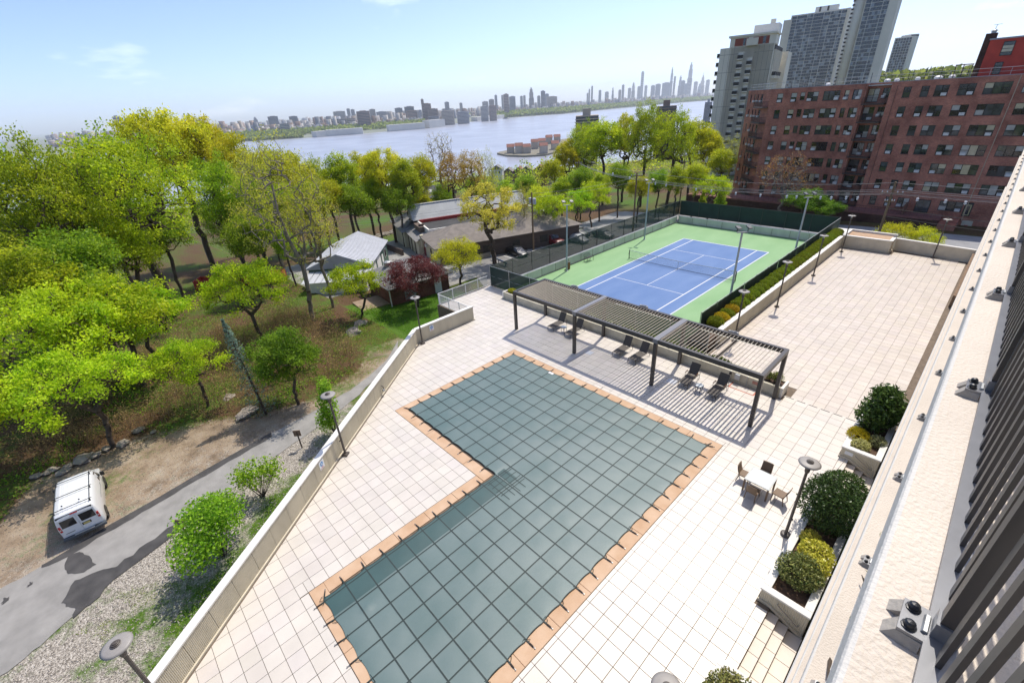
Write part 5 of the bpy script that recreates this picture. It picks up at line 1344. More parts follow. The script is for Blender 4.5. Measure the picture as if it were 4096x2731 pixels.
MB().box(11.9, 12.05, 54.6, 57.9, -2.79, -1.2).build('wood_partition', M('partition_wood', (.16, .07, .045), .8, .3, 6), bb)
MB().box(17.05, 19.2, 52.6, 57.9, ZG, -3.2).build('side_extension', m_brick, bb)
sd = MB().box(19.6, 20.9, 57.92, 57.99, -6, -3.4).build('service_door', M('cream_door', (.55, .50, .38), .7, .1, 2), bb); MB().box(20.0, 20.45, 57.9, 57.918, -4.4, -4.1).build('door_sign', M('door_sign_red', (.5, .06, .05), .5), sd)
MB().box(22.2, 23.6, 57.93, 57.99, -5.4, -4.2).build('wall_vent', M('louvre_grey', (.30, .31, .34), .6), bb)

# ================================================================== CREAM TOWER
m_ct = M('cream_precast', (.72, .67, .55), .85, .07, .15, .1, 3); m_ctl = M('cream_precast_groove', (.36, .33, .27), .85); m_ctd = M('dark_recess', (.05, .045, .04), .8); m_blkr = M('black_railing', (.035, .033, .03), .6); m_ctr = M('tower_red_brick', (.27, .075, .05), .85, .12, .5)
ct = thing('cream_tower', 'cream concrete apartment tower with stepped black balconies behind the brick block', 'building', (-64.4, 143.2, -12)); A0 = math.atan2(.228, .974)
Fc = Face((-64.4, 143.2), (-64.4 + .974 * 17.6, 143.2 + .228 * 17.6)); Fs = Face(tuple(Fc.b), tuple(Fc.b + np.array((-.228, .974)) * 34))
ZC = 31.2; holes = []
for k in range(15):
    zt = 29.6 - 2.8 * k; holes.append((6.35, 8.05, zt - 2.1, zt)); 
    if k > 0: holes.append((9.6, 11.2, zt - 1.3, zt + .8 + .0))
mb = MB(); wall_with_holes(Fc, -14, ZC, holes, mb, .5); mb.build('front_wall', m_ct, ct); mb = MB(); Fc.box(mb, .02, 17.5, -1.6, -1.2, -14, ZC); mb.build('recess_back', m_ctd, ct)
for (u0, u1, za, zb) in holes:
    mb = MB(); Fc.box(mb, u0 - .15, u1 + .1, -.9, .75, za - .35, za - .002); s = mb.build('balcony', m_ct, ct)
    mb = MB(); Fc.box(mb, u0 - .1, u1 + .05, .68, .74, za, za + 1.1); Fc.box(mb, u0 - .1, u0 - .05, .01, .67, za, za + 1.1); mb.build('balcony_rail', m_blkr, s)
for k in range(6):
    z = 29.0 - 5.6 * k
    for (u0, u1) in ((.05, 6.3), (11.3, 17.5)): mb = MB(); Fc.box(mb, u0, u1, .004, .03, z, z + .14); mb.build('groove', m_ctl, ct)
for u in (1.6, 3.2, 4.8, 12.8, 14.4, 16.0):
    mb = MB(); Fc.box(mb, u, u + .09, .031, .035, -14, ZC); mb.build('groove', m_ctl, ct)
mb = MB(); Fc.box(mb, 3.0, 17.6, -10, -.05, ZC + .003, ZC + 2.9); mb.build('top_storey', m_ct, ct)
for u0, u1 in ((4.6, 9.0), (10.4, 15.6)):
    mb = MB(); Fc.box(mb, u0, u1, -.04, .0, ZC + .2, ZC + 2.5); mb.build('brick_infill', m_ctr, ct); mb = MB(); Fc.box(mb, u0 + (u1 - u0) * .62, u0 + (u1 - u0) * .8, .004, .03, ZC + .25, ZC + 2.4); mb.build('door', GL[0], ct)
mb = MB(); Fc.box(mb, 2.4, 17.9, -10.2, .5, ZC + 2.903, ZC + 3.5); mb.build('roof_slab', m_ct, ct); mb = MB(); Fc.box(mb, 8.5, 12.2, -.03, 1.0, ZC + .004, ZC + 2.2); mb.build('stepped_block', m_ct, ct)
mb = MB(); Fc.box(mb, 9.0, 17.0, -16, -8, ZC + 3.503, ZC + 6.6); mb.build('plant_room', m_conc_w, ct); mb = MB(); Fc.box(mb, 13.5, 15.0, -14, -12, ZC + 6.603, ZC + 8.3); mb.build('chimney', m_ct, ct)
for k in range(12):
    z = 28.6 - 2.8 * k; mb = MB(); Fc.box(mb, -.95, -.004, -2.4, -.2, z - .3, z); s = mb.build('balcony', m_ct, ct); mb = MB(); Fc.box(mb, -.95, -.88, -2.4, -.2, z, z + 1.1); Fc.box(mb, -.87, -.01, -.27, -.2, z, z + 1.1); mb.build('balcony_rail', m_blkr, s)
mb = MB(); Fs.box(mb, .0, 30, -14, -.3, -14, ZC); mb.build('side_block', m_ct, ct)
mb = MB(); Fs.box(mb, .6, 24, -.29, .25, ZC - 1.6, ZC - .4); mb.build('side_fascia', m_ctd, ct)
for k in range(9): mb = MB(); Fs.box(mb, 1.2 + 2.5 * k, 2.0 + 2.5 * k, -.29, .5, -14, ZC - 1.7); mb.build('fin', m_ct, ct)
for k in range(8): mb = MB(); Fs.box(mb, 2.05 + 2.5 * k, 3.65 + 2.5 * k, -.295, -.2, -14, ZC - 2.5); mb.build('side_window', GL[0], ct)
for z in (21.5, 13.5, 5.0):
    for k in range(4): mb = MB(); Fs.box(mb, 1.5 + 5 * k, 3.7 + 5 * k, .51, 1.7, z - .9, z); s = mb.build('balcony', m_ct, ct); mb = MB(); Fs.box(mb, 1.5 + 5 * k, 3.7 + 5 * k, 1.6, 1.7, z, z + 1.2); Fs.box(mb, 1.5 + 5 * k, 1.6 + 5 * k, .52, 1.59, z, z + 1.2); mb.build('balcony_rail', m_blkr, s)
mb = MB(); Fs.box(mb, 33, 48, -14, 1.5, -14, ZC - 1.0); mb.build('rear_block', m_ct, ct)

# ================================================================== GLASS TOWERS
m_tc = M('tower_concrete', (.70, .66, .56), .85, .06, .06); m_tg = [glassmat('tower_glass_a', (.014, .02, .034), .12), glassmat('tower_glass_b', (.03, .038, .055), .12), M('tower_glass_blind', (.24, .27, .30), .2, .2, .3, spec=.6)]
m_tln = M('tower_spandrel', (.66, .65, .60), .8)
def azp(a, D):
    t = math.radians(a); return (CAM[0] + D * math.cos(t), CAM[1] + D * math.sin(t))
def glass_tower(name, label, F, ztop, fl, bays, nrows, depth, seed, u_in, limit, side=None):
    th = thing(name, label, 'building', (F.a[0], F.a[1], -14)); q = random.Random(seed)
    mb = MB(); F.box(mb, 0, F.L, -depth, -.5, -14, ztop + 1.0); mb.build('core', m_tc, th)
    u0, u1 = u_in; tot = sum(bays); W = (u1 - u0); mb = MB()
    F.box(mb, 0, u0, -.49, .3, -14, ztop + 1); mb.build('pier', m_tc, th); mb = MB(); F.box(mb, u1, F.L, -.49, .3, -14, ztop + 1); mb.build('pier', m_tc, th)
    rest = [MB(), MB(), MB()]; cnt = 0
    for r in range(nrows):
        zt = ztop - fl * r; mb = MB(); F.box(mb, u0, u1, -.49, .2, zt - .28, zt); mb.build('spandrel', m_tln, th)
        u = u0
        for bi, b in enumerate(bays):
            w = W * b / tot; a, c = u + .18, u + w - .18; k = max(1, int(round(b * 2))); 
            for j in range(k):
                x0 = a + (c - a) * j / k; x1 = a + (c - a) * (j + 1) / k - .12; gi = q.choices((0, 1, 2), (5, 3, 1.7))[0]
                F.box(rest[gi] if cnt >= limit else MB(), x0, x1, -.3, -.05, zt - fl + .12, zt - .3)
                if cnt < limit: m2 = MB(); F.box(m2, x0, x1, -.3, -.05, zt - fl + .12, zt - .3); m2.build('window', m_tg[gi], th); cnt += 1
            u += w
    u = u0
    for b in bays[:-1]:
        u += W * b / tot; mb = MB(); F.box(mb, u - .15, u + .15, -.48, .1, ztop - fl * nrows, ztop + .5); mb.build('mullion', m_tln, th)
    for gi in range(3):
        if rest[gi].f: rest[gi].build('window_field', m_tg[gi], th, kind='stuff')
    return th
FA = Face(azp(108.93, 646), azp(104.4, 640)); ta = glass_tower('glass_tower', 'wide dark-glazed high-rise with a white roof box between the cream tower and the tallest tower', FA, 82.6, 2.93, [1, 2, 1.2, 2, 1.2, 2, 1], 24, 22, 4, (1.0, FA.L - 2.5), 300)
mb = MB(); FA.box(mb, -7, -.01, -24, -3, -14, 80.5); mb.build('side_block', m_tc, ta); mb = MB(); FA.box(mb, 20, 40, -14, -5, 83.7, 88.5); mb.build('roof_box', m_conc_w, ta)
for u in (23.5, 30.5): mb = MB(); FA.box(mb, u, u + 1.6, -4.99, -4.8, 84, 88.2); mb.build('roof_box_slot', m_ctd, ta)
FB = Face(azp(103.45, 548), azp(101.1, 545)); tB = glass_tower('glass_tower', 'tallest cream high-rise with a dark window strip running out of the top of the picture', FB, 128, 2.93, [1, 2, 1], 40, 20, 9, (.6, 16.6), 150)
cb_ = np.array(azp(103.95, 549)); MB().lathe([(4.4, 0), (4.4, 145)], (cb_[0], cb_[1] + 4.6, -14), 24).build('round_core', m_tc, tB, True)
for k in range(48):
    z = -10 + 2.93 * k; p = azp(104.33, 547); MB().box(p[0] - .5, p[0] + .9, p[1] + 1.5, p[1] + 3, z, z + 1.2).build('stair_slot', m_ctd, tB)
FC = Face(azp(101.0, 905), azp(98.6, 900)); tC = glass_tower('glass_tower', 'small distant blue-grey glass tower right of the tallest high-rise', Face(azp(100.6, 905), azp(99.3, 900)), 68, 3.2, [1, 1, 1, 1, 1, 1], 24, 20, 12, (1, 19), 40)
FC2 = Face(azp(99.55, 930), azp(98.75, 940)); mb = MB(); FC2.box(mb, 0, 11, -18, 0, -14, 73); mb.build('rear_wing', m_tc, tC)
for k in range(8): mb = MB(); FC2.box(mb, .4 + 1.35 * k, 1.2 + 1.35 * k, .01, .6, -14, 72); mb.build('fin', m_tg[1], tC)
# ================================================================== LOW BUILDINGS LEFT OF THE COURT
m_shg = M('grey_shingle', (.24, .235, .23), .9, .15, 1.5, .4, 30); m_shb = M('brown_grey_shingle', (.23, .20, .175), .9, .18, 1.2, .4, 30); m_crw = M('cream_stucco', (.58, .52, .37), .85, .12, .8, .1, 20); m_brw = M('brown_clapboard', (.13, .095, .075), .85, .2, 1.2, .3, 20, stretch=(.2, .2, 4))
m_met = M('pale_metal_roof', (.52, .53, .56), .45, .08, .8); m_flat = M('black_flat_roof', (.05, .05, .052), .9, .25, .7); m_redb = M('red_fascia', (.38, .03, .03), .6); m_door = M('maroon_door', (.20, .03, .03), .6)
class Fr:
    'building frame: origin, angle; local x = right of front, y = depth'
    def __init__(s, o, ux, vx): s.o = np.array(o, float); s.u = np.array(ux, float) / np.linalg.norm(ux); s.v = np.array(vx, float) / np.linalg.norm(vx)
    def P(s, a, b, z): q = s.o + s.u * a + s.v * b; return (q[0], q[1], z)
    def box(s, a0, a1, b0, b1, z0, z1, mb=None):
        mb = mb or MB(); vs = [s.P(a0, b0, z0), s.P(a1, b0, z0), s.P(a1, b1, z0), s.P(a0, b1, z0), s.P(a0, b0, z1), s.P(a1, b0, z1), s.P(a1, b1, z1), s.P(a0, b1, z1)]
        fs = [(0, 3, 2, 1), (4, 5, 6, 7), (0, 1, 5, 4), (1, 2, 6, 5), (2, 3, 7, 6), (3, 0, 4, 7)]
        if s.u[0] * s.v[1] - s.u[1] * s.v[0] < 0: fs = [f[::-1] for f in fs]
        return mb.add(vs, fs)
    def hip(s, a0, a1, b0, b1, z0, z1, ov=.4, gable=False, axis='b', th=.12):
        a0 -= ov; a1 += ov; b0 -= ov; b1 += ov; mb = MB()
        if axis == 'b': m = (a0 + a1) / 2; i = 0 if gable else (a1 - a0) / 2; r0, r1 = (m, b0 + i), (m, b1 - i)
        else: m = (b0 + b1) / 2; i = 0 if gable else (b1 - b0) / 2; r0, r1 = (a0 + i, m), (a1 - i, m)
        for dz in (0,):
            vs = [s.P(a0, b0, z0), s.P(a1, b0, z0), s.P(a1, b1, z0), s.P(a0, b1, z0), s.P(*r0, z1), s.P(*r1, z1)]
            vs += [(x, y, z - th) for x, y, z in vs]
            if axis == 'b': top = [(0, 1, 4), (1, 2, 5, 4), (2, 3, 5), (3, 0, 4, 5)]
            else: top = [(0, 1, 5, 4), (1, 2, 5), (2, 3, 4, 5), (3, 0, 4)]
            fs = top + [tuple(q + 6 for q in f)[::-1] for f in top] + [(i, 6 + i, 6 + (i + 1) % 4, (i + 1) % 4) for i in range(4)]
            mb.add(vs, fs)
        return mb
def quadp(F, pts, name, mat, th):
    return MB().add([F.P(*p) for p in pts], [tuple(range(len(pts)))]).build(name, mat, th)
R = Fr((-38, -7.0), (-.94, .33), (.33, .94))
rs = thing('roadside_restaurant', 'rambling low restaurant with cream walls and grey shingle roofs beside the car park', 'building', (-42, 0, -5.6))
R.box(0, 9.2, 0, 27, -9, -2.5).build('wall', m_crw, rs); R.box(-.06, .003, .4, 27.05, -9, -2.55).build('clapboard_wall', m_brw, rs)
R.hip(0, 9.2, 0, 27, -2.45, -.2, .55).build('hip_roof', m_shb, rs)
for k in range(12): R.box(-.1, -.062, .4, 27, -5.6 + .27 * k, -5.57 + .27 * k).build('board_line', M('board_shadow_gap', (.06, .045, .035), .9), rs)
R.box(9.25, 17.5, 1.5, 25, -9, -2.0).build('flat_block', m_crw, rs); R.box(9.45, 17.2, 1.8, 24.8, -1.995, -1.95).build('flat_roof', m_flat, rs)
for a0, a1, b0, b1 in ((9.25, 17.5, 1.2, 1.49), (9.2, 9.44, 1.5, 25), (9.25, 17.5, 25.01, 25.3)): R.box(a0, a1, b0, b1, -2.6, -1.55).build('parapet', m_conc_w, rs)
R.box(17.2, 17.45, 1.5, 25, -1.94, -1.35).build('red_band', m_redb, rs)
sc_ = MB().add([R.P(17.46, .4, -1.4), R.P(17.46, 25, -1.4), R.P(20.3, 25, 1.0), R.P(20.3, .4, 1.0), R.P(23, 25, -1.5), R.P(23, .4, -1.5)], [(3, 2, 1, 0), (0, 5, 3), (3, 5, 4, 2), (1, 2, 4)]); sc_.build('sloped_roof_screen', M('grey_roof_screen', (.36, .37, .37), .7, .1, .6), rs); R.box(20.15, 20.45, .3, 25.1, 1.0, 1.15).build('ridge_cap', m_conc_w, rs)
R.box(9.3, 18.5, -1.0, 1.18, -10, -3.2).build('front_wing', m_crw, rs); quadp(R, [(9.0, -1.4, -3.3), (18.8, -1.4, -3.3), (18.8, 1.7, -2.3), (9.0, 1.7, -2.3)][::-1], 'wing_roof', m_shg, rs)
R.box(18.6, 30, -1.5, 12, -13, -3.4).build('far_wing', m_crw, rs); R.hip(18.6, 30, -1.5, 12, -3.35, .3, .6, axis='a').build('far_roof', m_shg, rs)
R.box(13.0, 13.3, .4, 1.4, -2.6, -1.2).box(14.6, 14.9, .4, 1.4, -2.6, -1.2).build('dormer_post', m_brw, rs)
R.box(12.2, 16.5, .2, 1.7, -2.5, -1.6).build('dormer', m_brw, rs)
for a, w, mt, h in ((3.6, .95, m_brw, 2.1), (8.0, 2.0, m_door, 2.6)):
    z = terr(*R.P(a, 0, 0)[:2]); R.box(a, a + w, -.07, -.003, z, z + h).build('door', mt, rs)
R.box(5.5, 6.2, -.5, -.01, -3.6, -3.1).build('air_conditioner', m_ac, rs)
R.box(8.6, 9.3, -.5, -.01, -4.4, -2.2).build('porch_column', m_crw, rs)
for a in (11.5, 14.5, 17.0): R.box(a, a + .2, -1.15, -1.01, -9, -3.4).build('pilaster', m_brw, rs)
dd = thing('ramp_railing', 'dark brown boarded ramp railing by the restaurant lane', 'railing', R.P(16, -3, -6.5))
for k in range(14):
    p = R.P(12.0 + k * .75, -3.6 - .12 * k, 0); MB().box(p[0] - .05, p[0] + .05, p[1] - .28, p[1] + .28, terr(p[0], p[1]), terr(p[0], p[1]) + 1.1).build('board', m_brw, dd)
a_, b_ = R.P(11.8, -3.5, 0), R.P(22, -5.3, 0); MB().bar((a_[0], a_[1], terr(*a_[:2]) + 1.12), (b_[0], b_[1], terr(*b_[:2]) + 1.12), .14, .1).build('rail', m_brw, dd)
for k in range(3): R.box(-.14, -.065, 8 + k * 5.5, 9.4 + k * 5.5, -4.6, -3.4).build('window', m_wfr, rs)
dq = R.P(-.2, 8.0, 0); R.box(-.2, -.065, 8.0 - 1.6, 8.9 - 1.6, -5.5, -3.5).build('side_door', M('dark_door', (.04, .045, .045), .6), rs)
# ---- brick hut with grey roof
Hf = Fr((-26.8, -21.9), (.10, 1), (-1, .1)); m_hb = brickmat('hut_brick', (.22, .075, .05), (.15, .05, .036), (.25, .18, .14), 3.5)
hu = thing('brick_hut', 'small brick building with a grey shingle roof behind the purple tree', 'building', (-30, -17.5, -4.6))
Hf.box(0, 8.4, 0, 7.6, -6, -2.15).build('wall', m_hb, hu); Hf.hip(0, 8.4, 0, 7.6, -2.1, .1, .55, axis='a').build('roof', m_shg, hu)
Hf.box(1.8, 3.4, -.07, -.004, -4.2, -2.8).build('window', M('grey_window_board', (.30, .33, .34), .5), hu); Hf.box(6.2, 7.2, -.07, -.004, -4.55, -2.5).build('door', m_conc_w, hu)
p = Hf.P(2.2, 5.0, 0); MB().lathe([(.4, 0), (.4, .5), (.55, .55), (.55, .9), (.3, 1.0)], (p[0], p[1], -1.2), 12).build('roof_vent', m_pipe, hu)
p = Hf.P(-.3, -.3, 0); MB().tube([(p[0], p[1], -2.2), (p[0], p[1], -4.6)], .08, 6).build('downpipe', m_conc_w, hu)
Hf.box(-3.6, -.05, 1, 5, -5.5, -4.45).build('wood_deck', M('deck_boards', (.30, .22, .15), .9, .2, 2), hu)
# ---- green shed
Sf = Fr((-38.6, -18.6), (-.77, .64), (-.64, -.77)); m_gs = M('green_siding', (.07, .135, .09), .7, .12, 1.2, .2, 8, stretch=(3, 3, .1))
sh = thing('green_shed', 'dark green shed with a pale ribbed metal roof and white garage doors', 'shed', (-44, -19, -5.6))
Sf.box(0, 13, 0, 9, -8, -2.3).build('wall', m_gs, sh); Sf.hip(0, 13, 0, 9, -2.25, -.3, .35, True, 'a').build('roof', m_met, sh)
MB().add([Sf.P(0, 0, -2.3), Sf.P(0, 9, -2.3), Sf.P(0, 4.5, -.45)], [(0, 2, 1)]).build('gable', m_gs, sh); MB().add([Sf.P(13, 0, -2.3), Sf.P(13, 9, -2.3), Sf.P(13, 4.5, -.45)], [(0, 1, 2)]).build('gable', m_gs, sh)
for k in range(26):
    a = -.3 + 13.6 * k / 25; MB().bar(Sf.P(a, -.34, -2.22), Sf.P(a, 4.5, -.27), .05, .05).build('roof_rib', m_met, sh)
for a, w, h in ((.9, 2.7, 2.6), (4.4, 2.7, 2.6), (8.0, 1.0, 2.1)): Sf.box(a, a + w, -.07, -.004, -5.9, -5.9 + h + .5).build('garage_door' if w > 2 else 'door', m_conc_w, sh)
w_ = Sf.box(10.2, 11.6, -.08, -.004, -4.4, -3.0).build('window', m_conc_w, sh)
for q in (0, 1): Sf.box(10.3 + q * .62, 10.85 + q * .62, -.095, -.082, -4.3, -3.1).build('pane', GL[0], w_)
Sf2 = Fr((-35.6, -21.0), (-.77, .64), (-.64, -.77)); ln = thing('white_lean_to', 'white lean-to shed with a striped pale metal roof in front of the green shed', 'shed', (-38, -24, -5.3))
Sf2.box(0, 3.4, 0, 8.5, -7, -3.2).build('wall', m_conc_w, ln)
for k in range(10): MB().add([Sf2.P(-.3, -.3 + .93 * k, -3.12), Sf2.P(3.6, -.3 + .93 * k, -2.7), Sf2.P(3.6, .55 + .93 * k, -2.7), Sf2.P(-.3, .55 + .93 * k, -3.12), Sf2.P(-.3, .6 + .93 * k, -3.18), Sf2.P(3.6, .6 + .93 * k, -2.76)], [(0, 1, 2, 3), (3, 2, 5, 4)]).build('roof_sheet', m_met, ln)
for q in (0, 1): Sf2.box(1.0 + .55 * q, 1.42 + .55 * q, -.06, -.004, -4.7, -3.6).build('window', m_wfr, ln)
cn = thing('traffic_cone', 'orange traffic cone by the green shed', 'traffic cone', (-37.7, -17.6, terr(-37.7, -17.6))); z_ = terr(-37.7, -17.6); MB().lathe([(.19, .03), (.03, .72)], (-37.7, -17.6, z_), 10).build('cone', M('cone_orange', (.65, .12, .02), .6), cn); MB().box(-37.95, -37.45, -17.85, -17.35, z_, z_ + .035).build('base', MATS['cone_orange'], cn)
# ---- skips
m_skip = M('skip_red', (.45, .045, .025), .6, .15, 1.5)
for lab, o_, ang in (('open red steel skip in the yard behind the sparse tree', (-53.6, -29.5), .95), ('second red skip further left behind the trees', (-58.5, -35.0), .95)):
    z_ = terr(*o_); th = thing('steel_skip', lab, 'skip', (*o_, z_), 'red skips in the yard'); c, s = math.cos(ang), math.sin(ang); F_ = Fr(o_, (c, s), (-s, c))
    for a0, a1, b0, b1 in ((-3, 3, -1.2, -1.1), (-3, 3, 1.1, 1.2), (-3, -2.9, -1.09, 1.09), (2.9, 3, -1.09, 1.09)): F_.box(a0, a1, b0, b1, z_ + .1, z_ + 1.9).build('side', m_skip, th)
    for k in range(9): F_.box(-2.9 + .7 * k, -2.8 + .7 * k, -1.3, -1.201, z_ + .1, z_ + 1.9).build('rib', m_skip, th)
    F_.box(-2.89, 2.89, -1.09, 1.09, z_ + .1, z_ + 1.1).build('load', M('rubble', (.35, .31, .27), .9, .3, 2), th)
# ---- house among the trees behind
hp = AZ(1300 + 930 * .46769, 700 + 200 * .46769, 150); hz_ = terr(hp[0], hp[1]); Bf = Fr((hp[0] - 5, hp[1] - 4), (.85, .52), (-.52, .85)); hs = thing('wooded_house', 'dark timber house with skylights half hidden among the trees', 'house', (hp[0], hp[1], hz_))
Bf.box(0, 11, 0, 8, hz_ - 1, hz_ + 4.5).build('wall', m_brw, hs); Bf.hip(0, 11, 0, 8, hz_ + 4.5, hz_ + 7.6, .6, True, 'a').build('roof', M('dark_shingle', (.13, .13, .13), .9, .2, 1.5), hs)
MB().add([Bf.P(11.02, 0, hz_ + 4.5), Bf.P(11.02, 8, hz_ + 4.5), Bf.P(11.02, 4, hz_ + 7.3)], [(0, 1, 2)]).build('gable', m_hb, hs)
for a in (2.2, 4.4): MB().add([Bf.P(a, .9, hz_ + 5.45), Bf.P(a + 1.2, .9, hz_ + 5.45), Bf.P(a + 1.2, 2.4, hz_ + 6.6), Bf.P(a, 2.4, hz_ + 6.6)], [(0, 1, 2, 3)]).build('skylight', m_conc_w, hs)
for a in (2, 5, 8): Bf.box(a, a + 1.4, -.08, -.004, hz_ + 1.2, hz_ + 2.8).build('window', GL[1], hs)
Bf.box(-1, 10, -3, -.1, hz_ + 2.9, hz_ + 3.2).build('deck', m_brw, hs)

# ================================================================== VEHICLES
m_tyre = M('tyre', (.018, .018, .018), .85); m_rim = M('wheel_rim', (.32, .32, .33), .4, metal=.6); m_vg = glassmat('vehicle_glass', (.012, .014, .016), .05); m_tail = M('tail_light', (.50, .02, .02), .25); m_headl = M('head_light', (.7, .7, .68), .15); m_plast = M('black_plastic', (.03, .032, .035), .5)
def wheel(th, x, y, r, w, side):
    t = MB(); n = 20; prof = [(r * .62, -w / 2), (r * .95, -w / 2), (r, -w * .3), (r, w * .3), (r * .95, w / 2), (r * .62, w / 2)]
    vs = [(x + p * math.cos(2 * math.pi * k / n), y + q, r + p * math.sin(2 * math.pi * k / n)) for p, q in prof for k in range(n)]
    fs = [(i * n + k, i * n + (k + 1) % n, (i + 1) * n + (k + 1) % n, (i + 1) * n + k) for i in range(5) for k in range(n)]
    o = t.add(vs, fs).build('wheel', m_tyre, th); rm = MB(); yy = y + side * w * .36
    vs = [(x, yy + side * .02, r)] + [(x + r * .63 * math.cos(2 * math.pi * k / 16), yy, r + r * .63 * math.sin(2 * math.pi * k / 16)) for k in range(16)]
    rm.add(vs, [(0, 1 + k, 1 + (k + 1) % 16) for k in range(16)]).build('rim', m_rim, o); return o
def loft_body(stations, name, mat, th, n=20, power=4.5):
    'stations: (x, half width low, half width top, z low, z belt, z top)'
    vs = []; fs = []
    for (x, wl, wt, zl, zb, zt) in stations:
        ring = [(-wl * .94, zl), (-wl, zl + .12), (-wl, zb), (-(wl * .55 + wt * .45), (zb * .45 + zt * .55)), (-wt, zt - .10), (-wt * .9, zt - .025), (-wt * .5, zt), (wt * .5, zt), (wt * .9, zt - .025), (wt, zt - .10), ((wl * .55 + wt * .45), (zb * .45 + zt * .55)), (wl, zb), (wl, zl + .12), (wl * .94, zl)]
        vs += [(x, y, z) for y, z in ring]
    m = 14
    for i in range(len(stations) - 1):
        for k in range(m): fs.append((i * m + k, (i + 1) * m + k, (i + 1) * m + (k + 1) % m, i * m + (k + 1) % m))
    fs.append(tuple(range(m))); fs.append(tuple((len(stations) - 1) * m + k for k in range(m))[::-1])
    o = MB().add(vs, fs).build(name, mat, th, True)
    md = o.modifiers.new('bevel', 'EDGE_SPLIT'); md.split_angle = math.radians(38)
    return o
def ysurf(st, x, z):
    'half width of the lofted body at x, z'
    for a, b in zip(st[:-1], st[1:]):
        if a[0] <= x <= b[0] or b[0] <= x <= a[0]:
            t = (x - a[0]) / (b[0] - a[0]); q = [a[i] + (b[i] - a[i]) * t for i in range(6)]; break
    x_, wl, wt, zl, zb, zt = q; wm, zm = wl * .55 + wt * .45, zb * .45 + zt * .55
    if z <= zb: return wl
    if z <= zm: return wl + (wm - wl) * (z - zb) / (zm - zb)
    return wm + (wt - wm) * min(1, (z - zm) / (zt - .1 - zm))
def side_panel(st, th, pts, name, mat, off=.006):
    for s in (-1, 1):
        vs = [(x, s * (ysurf(st, x, z) + off), z) for x, z in pts]; f = tuple(range(len(vs)))
        MB().add(vs, [f if s > 0 else f[::-1]][0:1] if False else [f[::-1] if s > 0 else f]).build(name, mat, th)
# ---- the white van: local x forward
m_vw = M('van_white_paint', (.74, .75, .76), .3, .02, 1, coat=.6)
vn = thing('cargo_van', 'white cargo van with black roof rack parked on the dirt beside the driveway', 'van', (0, 0, 0)); VZ = .28
st = [(-2.82, .90, .78, .55, 1.10, 1.93), (-2.74, .97, .84, .42, 1.12, 2.05), (-2.4, .99, .86, .40, 1.14, 2.09), (0.6, .99, .86, .40, 1.14, 2.10), (1.05, .99, .84, .40, 1.14, 2.06), (1.75, .98, .74, .42, 1.16, 1.62), (2.05, .97, .80, .42, 1.12, 1.30), (2.55, .93, .78, .44, 1.02, 1.14), (2.84, .84, .70, .50, .90, 1.0)]
loft_body(st, 'body', m_vw, vn)
for x, y, s in ((-1.72, .86, 1), (-1.72, -.86, -1), (1.70, .86, 1), (1.70, -.86, -1)):
    wheel(vn, x, y, .37, .24, s)
for x in (-1.72, 1.70):
    for s in (-1, 1):
        vs = [(x + .47 * math.cos(t), s * .993, .37 + .47 * math.sin(t)) for t in np.linspace(-.1, math.pi + .1, 14)]; MB().add(vs, [tuple(range(14))[::-1] if s > 0 else tuple(range(14))]).build('wheel_arch', m_plast, vn)
side_panel(st, vn, [(.72, 1.20), (1.60, 1.20), (1.32, 1.62), (1.05, 1.82), (.75, 1.84)], 'front_door_window', m_vg)
side_panel(st, vn, [(.62, .55), (.66, .55), (.66, 1.9), (.62, 1.9)], 'door_seam', m_plast); side_panel(st, vn, [(-1.1, 1.13), (.4, 1.13), (.4, 1.16), (-1.1, 1.16)], 'side_moulding', m_plast); side_panel(st, vn, [(.30, 1.2), (.52, 1.2), (.52, 1.24), (.30, 1.24)], 'door_handle', m_plast)
MB().add([(1.80, -.70, 1.60), (1.80, .70, 1.60), (1.10, .78, 2.03), (1.10, -.78, 2.03)], [(0, 1, 2, 3)]).build('windscreen', m_vg, vn)
for s in (-1, 1):
    rd = MB().box(-2.845, -2.822, min(s * .02, s * .84), max(s * .02, s * .84), .62, 1.86).build('rear_door', m_vw, vn)
    y0, y1 = sorted((s * .10, s * .76)); MB().add([(-2.852, y0, 1.22), (-2.852, y1, 1.22), (-2.846, y1 * (.96 if s > 0 else 1), 1.74), (-2.846, y0, 1.74), (-2.846, y0, 1.22), (-2.846, y1, 1.22)], [(0, 3, 2, 1)]).build('window', m_vg, rd)
    y0, y1 = sorted((s * .80, s * .905)); MB().bbox(-2.86, -2.78, y0, y1, 1.02, 1.42, .01).build('tail_light', m_tail, vn); MB().box(-2.866, -2.861, y0 + .02, y1 - .02, 1.16, 1.23).build('reverse_light', m_headl, vn)
MB().box(-2.86, -2.846, -.45, -.05, .93, 1.10).build('plate_recess', m_plast, vn); MB().box(-2.868, -2.861, -.40, -.10, .95, 1.08).build('number_plate', M('plate_yellow', (.55, .45, .15), .5, .3, 40), vn)
MB().bbox(-3.0, -2.80, -.98, .98, .42, .58, .03).build('rear_bumper', M('bumper_dark', (.07, .08, .09), .45), vn); MB().box(-3.02, -2.83, -.45, .45, .585, .60).build('bumper_step', m_pipe, vn)
MB().box(-2.80, -2.74, -.80, .80, 1.90, 2.0).build('rear_header', m_plast, vn); MB().box(-2.83, -2.79, -.16, .16, 1.93, 1.97).build('high_brake_light', m_tail, vn); MB().box(-2.858, -2.848, .35, .75, .80, .83).build('badge', m_plast, vn)
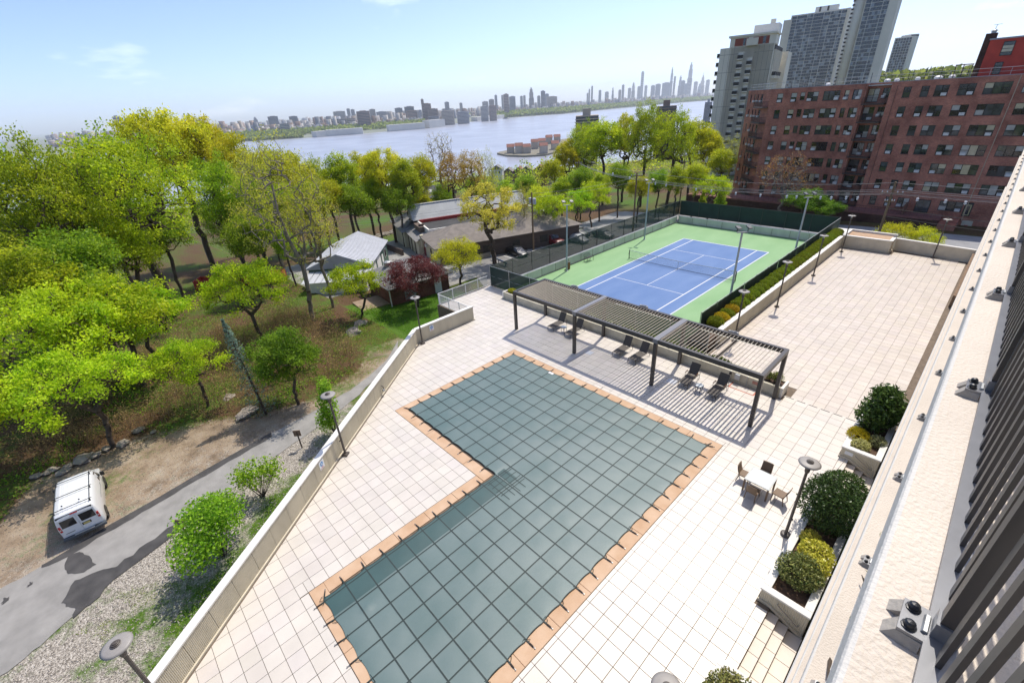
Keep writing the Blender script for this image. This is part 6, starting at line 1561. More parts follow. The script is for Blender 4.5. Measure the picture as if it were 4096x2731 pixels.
for s in (-1, 1):
    MB().tube([(-2.55, s * .80, 2.16), (.75, s * .80, 2.17)], .022, 6).build('rack_rail', m_plast, vn)
    for x in (-2.4, -1.0, .55): MB().box(x - .04, x + .04, s * .80 - .03, s * .80 + .03, 2.0, 2.2).build('rack_foot', m_plast, vn)
    MB().tube([(1.35, s * .98, 1.25), (1.38, s * 1.12, 1.28)], .03, 5).build('mirror_arm', m_plast, vn); MB().bbox(1.30, 1.40, min(s * 1.06, s * 1.26), max(s * 1.06, s * 1.26), 1.18, 1.46, .02).build('mirror', m_plast, vn)
for x in (-2.4, -1.0, .55): MB().tube([(x, -.92, 2.21), (x, .92, 2.21)], .022, 6).build('rack_bar', m_plast, vn)
for y in (-.35, .42): MB().lathe([(.04, 0), (.04, .05), (.02, .07)], (-2.1, y, 2.20), 8).build('rack_stop', m_plast, vn)
for k in range(7): MB().box(-2.5, .5, -.6 + .2 * k - .02, -.6 + .2 * k + .02, 2.088, 2.104).build('roof_rib', m_vw, vn)
for s in (-1, 1): MB().bbox(2.76, 2.88, min(s * .5, s * .82), max(s * .5, s * .82), .74, .92, .02).build('head_light', m_headl, vn)
vn.location = (-11.35, -52.92, -3.85 + .0); vn.rotation_euler = (0, 0, math.radians(177.5))
# ---- generic cars
def car(name, label, cat, L, W, H, paint, loc, ang, kind, group='cars in the car park'):
    th = thing(name, label, cat, (0, 0, 0), group); r = .33 if kind == 'sedan' else .38; h = L / 2; w = W / 2
    if kind == 'sedan': s = [(-h, w * .86, w * .74, .35, .70, .92), (-h + .25, w * .97, w * .8, .24, .75, 1.0), (-h * .62, w, w * .78, .22, .80, 1.05), (-h * .38, w, w * .66, .22, .84, H - .02), (.1, w, w * .68, .22, .84, H), (h * .26, w, w * .68, .22, .84, H - .08), (h * .55, w, w * .82, .22, .80, .98), (h - .25, w * .95, w * .78, .24, .66, .82), (h, w * .80, w * .66, .35, .60, .70)]
    elif kind == 'suv': s = [(-h, w * .92, w * .80, .45, 1.0, H - .12), (-h + .15, w, w * .86, .35, 1.05, H - .02), (-.2, w, w * .86, .32, 1.08, H), (h * .22, w, w * .84, .32, 1.08, H - .04), (h * .42, w, w * .86, .32, 1.06, 1.22), (h - .2, w * .98, w * .86, .36, .95, 1.12), (h, w * .88, w * .78, .45, .85, 1.0)]
    else: s = [(-h, w * .96, w * .9, .4, 1.2, H - .05), (-h + .1, w, w * .95, .35, 1.2, H), (h * .5, w, w * .95, .35, 1.2, H), (h * .72, w, w * .85, .38, 1.1, 1.7), (h, w * .9, w * .8, .45, .9, 1.25)]
    loft_body(s, 'body', paint, th)
    for x in (-h * .60, h * .62):
        for q in (-1, 1): wheel(th, x, q * (w - .1), r, .22, q)
    if kind == 'sedan':
        side_panel(s, th, [(-h * .5, .9), (h * .32, .9), (h * .2, H - .14), (0, H - .09), (-h * .34, H - .12)], 'side_window', m_vg)
        MB().add([(h * .50, -w * .74, 1.0), (h * .50, w * .74, 1.0), (h * .28, w * .6, H - .07), (h * .28, -w * .6, H - .07)], [(0, 1, 2, 3)]).build('windscreen', m_vg, th); MB().add([(-h * .58, -w * .7, 1.075), (-h * .58, w * .7, 1.075), (-h * .37, w * .58, H - .02), (-h * .37, -w * .58, H - .02)], [(3, 2, 1, 0)]).build('rear_window', m_vg, th)
    elif kind == 'suv':
        for a, b in ((-h * .9, -h * .52), (-h * .48, -h * .08), (-h * .04, h * .30)): side_panel(s, th, [(a, 1.13), (b, 1.13), (b - .02, H - .2), (a + .04, H - .2)], 'side_window', m_vg)
        MB().add([(h * .42, -w * .8, 1.24), (h * .42, w * .8, 1.24), (h * .24, w * .74, H - .1), (h * .24, -w * .74, H - .1)], [(0, 1, 2, 3)]).build('windscreen', m_vg, th); MB().add([(-h - .004, -w * .7, 1.12), (-h - .004, w * .7, 1.12), (-h + .0, w * .66, H - .25), (-h + .0, -w * .66, H - .25)], [(3, 2, 1, 0)]).build('rear_window', m_vg, th)
        for q in (-1, 1): MB().tube([(-h * .8, q * w * .66, H + .06), (h * .15, q * w * .66, H + .06)], .025, 5).build('roof_rail', m_plast, th)
        for k in range(4): MB().tube([(-h * .75 + k * .6, -w * .66, H + .07), (-h * .75 + k * .6, w * .66, H + .07)], .02, 5).build('roof_bar', m_plast, th)
    else:
        MB().add([(h * .74, -w * .8, 1.66), (h * .74, w * .8, 1.66), (h * .52, w * .8, H - .2), (h * .52, -w * .8, H - .2)], [(0, 1, 2, 3)]).build('windscreen', m_vg, th); side_panel(s, th, [(h * .3, 1.3), (h * .6, 1.3), (h * .5, H - .4), (h * .3, H - .3)], 'side_window', m_vg)
        side_panel(s, th, [(-h * .7, 1.5), (-h * .2, 1.5), (-h * .15, 1.75), (-h * .65, 1.75)], 'blue_emblem', m_sgb)
    for q in (-1, 1):
        MB().box(-h - .01, -h + .1, min(q * w * .55, q * w * .84), max(q * w * .55, q * w * .84), s[0][4] - .12, s[0][4] + .02).build('tail_light', m_tail, th); MB().box(h - .12, h + .005, min(q * w * .45, q * w * .76), max(q * w * .45, q * w * .76), s[-1][4] - .1, s[-1][4] + .03).build('head_light', m_headl, th)
    th.location = (loc[0], loc[1], terr(loc[0], loc[1]) + .06); th.rotation_euler = (0, 0, ang); return th
car('parked_car', 'dark red boxy off-roader with a roof rack in the car park', 'car', 4.75, 2.05, 2.0, M('paint_dark_red', (.16, .015, .015), .35, .05, coat=.5), (-31.3, 13.6), math.radians(-8), 'suv')
car('parked_car', 'black sedan parked alone near the utility pole', 'car', 4.8, 1.85, 1.45, M('paint_black', (.012, .013, .015), .3, .05, coat=.7), (-31.2, 4.6), math.radians(-12), 'sedan')
car('parked_car', 'dark blue-grey car behind the red off-roader', 'car', 4.8, 1.9, 1.6, M('paint_dark_blue', (.03, .04, .055), .3, .05, coat=.6), (-30.8, 20.6), math.radians(-10), 'suv')
car('parked_car', 'silver car seen through the court screen', 'car', 4.6, 1.85, 1.46, M('paint_silver', (.38, .40, .41), .35, .05, coat=.5), (-28.2, 17.2), math.radians(-10), 'sedan')
car('parked_car', 'grey car at the end of the row behind the court screen', 'car', 4.6, 1.85, 1.46, M('paint_grey', (.13, .14, .15), .35, .05, coat=.5), (-26.6, 22.6), math.radians(-10), 'sedan')
car('parked_car', 'white car half hidden behind the trunks across the car park', 'car', 4.7, 1.9, 1.65, M('paint_white', (.68, .69, .68), .3, .03, coat=.5), (-39.4, 18.8), math.radians(60), 'suv')
car('delivery_truck', 'white delivery truck with a blue emblem behind the green shed roof', 'truck', 6.2, 2.2, 2.9, MATS['paint_white'], (-62.5, -12.0), math.radians(150), 'truck', None)
wp = AZ(1300 + 745 * .46769, 700 + 320 * .46769, 143); car('parked_car', 'distant white car in front of the house among the trees', 'car', 4.6, 1.85, 1.5, MATS['paint_white'], (wp[0], wp[1]), math.radians(-30), 'sedan', None)

# ================================================================== POLES AND WIRES
m_wood = M('pole_wood', (.19, .13, .08), .9, .25, 3, .4, 20, stretch=(1, 1, .15)); m_wire = M('wire_grey', (.30, .30, .31), .5); m_wire_d = M('wire_black', (.03, .03, .03), .6); m_ins = M('insulator_pale', (.62, .64, .68), .3)
def upole(label, x, y, z1, arms=(), trans=False):
    z0 = terr(x, y); th = thing('utility_pole', label, 'utility pole', (x, y, z0), 'wooden utility poles')
    MB().tube([(x, y, z0), (x, y, z1)], [.17, .12], 8).build('pole', m_wood, th)
    for k, (z, L, ang) in enumerate(arms):
        c, s = math.cos(ang) * L, math.sin(ang) * L; a = MB().bar((x - c, y - s, z), (x + c, y + s, z), .1, .12).build('cross_arm', m_wood, th)
        for t in (-.9, -.45, .45, .9): MB().lathe([(.05, 0), (.07, .08), (.03, .2)], (x + c * t, y + s * t, z + .06), 8).build('insulator', m_ins, a)
    if trans:
        for q in (-1, 1): MB().lathe([(.28, 0), (.30, .05), (.30, .9), (.2, 1.0)], (x + .45 * q, y + .1, z1 - 1.9), 12).build('transformer', M('transformer_grey', (.52, .54, .56), .5), th)
    return th
upole('leaning wooden utility pole with cross-arms beyond the far parapet', 13.45, 26, 6.7, ((5.4, 1.1, .3), (4.4, .5, .3)))
upole('wooden utility pole carrying two grey transformers in the car park', -31.3, 8.7, 4.4, (), True)
upole('tall brown utility pole behind the left court fence', -20.0, 22.2, 6.4, ((5.9, 1.0, .9),))
upole('slim utility pole at the edge of the wood behind the brick terrace', -27.0, 52.0, 5.0, ((4.4, .9, .2),))
upole('utility pole with a single can at the forest edge', -45, 38, 5.5, ((5.0, .8, .9),))
def wire(label, a, b, sag, r=.018, mat=None, n=14, group='overhead wires'):
    a = np.array(a, float); b = np.array(b, float); pts = [a + (b - a) * i / n - np.array((0, 0, sag * 4 * (i / n) * (1 - i / n))) for i in range(n + 1)]
    return MB().tube(pts, r, 4).solo('overhead_wire', mat or m_wire, label, 'wire', tuple(a), group)
wl = 'thin overhead wire strung along the street in front of the brick block'
for k, (z, y) in enumerate(((5.75, 26.6), (5.6, 26.3), (5.5, 25.4), (5.3, 25.8), (6.6, 26.0))):
    wire(wl, (13.5, y, z), (60, y + 2, z + .6), .5); wire(wl, (13.5, y, z), (-20, y - 4 + 1.5 * k * .3, z - .2), .9); wire('thin overhead wire running from the tall brown pole into the wood', (-20, y - 4 + .45 * k, z - .2), (-45, 38 + k * .3, z - .6), .6)
for z in (3.6, 2.6): wire('black service cable drooping over the far parapet', (13.5, 26, z), (60, 24, z + .3), .8, .03, m_wire_d)
for k in range(3): wire('thin wire between the transformer pole and the restaurant lane', (-31.3, 8.7, 4.0 - .5 * k), (-64, -16, 0 - .4 * k), .8, .015)
for k in range(2): wire('thin wire between the transformer pole and the tall brown pole', (-31.3, 8.7, 4.2 - .6 * k), (-20, 22.2, 5.6 - .6 * k), .3, .015)
sp_me = MB().tube([(0, 0, -.28), (0, 0, .05)], .03, 5).lathe([(.03, -.3), (.10, -.22), (.05, -.12), (.11, -.05), (.03, .02)], n=8).mesh('wire_spacer', m_ins)
for k, x in enumerate((-26, -22.5, -17.5, -15.6, -10.6, -8.2, -4.6, -1.2, 2.2, 3.4, 6.2, 7.4, 9.0, 10.2, 16.0, 18.5, 20.2, 23)):
    y = 25.8 if x > -20 else 24.5; o = bpy.data.objects.new('wire_spacer', sp_me); COL.objects.link(o); o.location = (x, 24.0 + .12 * max(0, x + 18) * .5, 5.05 - .9 * 4 * max(0, (13.5 - x) / 33.5) * (1 - (13.5 - x) / 33.5) * (x < 13.5)); o.scale = (1.4,) * 3; tag(o, 'pale insulator spacer hanging on the wires in front of the brick block', 'insulator', 'insulator spacers on the overhead wires')

# ================================================================== ROCKS, SMALL SIGNS, GUARD RAIL
m_rock = M('grey_brown_rock', (.21, .18, .15), .9, .3, 2.5, .7, 12, col2=(.36, .31, .26))
def rock(label, x, y, s, seed, flat=.55, group=None):
    rng = np.random.default_rng(seed); mb = MB(); n, m = 8, 6; vs = []; fs = []
    off = rng.uniform(-.3, .3, (m + 1, n))
    for i in range(m + 1):
        th_ = math.pi * i / m
        for k in range(n):
            r = s * (1 + off[i, k] * (0 < i < m)); a = 2 * math.pi * k / n; vs.append((r * math.sin(th_) * math.cos(a) * 1.25, r * math.sin(th_) * math.sin(a), s * flat * math.cos(th_) * (1 + .3 * off[i, k])))
    for i in range(m):
        for k in range(n): fs.append((i * n + k, (i + 1) * n + k, (i + 1) * n + (k + 1) % n, i * n + (k + 1) % n))
    o = MB().add(vs, fs); z = terr(x, y); q = [(a * math.cos(seed) - b * math.sin(seed) + x, a * math.sin(seed) + b * math.cos(seed) + y, c + z + s * flat * .35 + .12) for a, b, c in o.v]; o.v = q
    return o.solo('boulder', m_rock, label, 'rock', (x, y, z), group)
rock('large flat boulder at the edge of the grass slope near the brown thicket', -22.2, -29.5, .85, 3, .6); rock('large boulder just above the flat one by the grass slope', -23.7, -28.0, .8, 5, .6)
for k, (px, py) in enumerate(((165, 667), (215, 650), (238, 638), (278, 650), (300, 628), (372, 592), (395, 575), (430, 575), (545, 525), (610, 468), (675, 474), (1010, 325), (1100, 385), (1075, 400), (470, 548))):
    p = GT(*Lz(px, py)); rock('grey-brown stone in the loose row along the edge of the woods', p[0], p[1], (.30, .26, .3, .35, .3, .55, .25, .3, .4, .35, .2, .5, .6, .55, .3)[k], 30 + k, .45, 'stones along the wood edge')
for k in range(12):
    p = GT(1300 + (420 + 25 * k) * .46769, 700 + (545 - 7 * k) * .46769); rock('boulder in the rough stone edging above the restaurant lane', p[0], p[1], .7 + .25 * math.sin(k * 2.1), 60 + k, .6, 'boulder edging of the lane')
def small_sign(lab, x, y, ang):
    z = terr(x, y); th = thing('sign_post', lab, 'sign', (x, y, z)); MB().box(x - .04, x + .04, y - .04, y + .04, z, z + 1.5).build('post', m_brn, th); c, s = math.cos(ang), math.sin(ang); MB().bar((x - .25 * c, y - .25 * s, z + 1.35), (x + .25 * c, y + .25 * s, z + 1.35), .04, .5).build('board', M('sign_board_brown', (.20, .13, .09), .8, .15, 4), th)
p = GT(*Lz(1437, 495)); small_sign('small brown sign seen from behind next to the driveway below the lamp', -6.9, -41.0, .9)
p = GT(*Lz(830, 935)); small_sign('small brown sign half hidden in the shrub by the gravel', p[0], p[1], .8)
MB().bar((*DRIVE_L[1], -3.8), (-8.6, -59.5, -3.8), .2, .12).solo('kerb_stone', m_conc, 'pale kerb stone at the left edge of the driveway', 'kerb', (*DRIVE_L[1], -3.85))
gr = thing('guard_rail', 'blue-grey steel guard rail at the corner of the car park', 'guard rail', (-31, -2, -5.2)); a_ = np.array((-33.0, .2)); b_ = np.array((-27.2, -1.5))
MB().bar((*a_, terr(*a_) + .65), (*b_, terr(*b_) + .65), .08, .3).build('beam', M('guard_steel', (.22, .30, .42), .4, .1, 4, metal=.4), gr)
for t in (.1, .5, .9): q = a_ + (b_ - a_) * t; MB().box(q[0] - .07, q[0] + .07, q[1] - .07, q[1] + .07, terr(*q) , terr(*q) + .8).build('post', m_pipe, gr)
rw = thing('retaining_wall', 'low grey-tan wall between the restaurant and the car park', 'wall', (-34, 8, -5.5)); MB().prism([(-35.2, -2), (-34.85, -2), (-33.8, 26), (-34.15, 26)], lambda x, y: terr(x, y) - .5, lambda x, y: terr(x, y) + .8).build('wall', M('tan_wall', (.34, .28, .21), .9, .15, 1), rw)
for k, (x, y) in enumerate(((-33.2, 10.3), (-37.2, 33.0))): z_ = terr(x, y); t_ = thing('traffic_cone', ['orange traffic cone by the red off-roader', 'orange traffic cone at the edge of the far car park'][k], 'traffic cone', (x, y, z_)); MB().lathe([(.17, .08), (.03, .75)], (x, y, z_), 10).build('cone', MATS['cone_orange'], t_); MB().box(x - .22, x + .22, y - .22, y + .22, z_ + .05, z_ + .085).build('base', MATS['cone_orange'], t_)
# ================================================================== TREES
def tubes_np(P0, P1, R0, R1, n=5):
    d = P1 - P0; L = np.linalg.norm(d, axis=1)[:, None] + 1e-9; d = d / L
    ref = np.where(np.abs(d[:, 2:3]) < .9, np.array([[0, 0, 1.0]]), np.array([[1.0, 0, 0]])); a = np.cross(d, ref); a /= np.linalg.norm(a, axis=1)[:, None]; b = np.cross(a, d)
    t = np.arange(n) * 2 * np.pi / n; ring = a[:, None, :] * np.cos(t)[None, :, None] + b[:, None, :] * np.sin(t)[None, :, None]
    v = np.concatenate([P0[:, None] + ring * R0[:, None, None], P1[:, None] + ring * R1[:, None, None]], 1).reshape(-1, 3)
    k = np.arange(n); f = np.stack([k, (k + 1) % n, n + (k + 1) % n, n + k], 1)[None] + (np.arange(len(P0)) * 2 * n)[:, None, None]
    return v, f.reshape(-1, 4)
def grow(rng, lobes, n, fork, top, lean=(0, 0), wig=.25, step=1.4, upb=.35):
    'skeleton by joining points scattered through the crown lobes to the nearest branch'
    nodes = [np.array((0., 0, -.6))]; par = [-1]
    k = 7
    for i in range(1, k + 1):
        t = i / k; nodes.append(np.array((lean[0] * t * t + rng.normal() * wig * .35 * t, lean[1] * t * t + rng.normal() * wig * .35 * t, fork * t))); par.append(i - 1)
    if top > fork:
        for i in range(1, 6):
            t = i / 5; nodes.append(np.array((lean[0] * (1 + .5 * t) + rng.normal() * wig, lean[1] * (1 + .5 * t) + rng.normal() * wig, fork + (top - fork) * t))); par.append(len(nodes) - 2)
    w = np.array([l[3] * l[4] * l[5] for l in lobes]) ** .7; w /= w.sum(); pts = []
    for q in range(n):
        L = lobes[rng.choice(len(lobes), p=w)]; d = rng.normal(size=3); d /= np.linalg.norm(d); r = rng.random() ** (1 / 2.2); pts.append(np.array(L[:3]) + d * r * np.array(L[3:6]))
    pts = np.array(pts); base = np.array((lean[0], lean[1], fork)); pts = pts[np.argsort(np.linalg.norm(pts - base, axis=1))]
    for p in pts:
        A = np.array(nodes); d = np.linalg.norm(A - p, axis=1) + np.maximum(0, A[:, 2] - p[2]) * upb; d[:max(2, int(7 * .75))] += 3.0; j = int(np.argmin(d)); dist = np.linalg.norm(p - A[j]); m = max(1, int(dist / step))
        for i in range(1, m + 1):
            t = i / m; q = A[j] + (p - A[j]) * t
            if i < m: q = q + rng.normal(size=3) * wig * .3 * min(1, dist / 2) + np.array((0, 0, .10 * dist * math.sin(math.pi * t)))
            nodes.append(q); par.append(j if i == 1 else len(nodes) - 2)
    A = np.array(nodes); par = np.array(par); cnt = np.zeros(len(A)); ch = np.zeros(len(A), int)
    for i in range(len(A) - 1, 0, -1):
        cnt[i] += 1; cnt[par[i]] += cnt[i]; ch[par[i]] += 1
    return A, par, cnt, ch
PROTO = {}
def proto(key, lobes, n, fork, top, r0, nl, ls, spread, ca, cb, seed, lean=(0, 0), wig=.25, mat=None, bark=None, up=.4, aspect=.6, bright=.35, step=1.4, tips_only=False, minr=.012, pw=.52, droop=0):
    rng = np.random.default_rng(seed); A, par, cnt, ch = grow(rng, lobes, n, fork, top, lean, wig, step)
    r = np.maximum(minr, r0 * (cnt / cnt.max()) ** pw); i = np.arange(1, len(A)); v, f = tubes_np(A[par[i]], A[i], np.minimum(r[par[i]], r[i] * 1.6), r[i], 5)
    tr = npmesh('trunk', v, f, bark or m_bark, None, True)
    cr = None
    if nl:
        cand = np.where((ch == 0) if tips_only else ((cnt < 5) & (A[:, 2] > fork * .6)))[0]; k = rng.choice(cand, nl)
        # clumps: whole sprays share an offset
        sp = rng.normal(size=(nl, 3)) * spread * np.array((1, 1, .7)); sp[:, 2] -= droop * np.abs(rng.normal(size=nl)); c = A[k] + sp
        tint = colvar(len(A), ca, cb, rng, .10); col = tint[k] * (1 + bright * (rng.random((nl, 1)) - .5)); vv, ff, cc = leaves(c, ls * rng.uniform(.65, 1.3, nl), np.clip(col, 0, 1), rng, up, aspect)
        cr = npmesh('crown', vv, ff, mat or m_leaf, cc)
    PROTO[key] = (tr, cr, A[:, 2].max() + (spread if nl else 0)); return PROTO[key]
def tree(key, name, label, x, y, h, wide=1.0, rz=None, group=None, cat='tree', z=None, tilt=(0, 0)):
    tr, cr, H = PROTO[key]; s = h / H; th = thing(name, label, cat, (x, y, terr(x, y) if z is None else z), group)
    th.rotation_euler = (tilt[0], tilt[1], random.random() * 6.28 if rz is None else rz); th.scale = (s * wide, s * wide, s)
    npobj('trunk', tr, th)
    if cr: npobj('crown', cr, th)
    return th
def dome(rx, rz, cz, n, rng, lo=.45, hi=.62):
    'crown lobes spread over a dome'
    out = [(0, 0, cz, rx * .55, rx * .55, rz * .6)]
    for i in range(n):
        a = i * 2.4 + rng.random(); t = (i + .5) / n; e = math.asin(1 - 1.35 * t); k = rng.uniform(lo, hi); out.append((rx * .68 * math.cos(e) * math.cos(a), rx * .68 * math.cos(e) * math.sin(a), cz + rz * .68 * math.sin(e), rx * k * .75, rx * k * .75, rz * k * .62))
    return out
g0 = np.random.default_rng(2)
YG1, YG2 = (.20, .29, .010), (.40, .44, .016); YO1, YO2 = (.34, .36, .014), (.52, .47, .03); GR1, GR2 = (.11, .20, .012), (.27, .36, .02)
proto('maple', dome(7.5, 7.5, 12.5, 15, g0), 520, 5.0, 15, .48, 21000, .27, .48, YG1, YG2, 1, (.6, .2), .5, bright=.5)
proto('maple2', dome(6.8, 8.0, 13, 14, g0), 480, 6.0, 17, .45, 19000, .28, .55, (.17, .27, .012), (.34, .41, .018), 2, (-.4, .3), .5, bright=.5)
proto('oak', dome(6.5, 6.0, 13.5, 16, g0, .34, .5), 420, 7.0, 16, .42, 19000, .30, .42, YO1, YO2, 3, (.3, -.3), .6, bright=.4)
proto('oak2', dome(5.6, 6.5, 13.0, 14, g0, .34, .5), 380, 7.0, 16, .38, 16000, .30, .42, (.30, .33, .012), (.48, .44, .018), 4, (-.3, .2), .6, bright=.4)
proto('slender', dome(3.7, 6.5, 13.5, 12, g0, .4, .55), 300, 9.0, 18, .30, 13000, .30, .5, (.18, .28, .012), (.36, .42, .016), 5, (.3, .1), .4, bright=.45)
proto('slender2', dome(4.2, 6.0, 14, 12, g0, .4, .55), 320, 10.0, 18, .30, 14000, .30, .5, (.26, .32, .012), (.45, .45, .018), 6, (-.3, .2), .4, bright=.45)
proto('forest_green', dome(4.6, 5.5, 12, 12, g0, .4, .55), 320, 6.0, 15, .28, 16000, .30, .55, GR1, GR2, 16, (.2, .2), .4, bright=.5)
proto('sparse', dome(6.0, 8.5, 12, 14, g0, .4, .6), 620, 4.0, 18, .32, 6500, .20, .38, (.30, .34, .03), (.48, .46, .05), 7, (.6, -.2), .5, bark=m_bark_l, minr=.016, pw=.47)
proto('bare', dome(5.0, 7.0, 12.5, 12, g0, .4, .6), 560, 6.0, 17, .30, 1500, .20, .3, (.33, .32, .05), (.48, .42, .06), 8, (.2, .2), .4, bark=m_bark_l, minr=.02, pw=.45)
proto('brown_bud', dome(4.4, 6.5, 12.5, 12, g0, .4, .55), 420, 7.0, 16, .28, 7000, .22, .4, (.26, .16, .03), (.40, .27, .04), 9, (.2, .2), .4)
proto('small_maple', dome(4.2, 3.0, 5.0, 14, g0, .3, .42), 260, 2.0, 6.5, .17, 12000, .17, .26, (.22, .34, .010), (.46, .54, .02), 10, (.5, .3), .35, step=.8, bright=.4)
proto('small_maple2', dome(3.4, 2.6, 4.6, 12, g0, .3, .42), 220, 1.6, 6.0, .14, 9000, .17, .26, (.20, .33, .010), (.44, .52, .02), 11, (-.4, .3), .35, step=.8, bright=.4)
proto('round_green', dome(2.4, 2.9, 4.0, 12, g0, .42, .56), 260, 1.2, 5.8, .12, 17000, .15, .26, (.07, .16, .012), (.19, .31, .02), 12, (0, 0), .2, step=.6, bright=.5)
proto('plum', dome(4.2, 3.0, 4.0, 14, g0, .36, .5), 320, 1.5, 5.4, .15, 17000, .16, .28, (.07, .016, .022), (.15, .045, .05), 13, (.1, .1), .25, step=.7, bright=.6)
proto('willowy', dome(3.8, 2.8, 4.4, 14, g0, .34, .46), 300, 1.6, 5.6, .17, 11000, .15, .28, (.32, .36, .012), (.50, .50, .02), 14, (.2, .1), .3, step=.7, bright=.35, droop=.25)
proto('tan_oak', dome(5.4, 4.8, 7.5, 14, g0, .28, .4), 330, 3.6, 9.5, .34, 10000, .22, .30, (.34, .31, .03), (.52, .46, .07), 15, (.4, .3), .5, bright=.35, tips_only=True)
proto('orange_bare', dome(6.0, 4.6, 6.0, 14, g0, .4, .55), 620, 1.6, 8.0, .26, 2600, .16, .3, (.26, .10, .03), (.40, .20, .06), 17, (.3, .1), .5, bark=m_bark_l, minr=.022, pw=.44)
def conifer(key, H, R, nl, ca, cb, seed, ls=.16):
    rng = np.random.default_rng(seed); z = rng.random(nl) ** .8; a = rng.random(nl) * 6.283; lay = .75 + .25 * np.sin(z * 38 + 2 * np.sin(a * 3)); r = R * (1 - z) ** .8 * np.sqrt(rng.random(nl)) * lay + .03; c = np.stack([r * np.cos(a), r * np.sin(a), .25 + z * (H - .3) - r * .22], 1)
    v, f, cc = leaves(c, ls * rng.uniform(.7, 1.3, nl), colvar(nl, ca, cb, rng, .35), rng, .3, .35); cr = npmesh('crown', v, f, m_leaf_g if ls > .2 else m_leaf, cc)
    n = 90; z2 = rng.random(n); a2 = rng.random(n) * 6.283; P0 = np.stack([0 * z2, 0 * z2, .3 + z2 * (H - .6)], 1); rr_ = R * (1 - z2) ** .8; P1 = P0 + np.stack([rr_ * np.cos(a2), rr_ * np.sin(a2), -.2 * rr_], 1)
    P0 = np.concatenate([np.array([[0, 0, -.4]]), P0]); P1 = np.concatenate([np.array([[0, 0, H]]), P1]); R0 = np.concatenate([[.12], np.full(n, .025)]); R1 = np.concatenate([[.02], np.full(n, .006)]); v, f = tubes_np(P0, P1, R0, R1, 5); PROTO[key] = (npmesh('trunk', v, f, m_bark, None, True), cr, H)
conifer('arborvitae', 5.0, 1.5, 9000, (.16, .26, .012), (.34, .42, .02), 31)
conifer('blue_spruce', 8.0, 1.5, 1500, (.12, .19, .15), (.24, .32, .25), 32, .19)

# ---- trees whose foot can be seen
tree('small_maple', 'young_maple', 'young bright lime maple standing behind the white van', -17.9, -51.1, 8.4, 1.0, 2.0)
tree('small_maple2', 'young_maple', 'lime-green young maple spreading over the left edge above the van', -19.5, -57.5, 7.6, 1.15, .6)
tree('small_maple2', 'young_maple', 'low lime maple in front of the brown thicket between two stones', -18.4, -44.6, 6.6, .95, 4.0)
tree('round_green', 'round_tree', 'dense round mid-green tree beside the driveway', -12.7, -39.1, 7.2, 1.0, 0)
tree('blue_spruce', 'blue_spruce', 'thin leaning blue spruce with a bare lower trunk', -13.4, -41.5, 8.6, 1.0, 0, tilt=(.04, -.09))
tree('willowy', 'yellow_green_tree', 'small yellow-green tree between the white railing and the restaurant', -26.3, -11.4, 6.9, 1.0, 1.0)
tree('plum', 'purple_plum', 'purple-leaved plum tree on the lawn in front of the brick hut', -23.9, -20.0, 6.5, 1.05, 1.0)
tree('tan_oak', 'tan_oak', 'broad oak with tan-yellow new leaves at the near corner of the car park', -30.5, -1.2, 12.6, 1.0, 2.2)
tree('sparse', 'sparse_tree', 'tall sparse tree with pale twigs and few leaves left of the sheds', -29.4, -31.2, 21.5, .78, 1.0)
tree('sparse', 'sparse_tree', 'second sparse tree with several dark stems close to the tall one', -32.0, -27.6, 17.0, .72, 3.0)
tree('small_maple2', 'leaning_tree', 'crooked low tree above the grass slope by the boulders', -25.5, -26.8, 7.2, 1.0, 5.0)
tree('maple', 'spreading_maple', 'large forked lime-green maple filling the left of the picture', -47.5, -42.5, 23.5, .92, 2.6)
tree('maple2', 'tall_maple', 'tallest light green tree rising above the skyline at the left edge', -62.0, -57.5, 29.5, .78, 1.0)
tree('orange_bare', 'bare_tree', 'nearly bare tree with rusty buds in front of the brick block', -6.3, 52.5, 12.5, .85, 1.0)
tree('arborvitae', 'arborvitae', 'bright green arborvitae left of the pair behind the far court screen', -21.8, 52.0, 5.4, 1, 0); tree('arborvitae', 'arborvitae', 'bright green arborvitae right of the pair behind the far court screen', -17.6, 51.2, 6.6, 1.1, 1)
tree('round_green', 'green_bush', 'broad bright green bush below the bare tree behind the far screen', -1.6, 49.5, 6.2, 1.7, 0); tree('round_green', 'green_bush', 'smaller bright green bush beside the broad one behind the far screen', 2.6, 49.0, 4.6, 1.5, 2)
tree('willowy', 'street_tree', 'yellow-green shrub tree beyond the far parapet near the leaning pole', 14.8, 29.5, 5.4, .95, 0); tree('willowy', 'street_tree', 'low leafy tree to the right of the leaning pole beyond the parapet', 17.6, 30.5, 5.0, .8, 2)
for lab, x, y, h, w_, k in (('slim tree with yellow-green leaves at the left end of the car park island', -33.6, 15.5, 9.0, .85, 'small_maple'), ('twin-stemmed light tree behind the red off-roader', -33.8, 24.5, 8.4, .85, 'small_maple2'), ('loose light green tree behind the dark blue car', -34.5, 29.5, 9.4, .8, 'small_maple'), ('tall thin tree behind the transformer pole', -35.8, 11.0, 11.5, .6, 'sparse')):
    tree(k, 'car_park_tree', lab, x, y, h, w_)
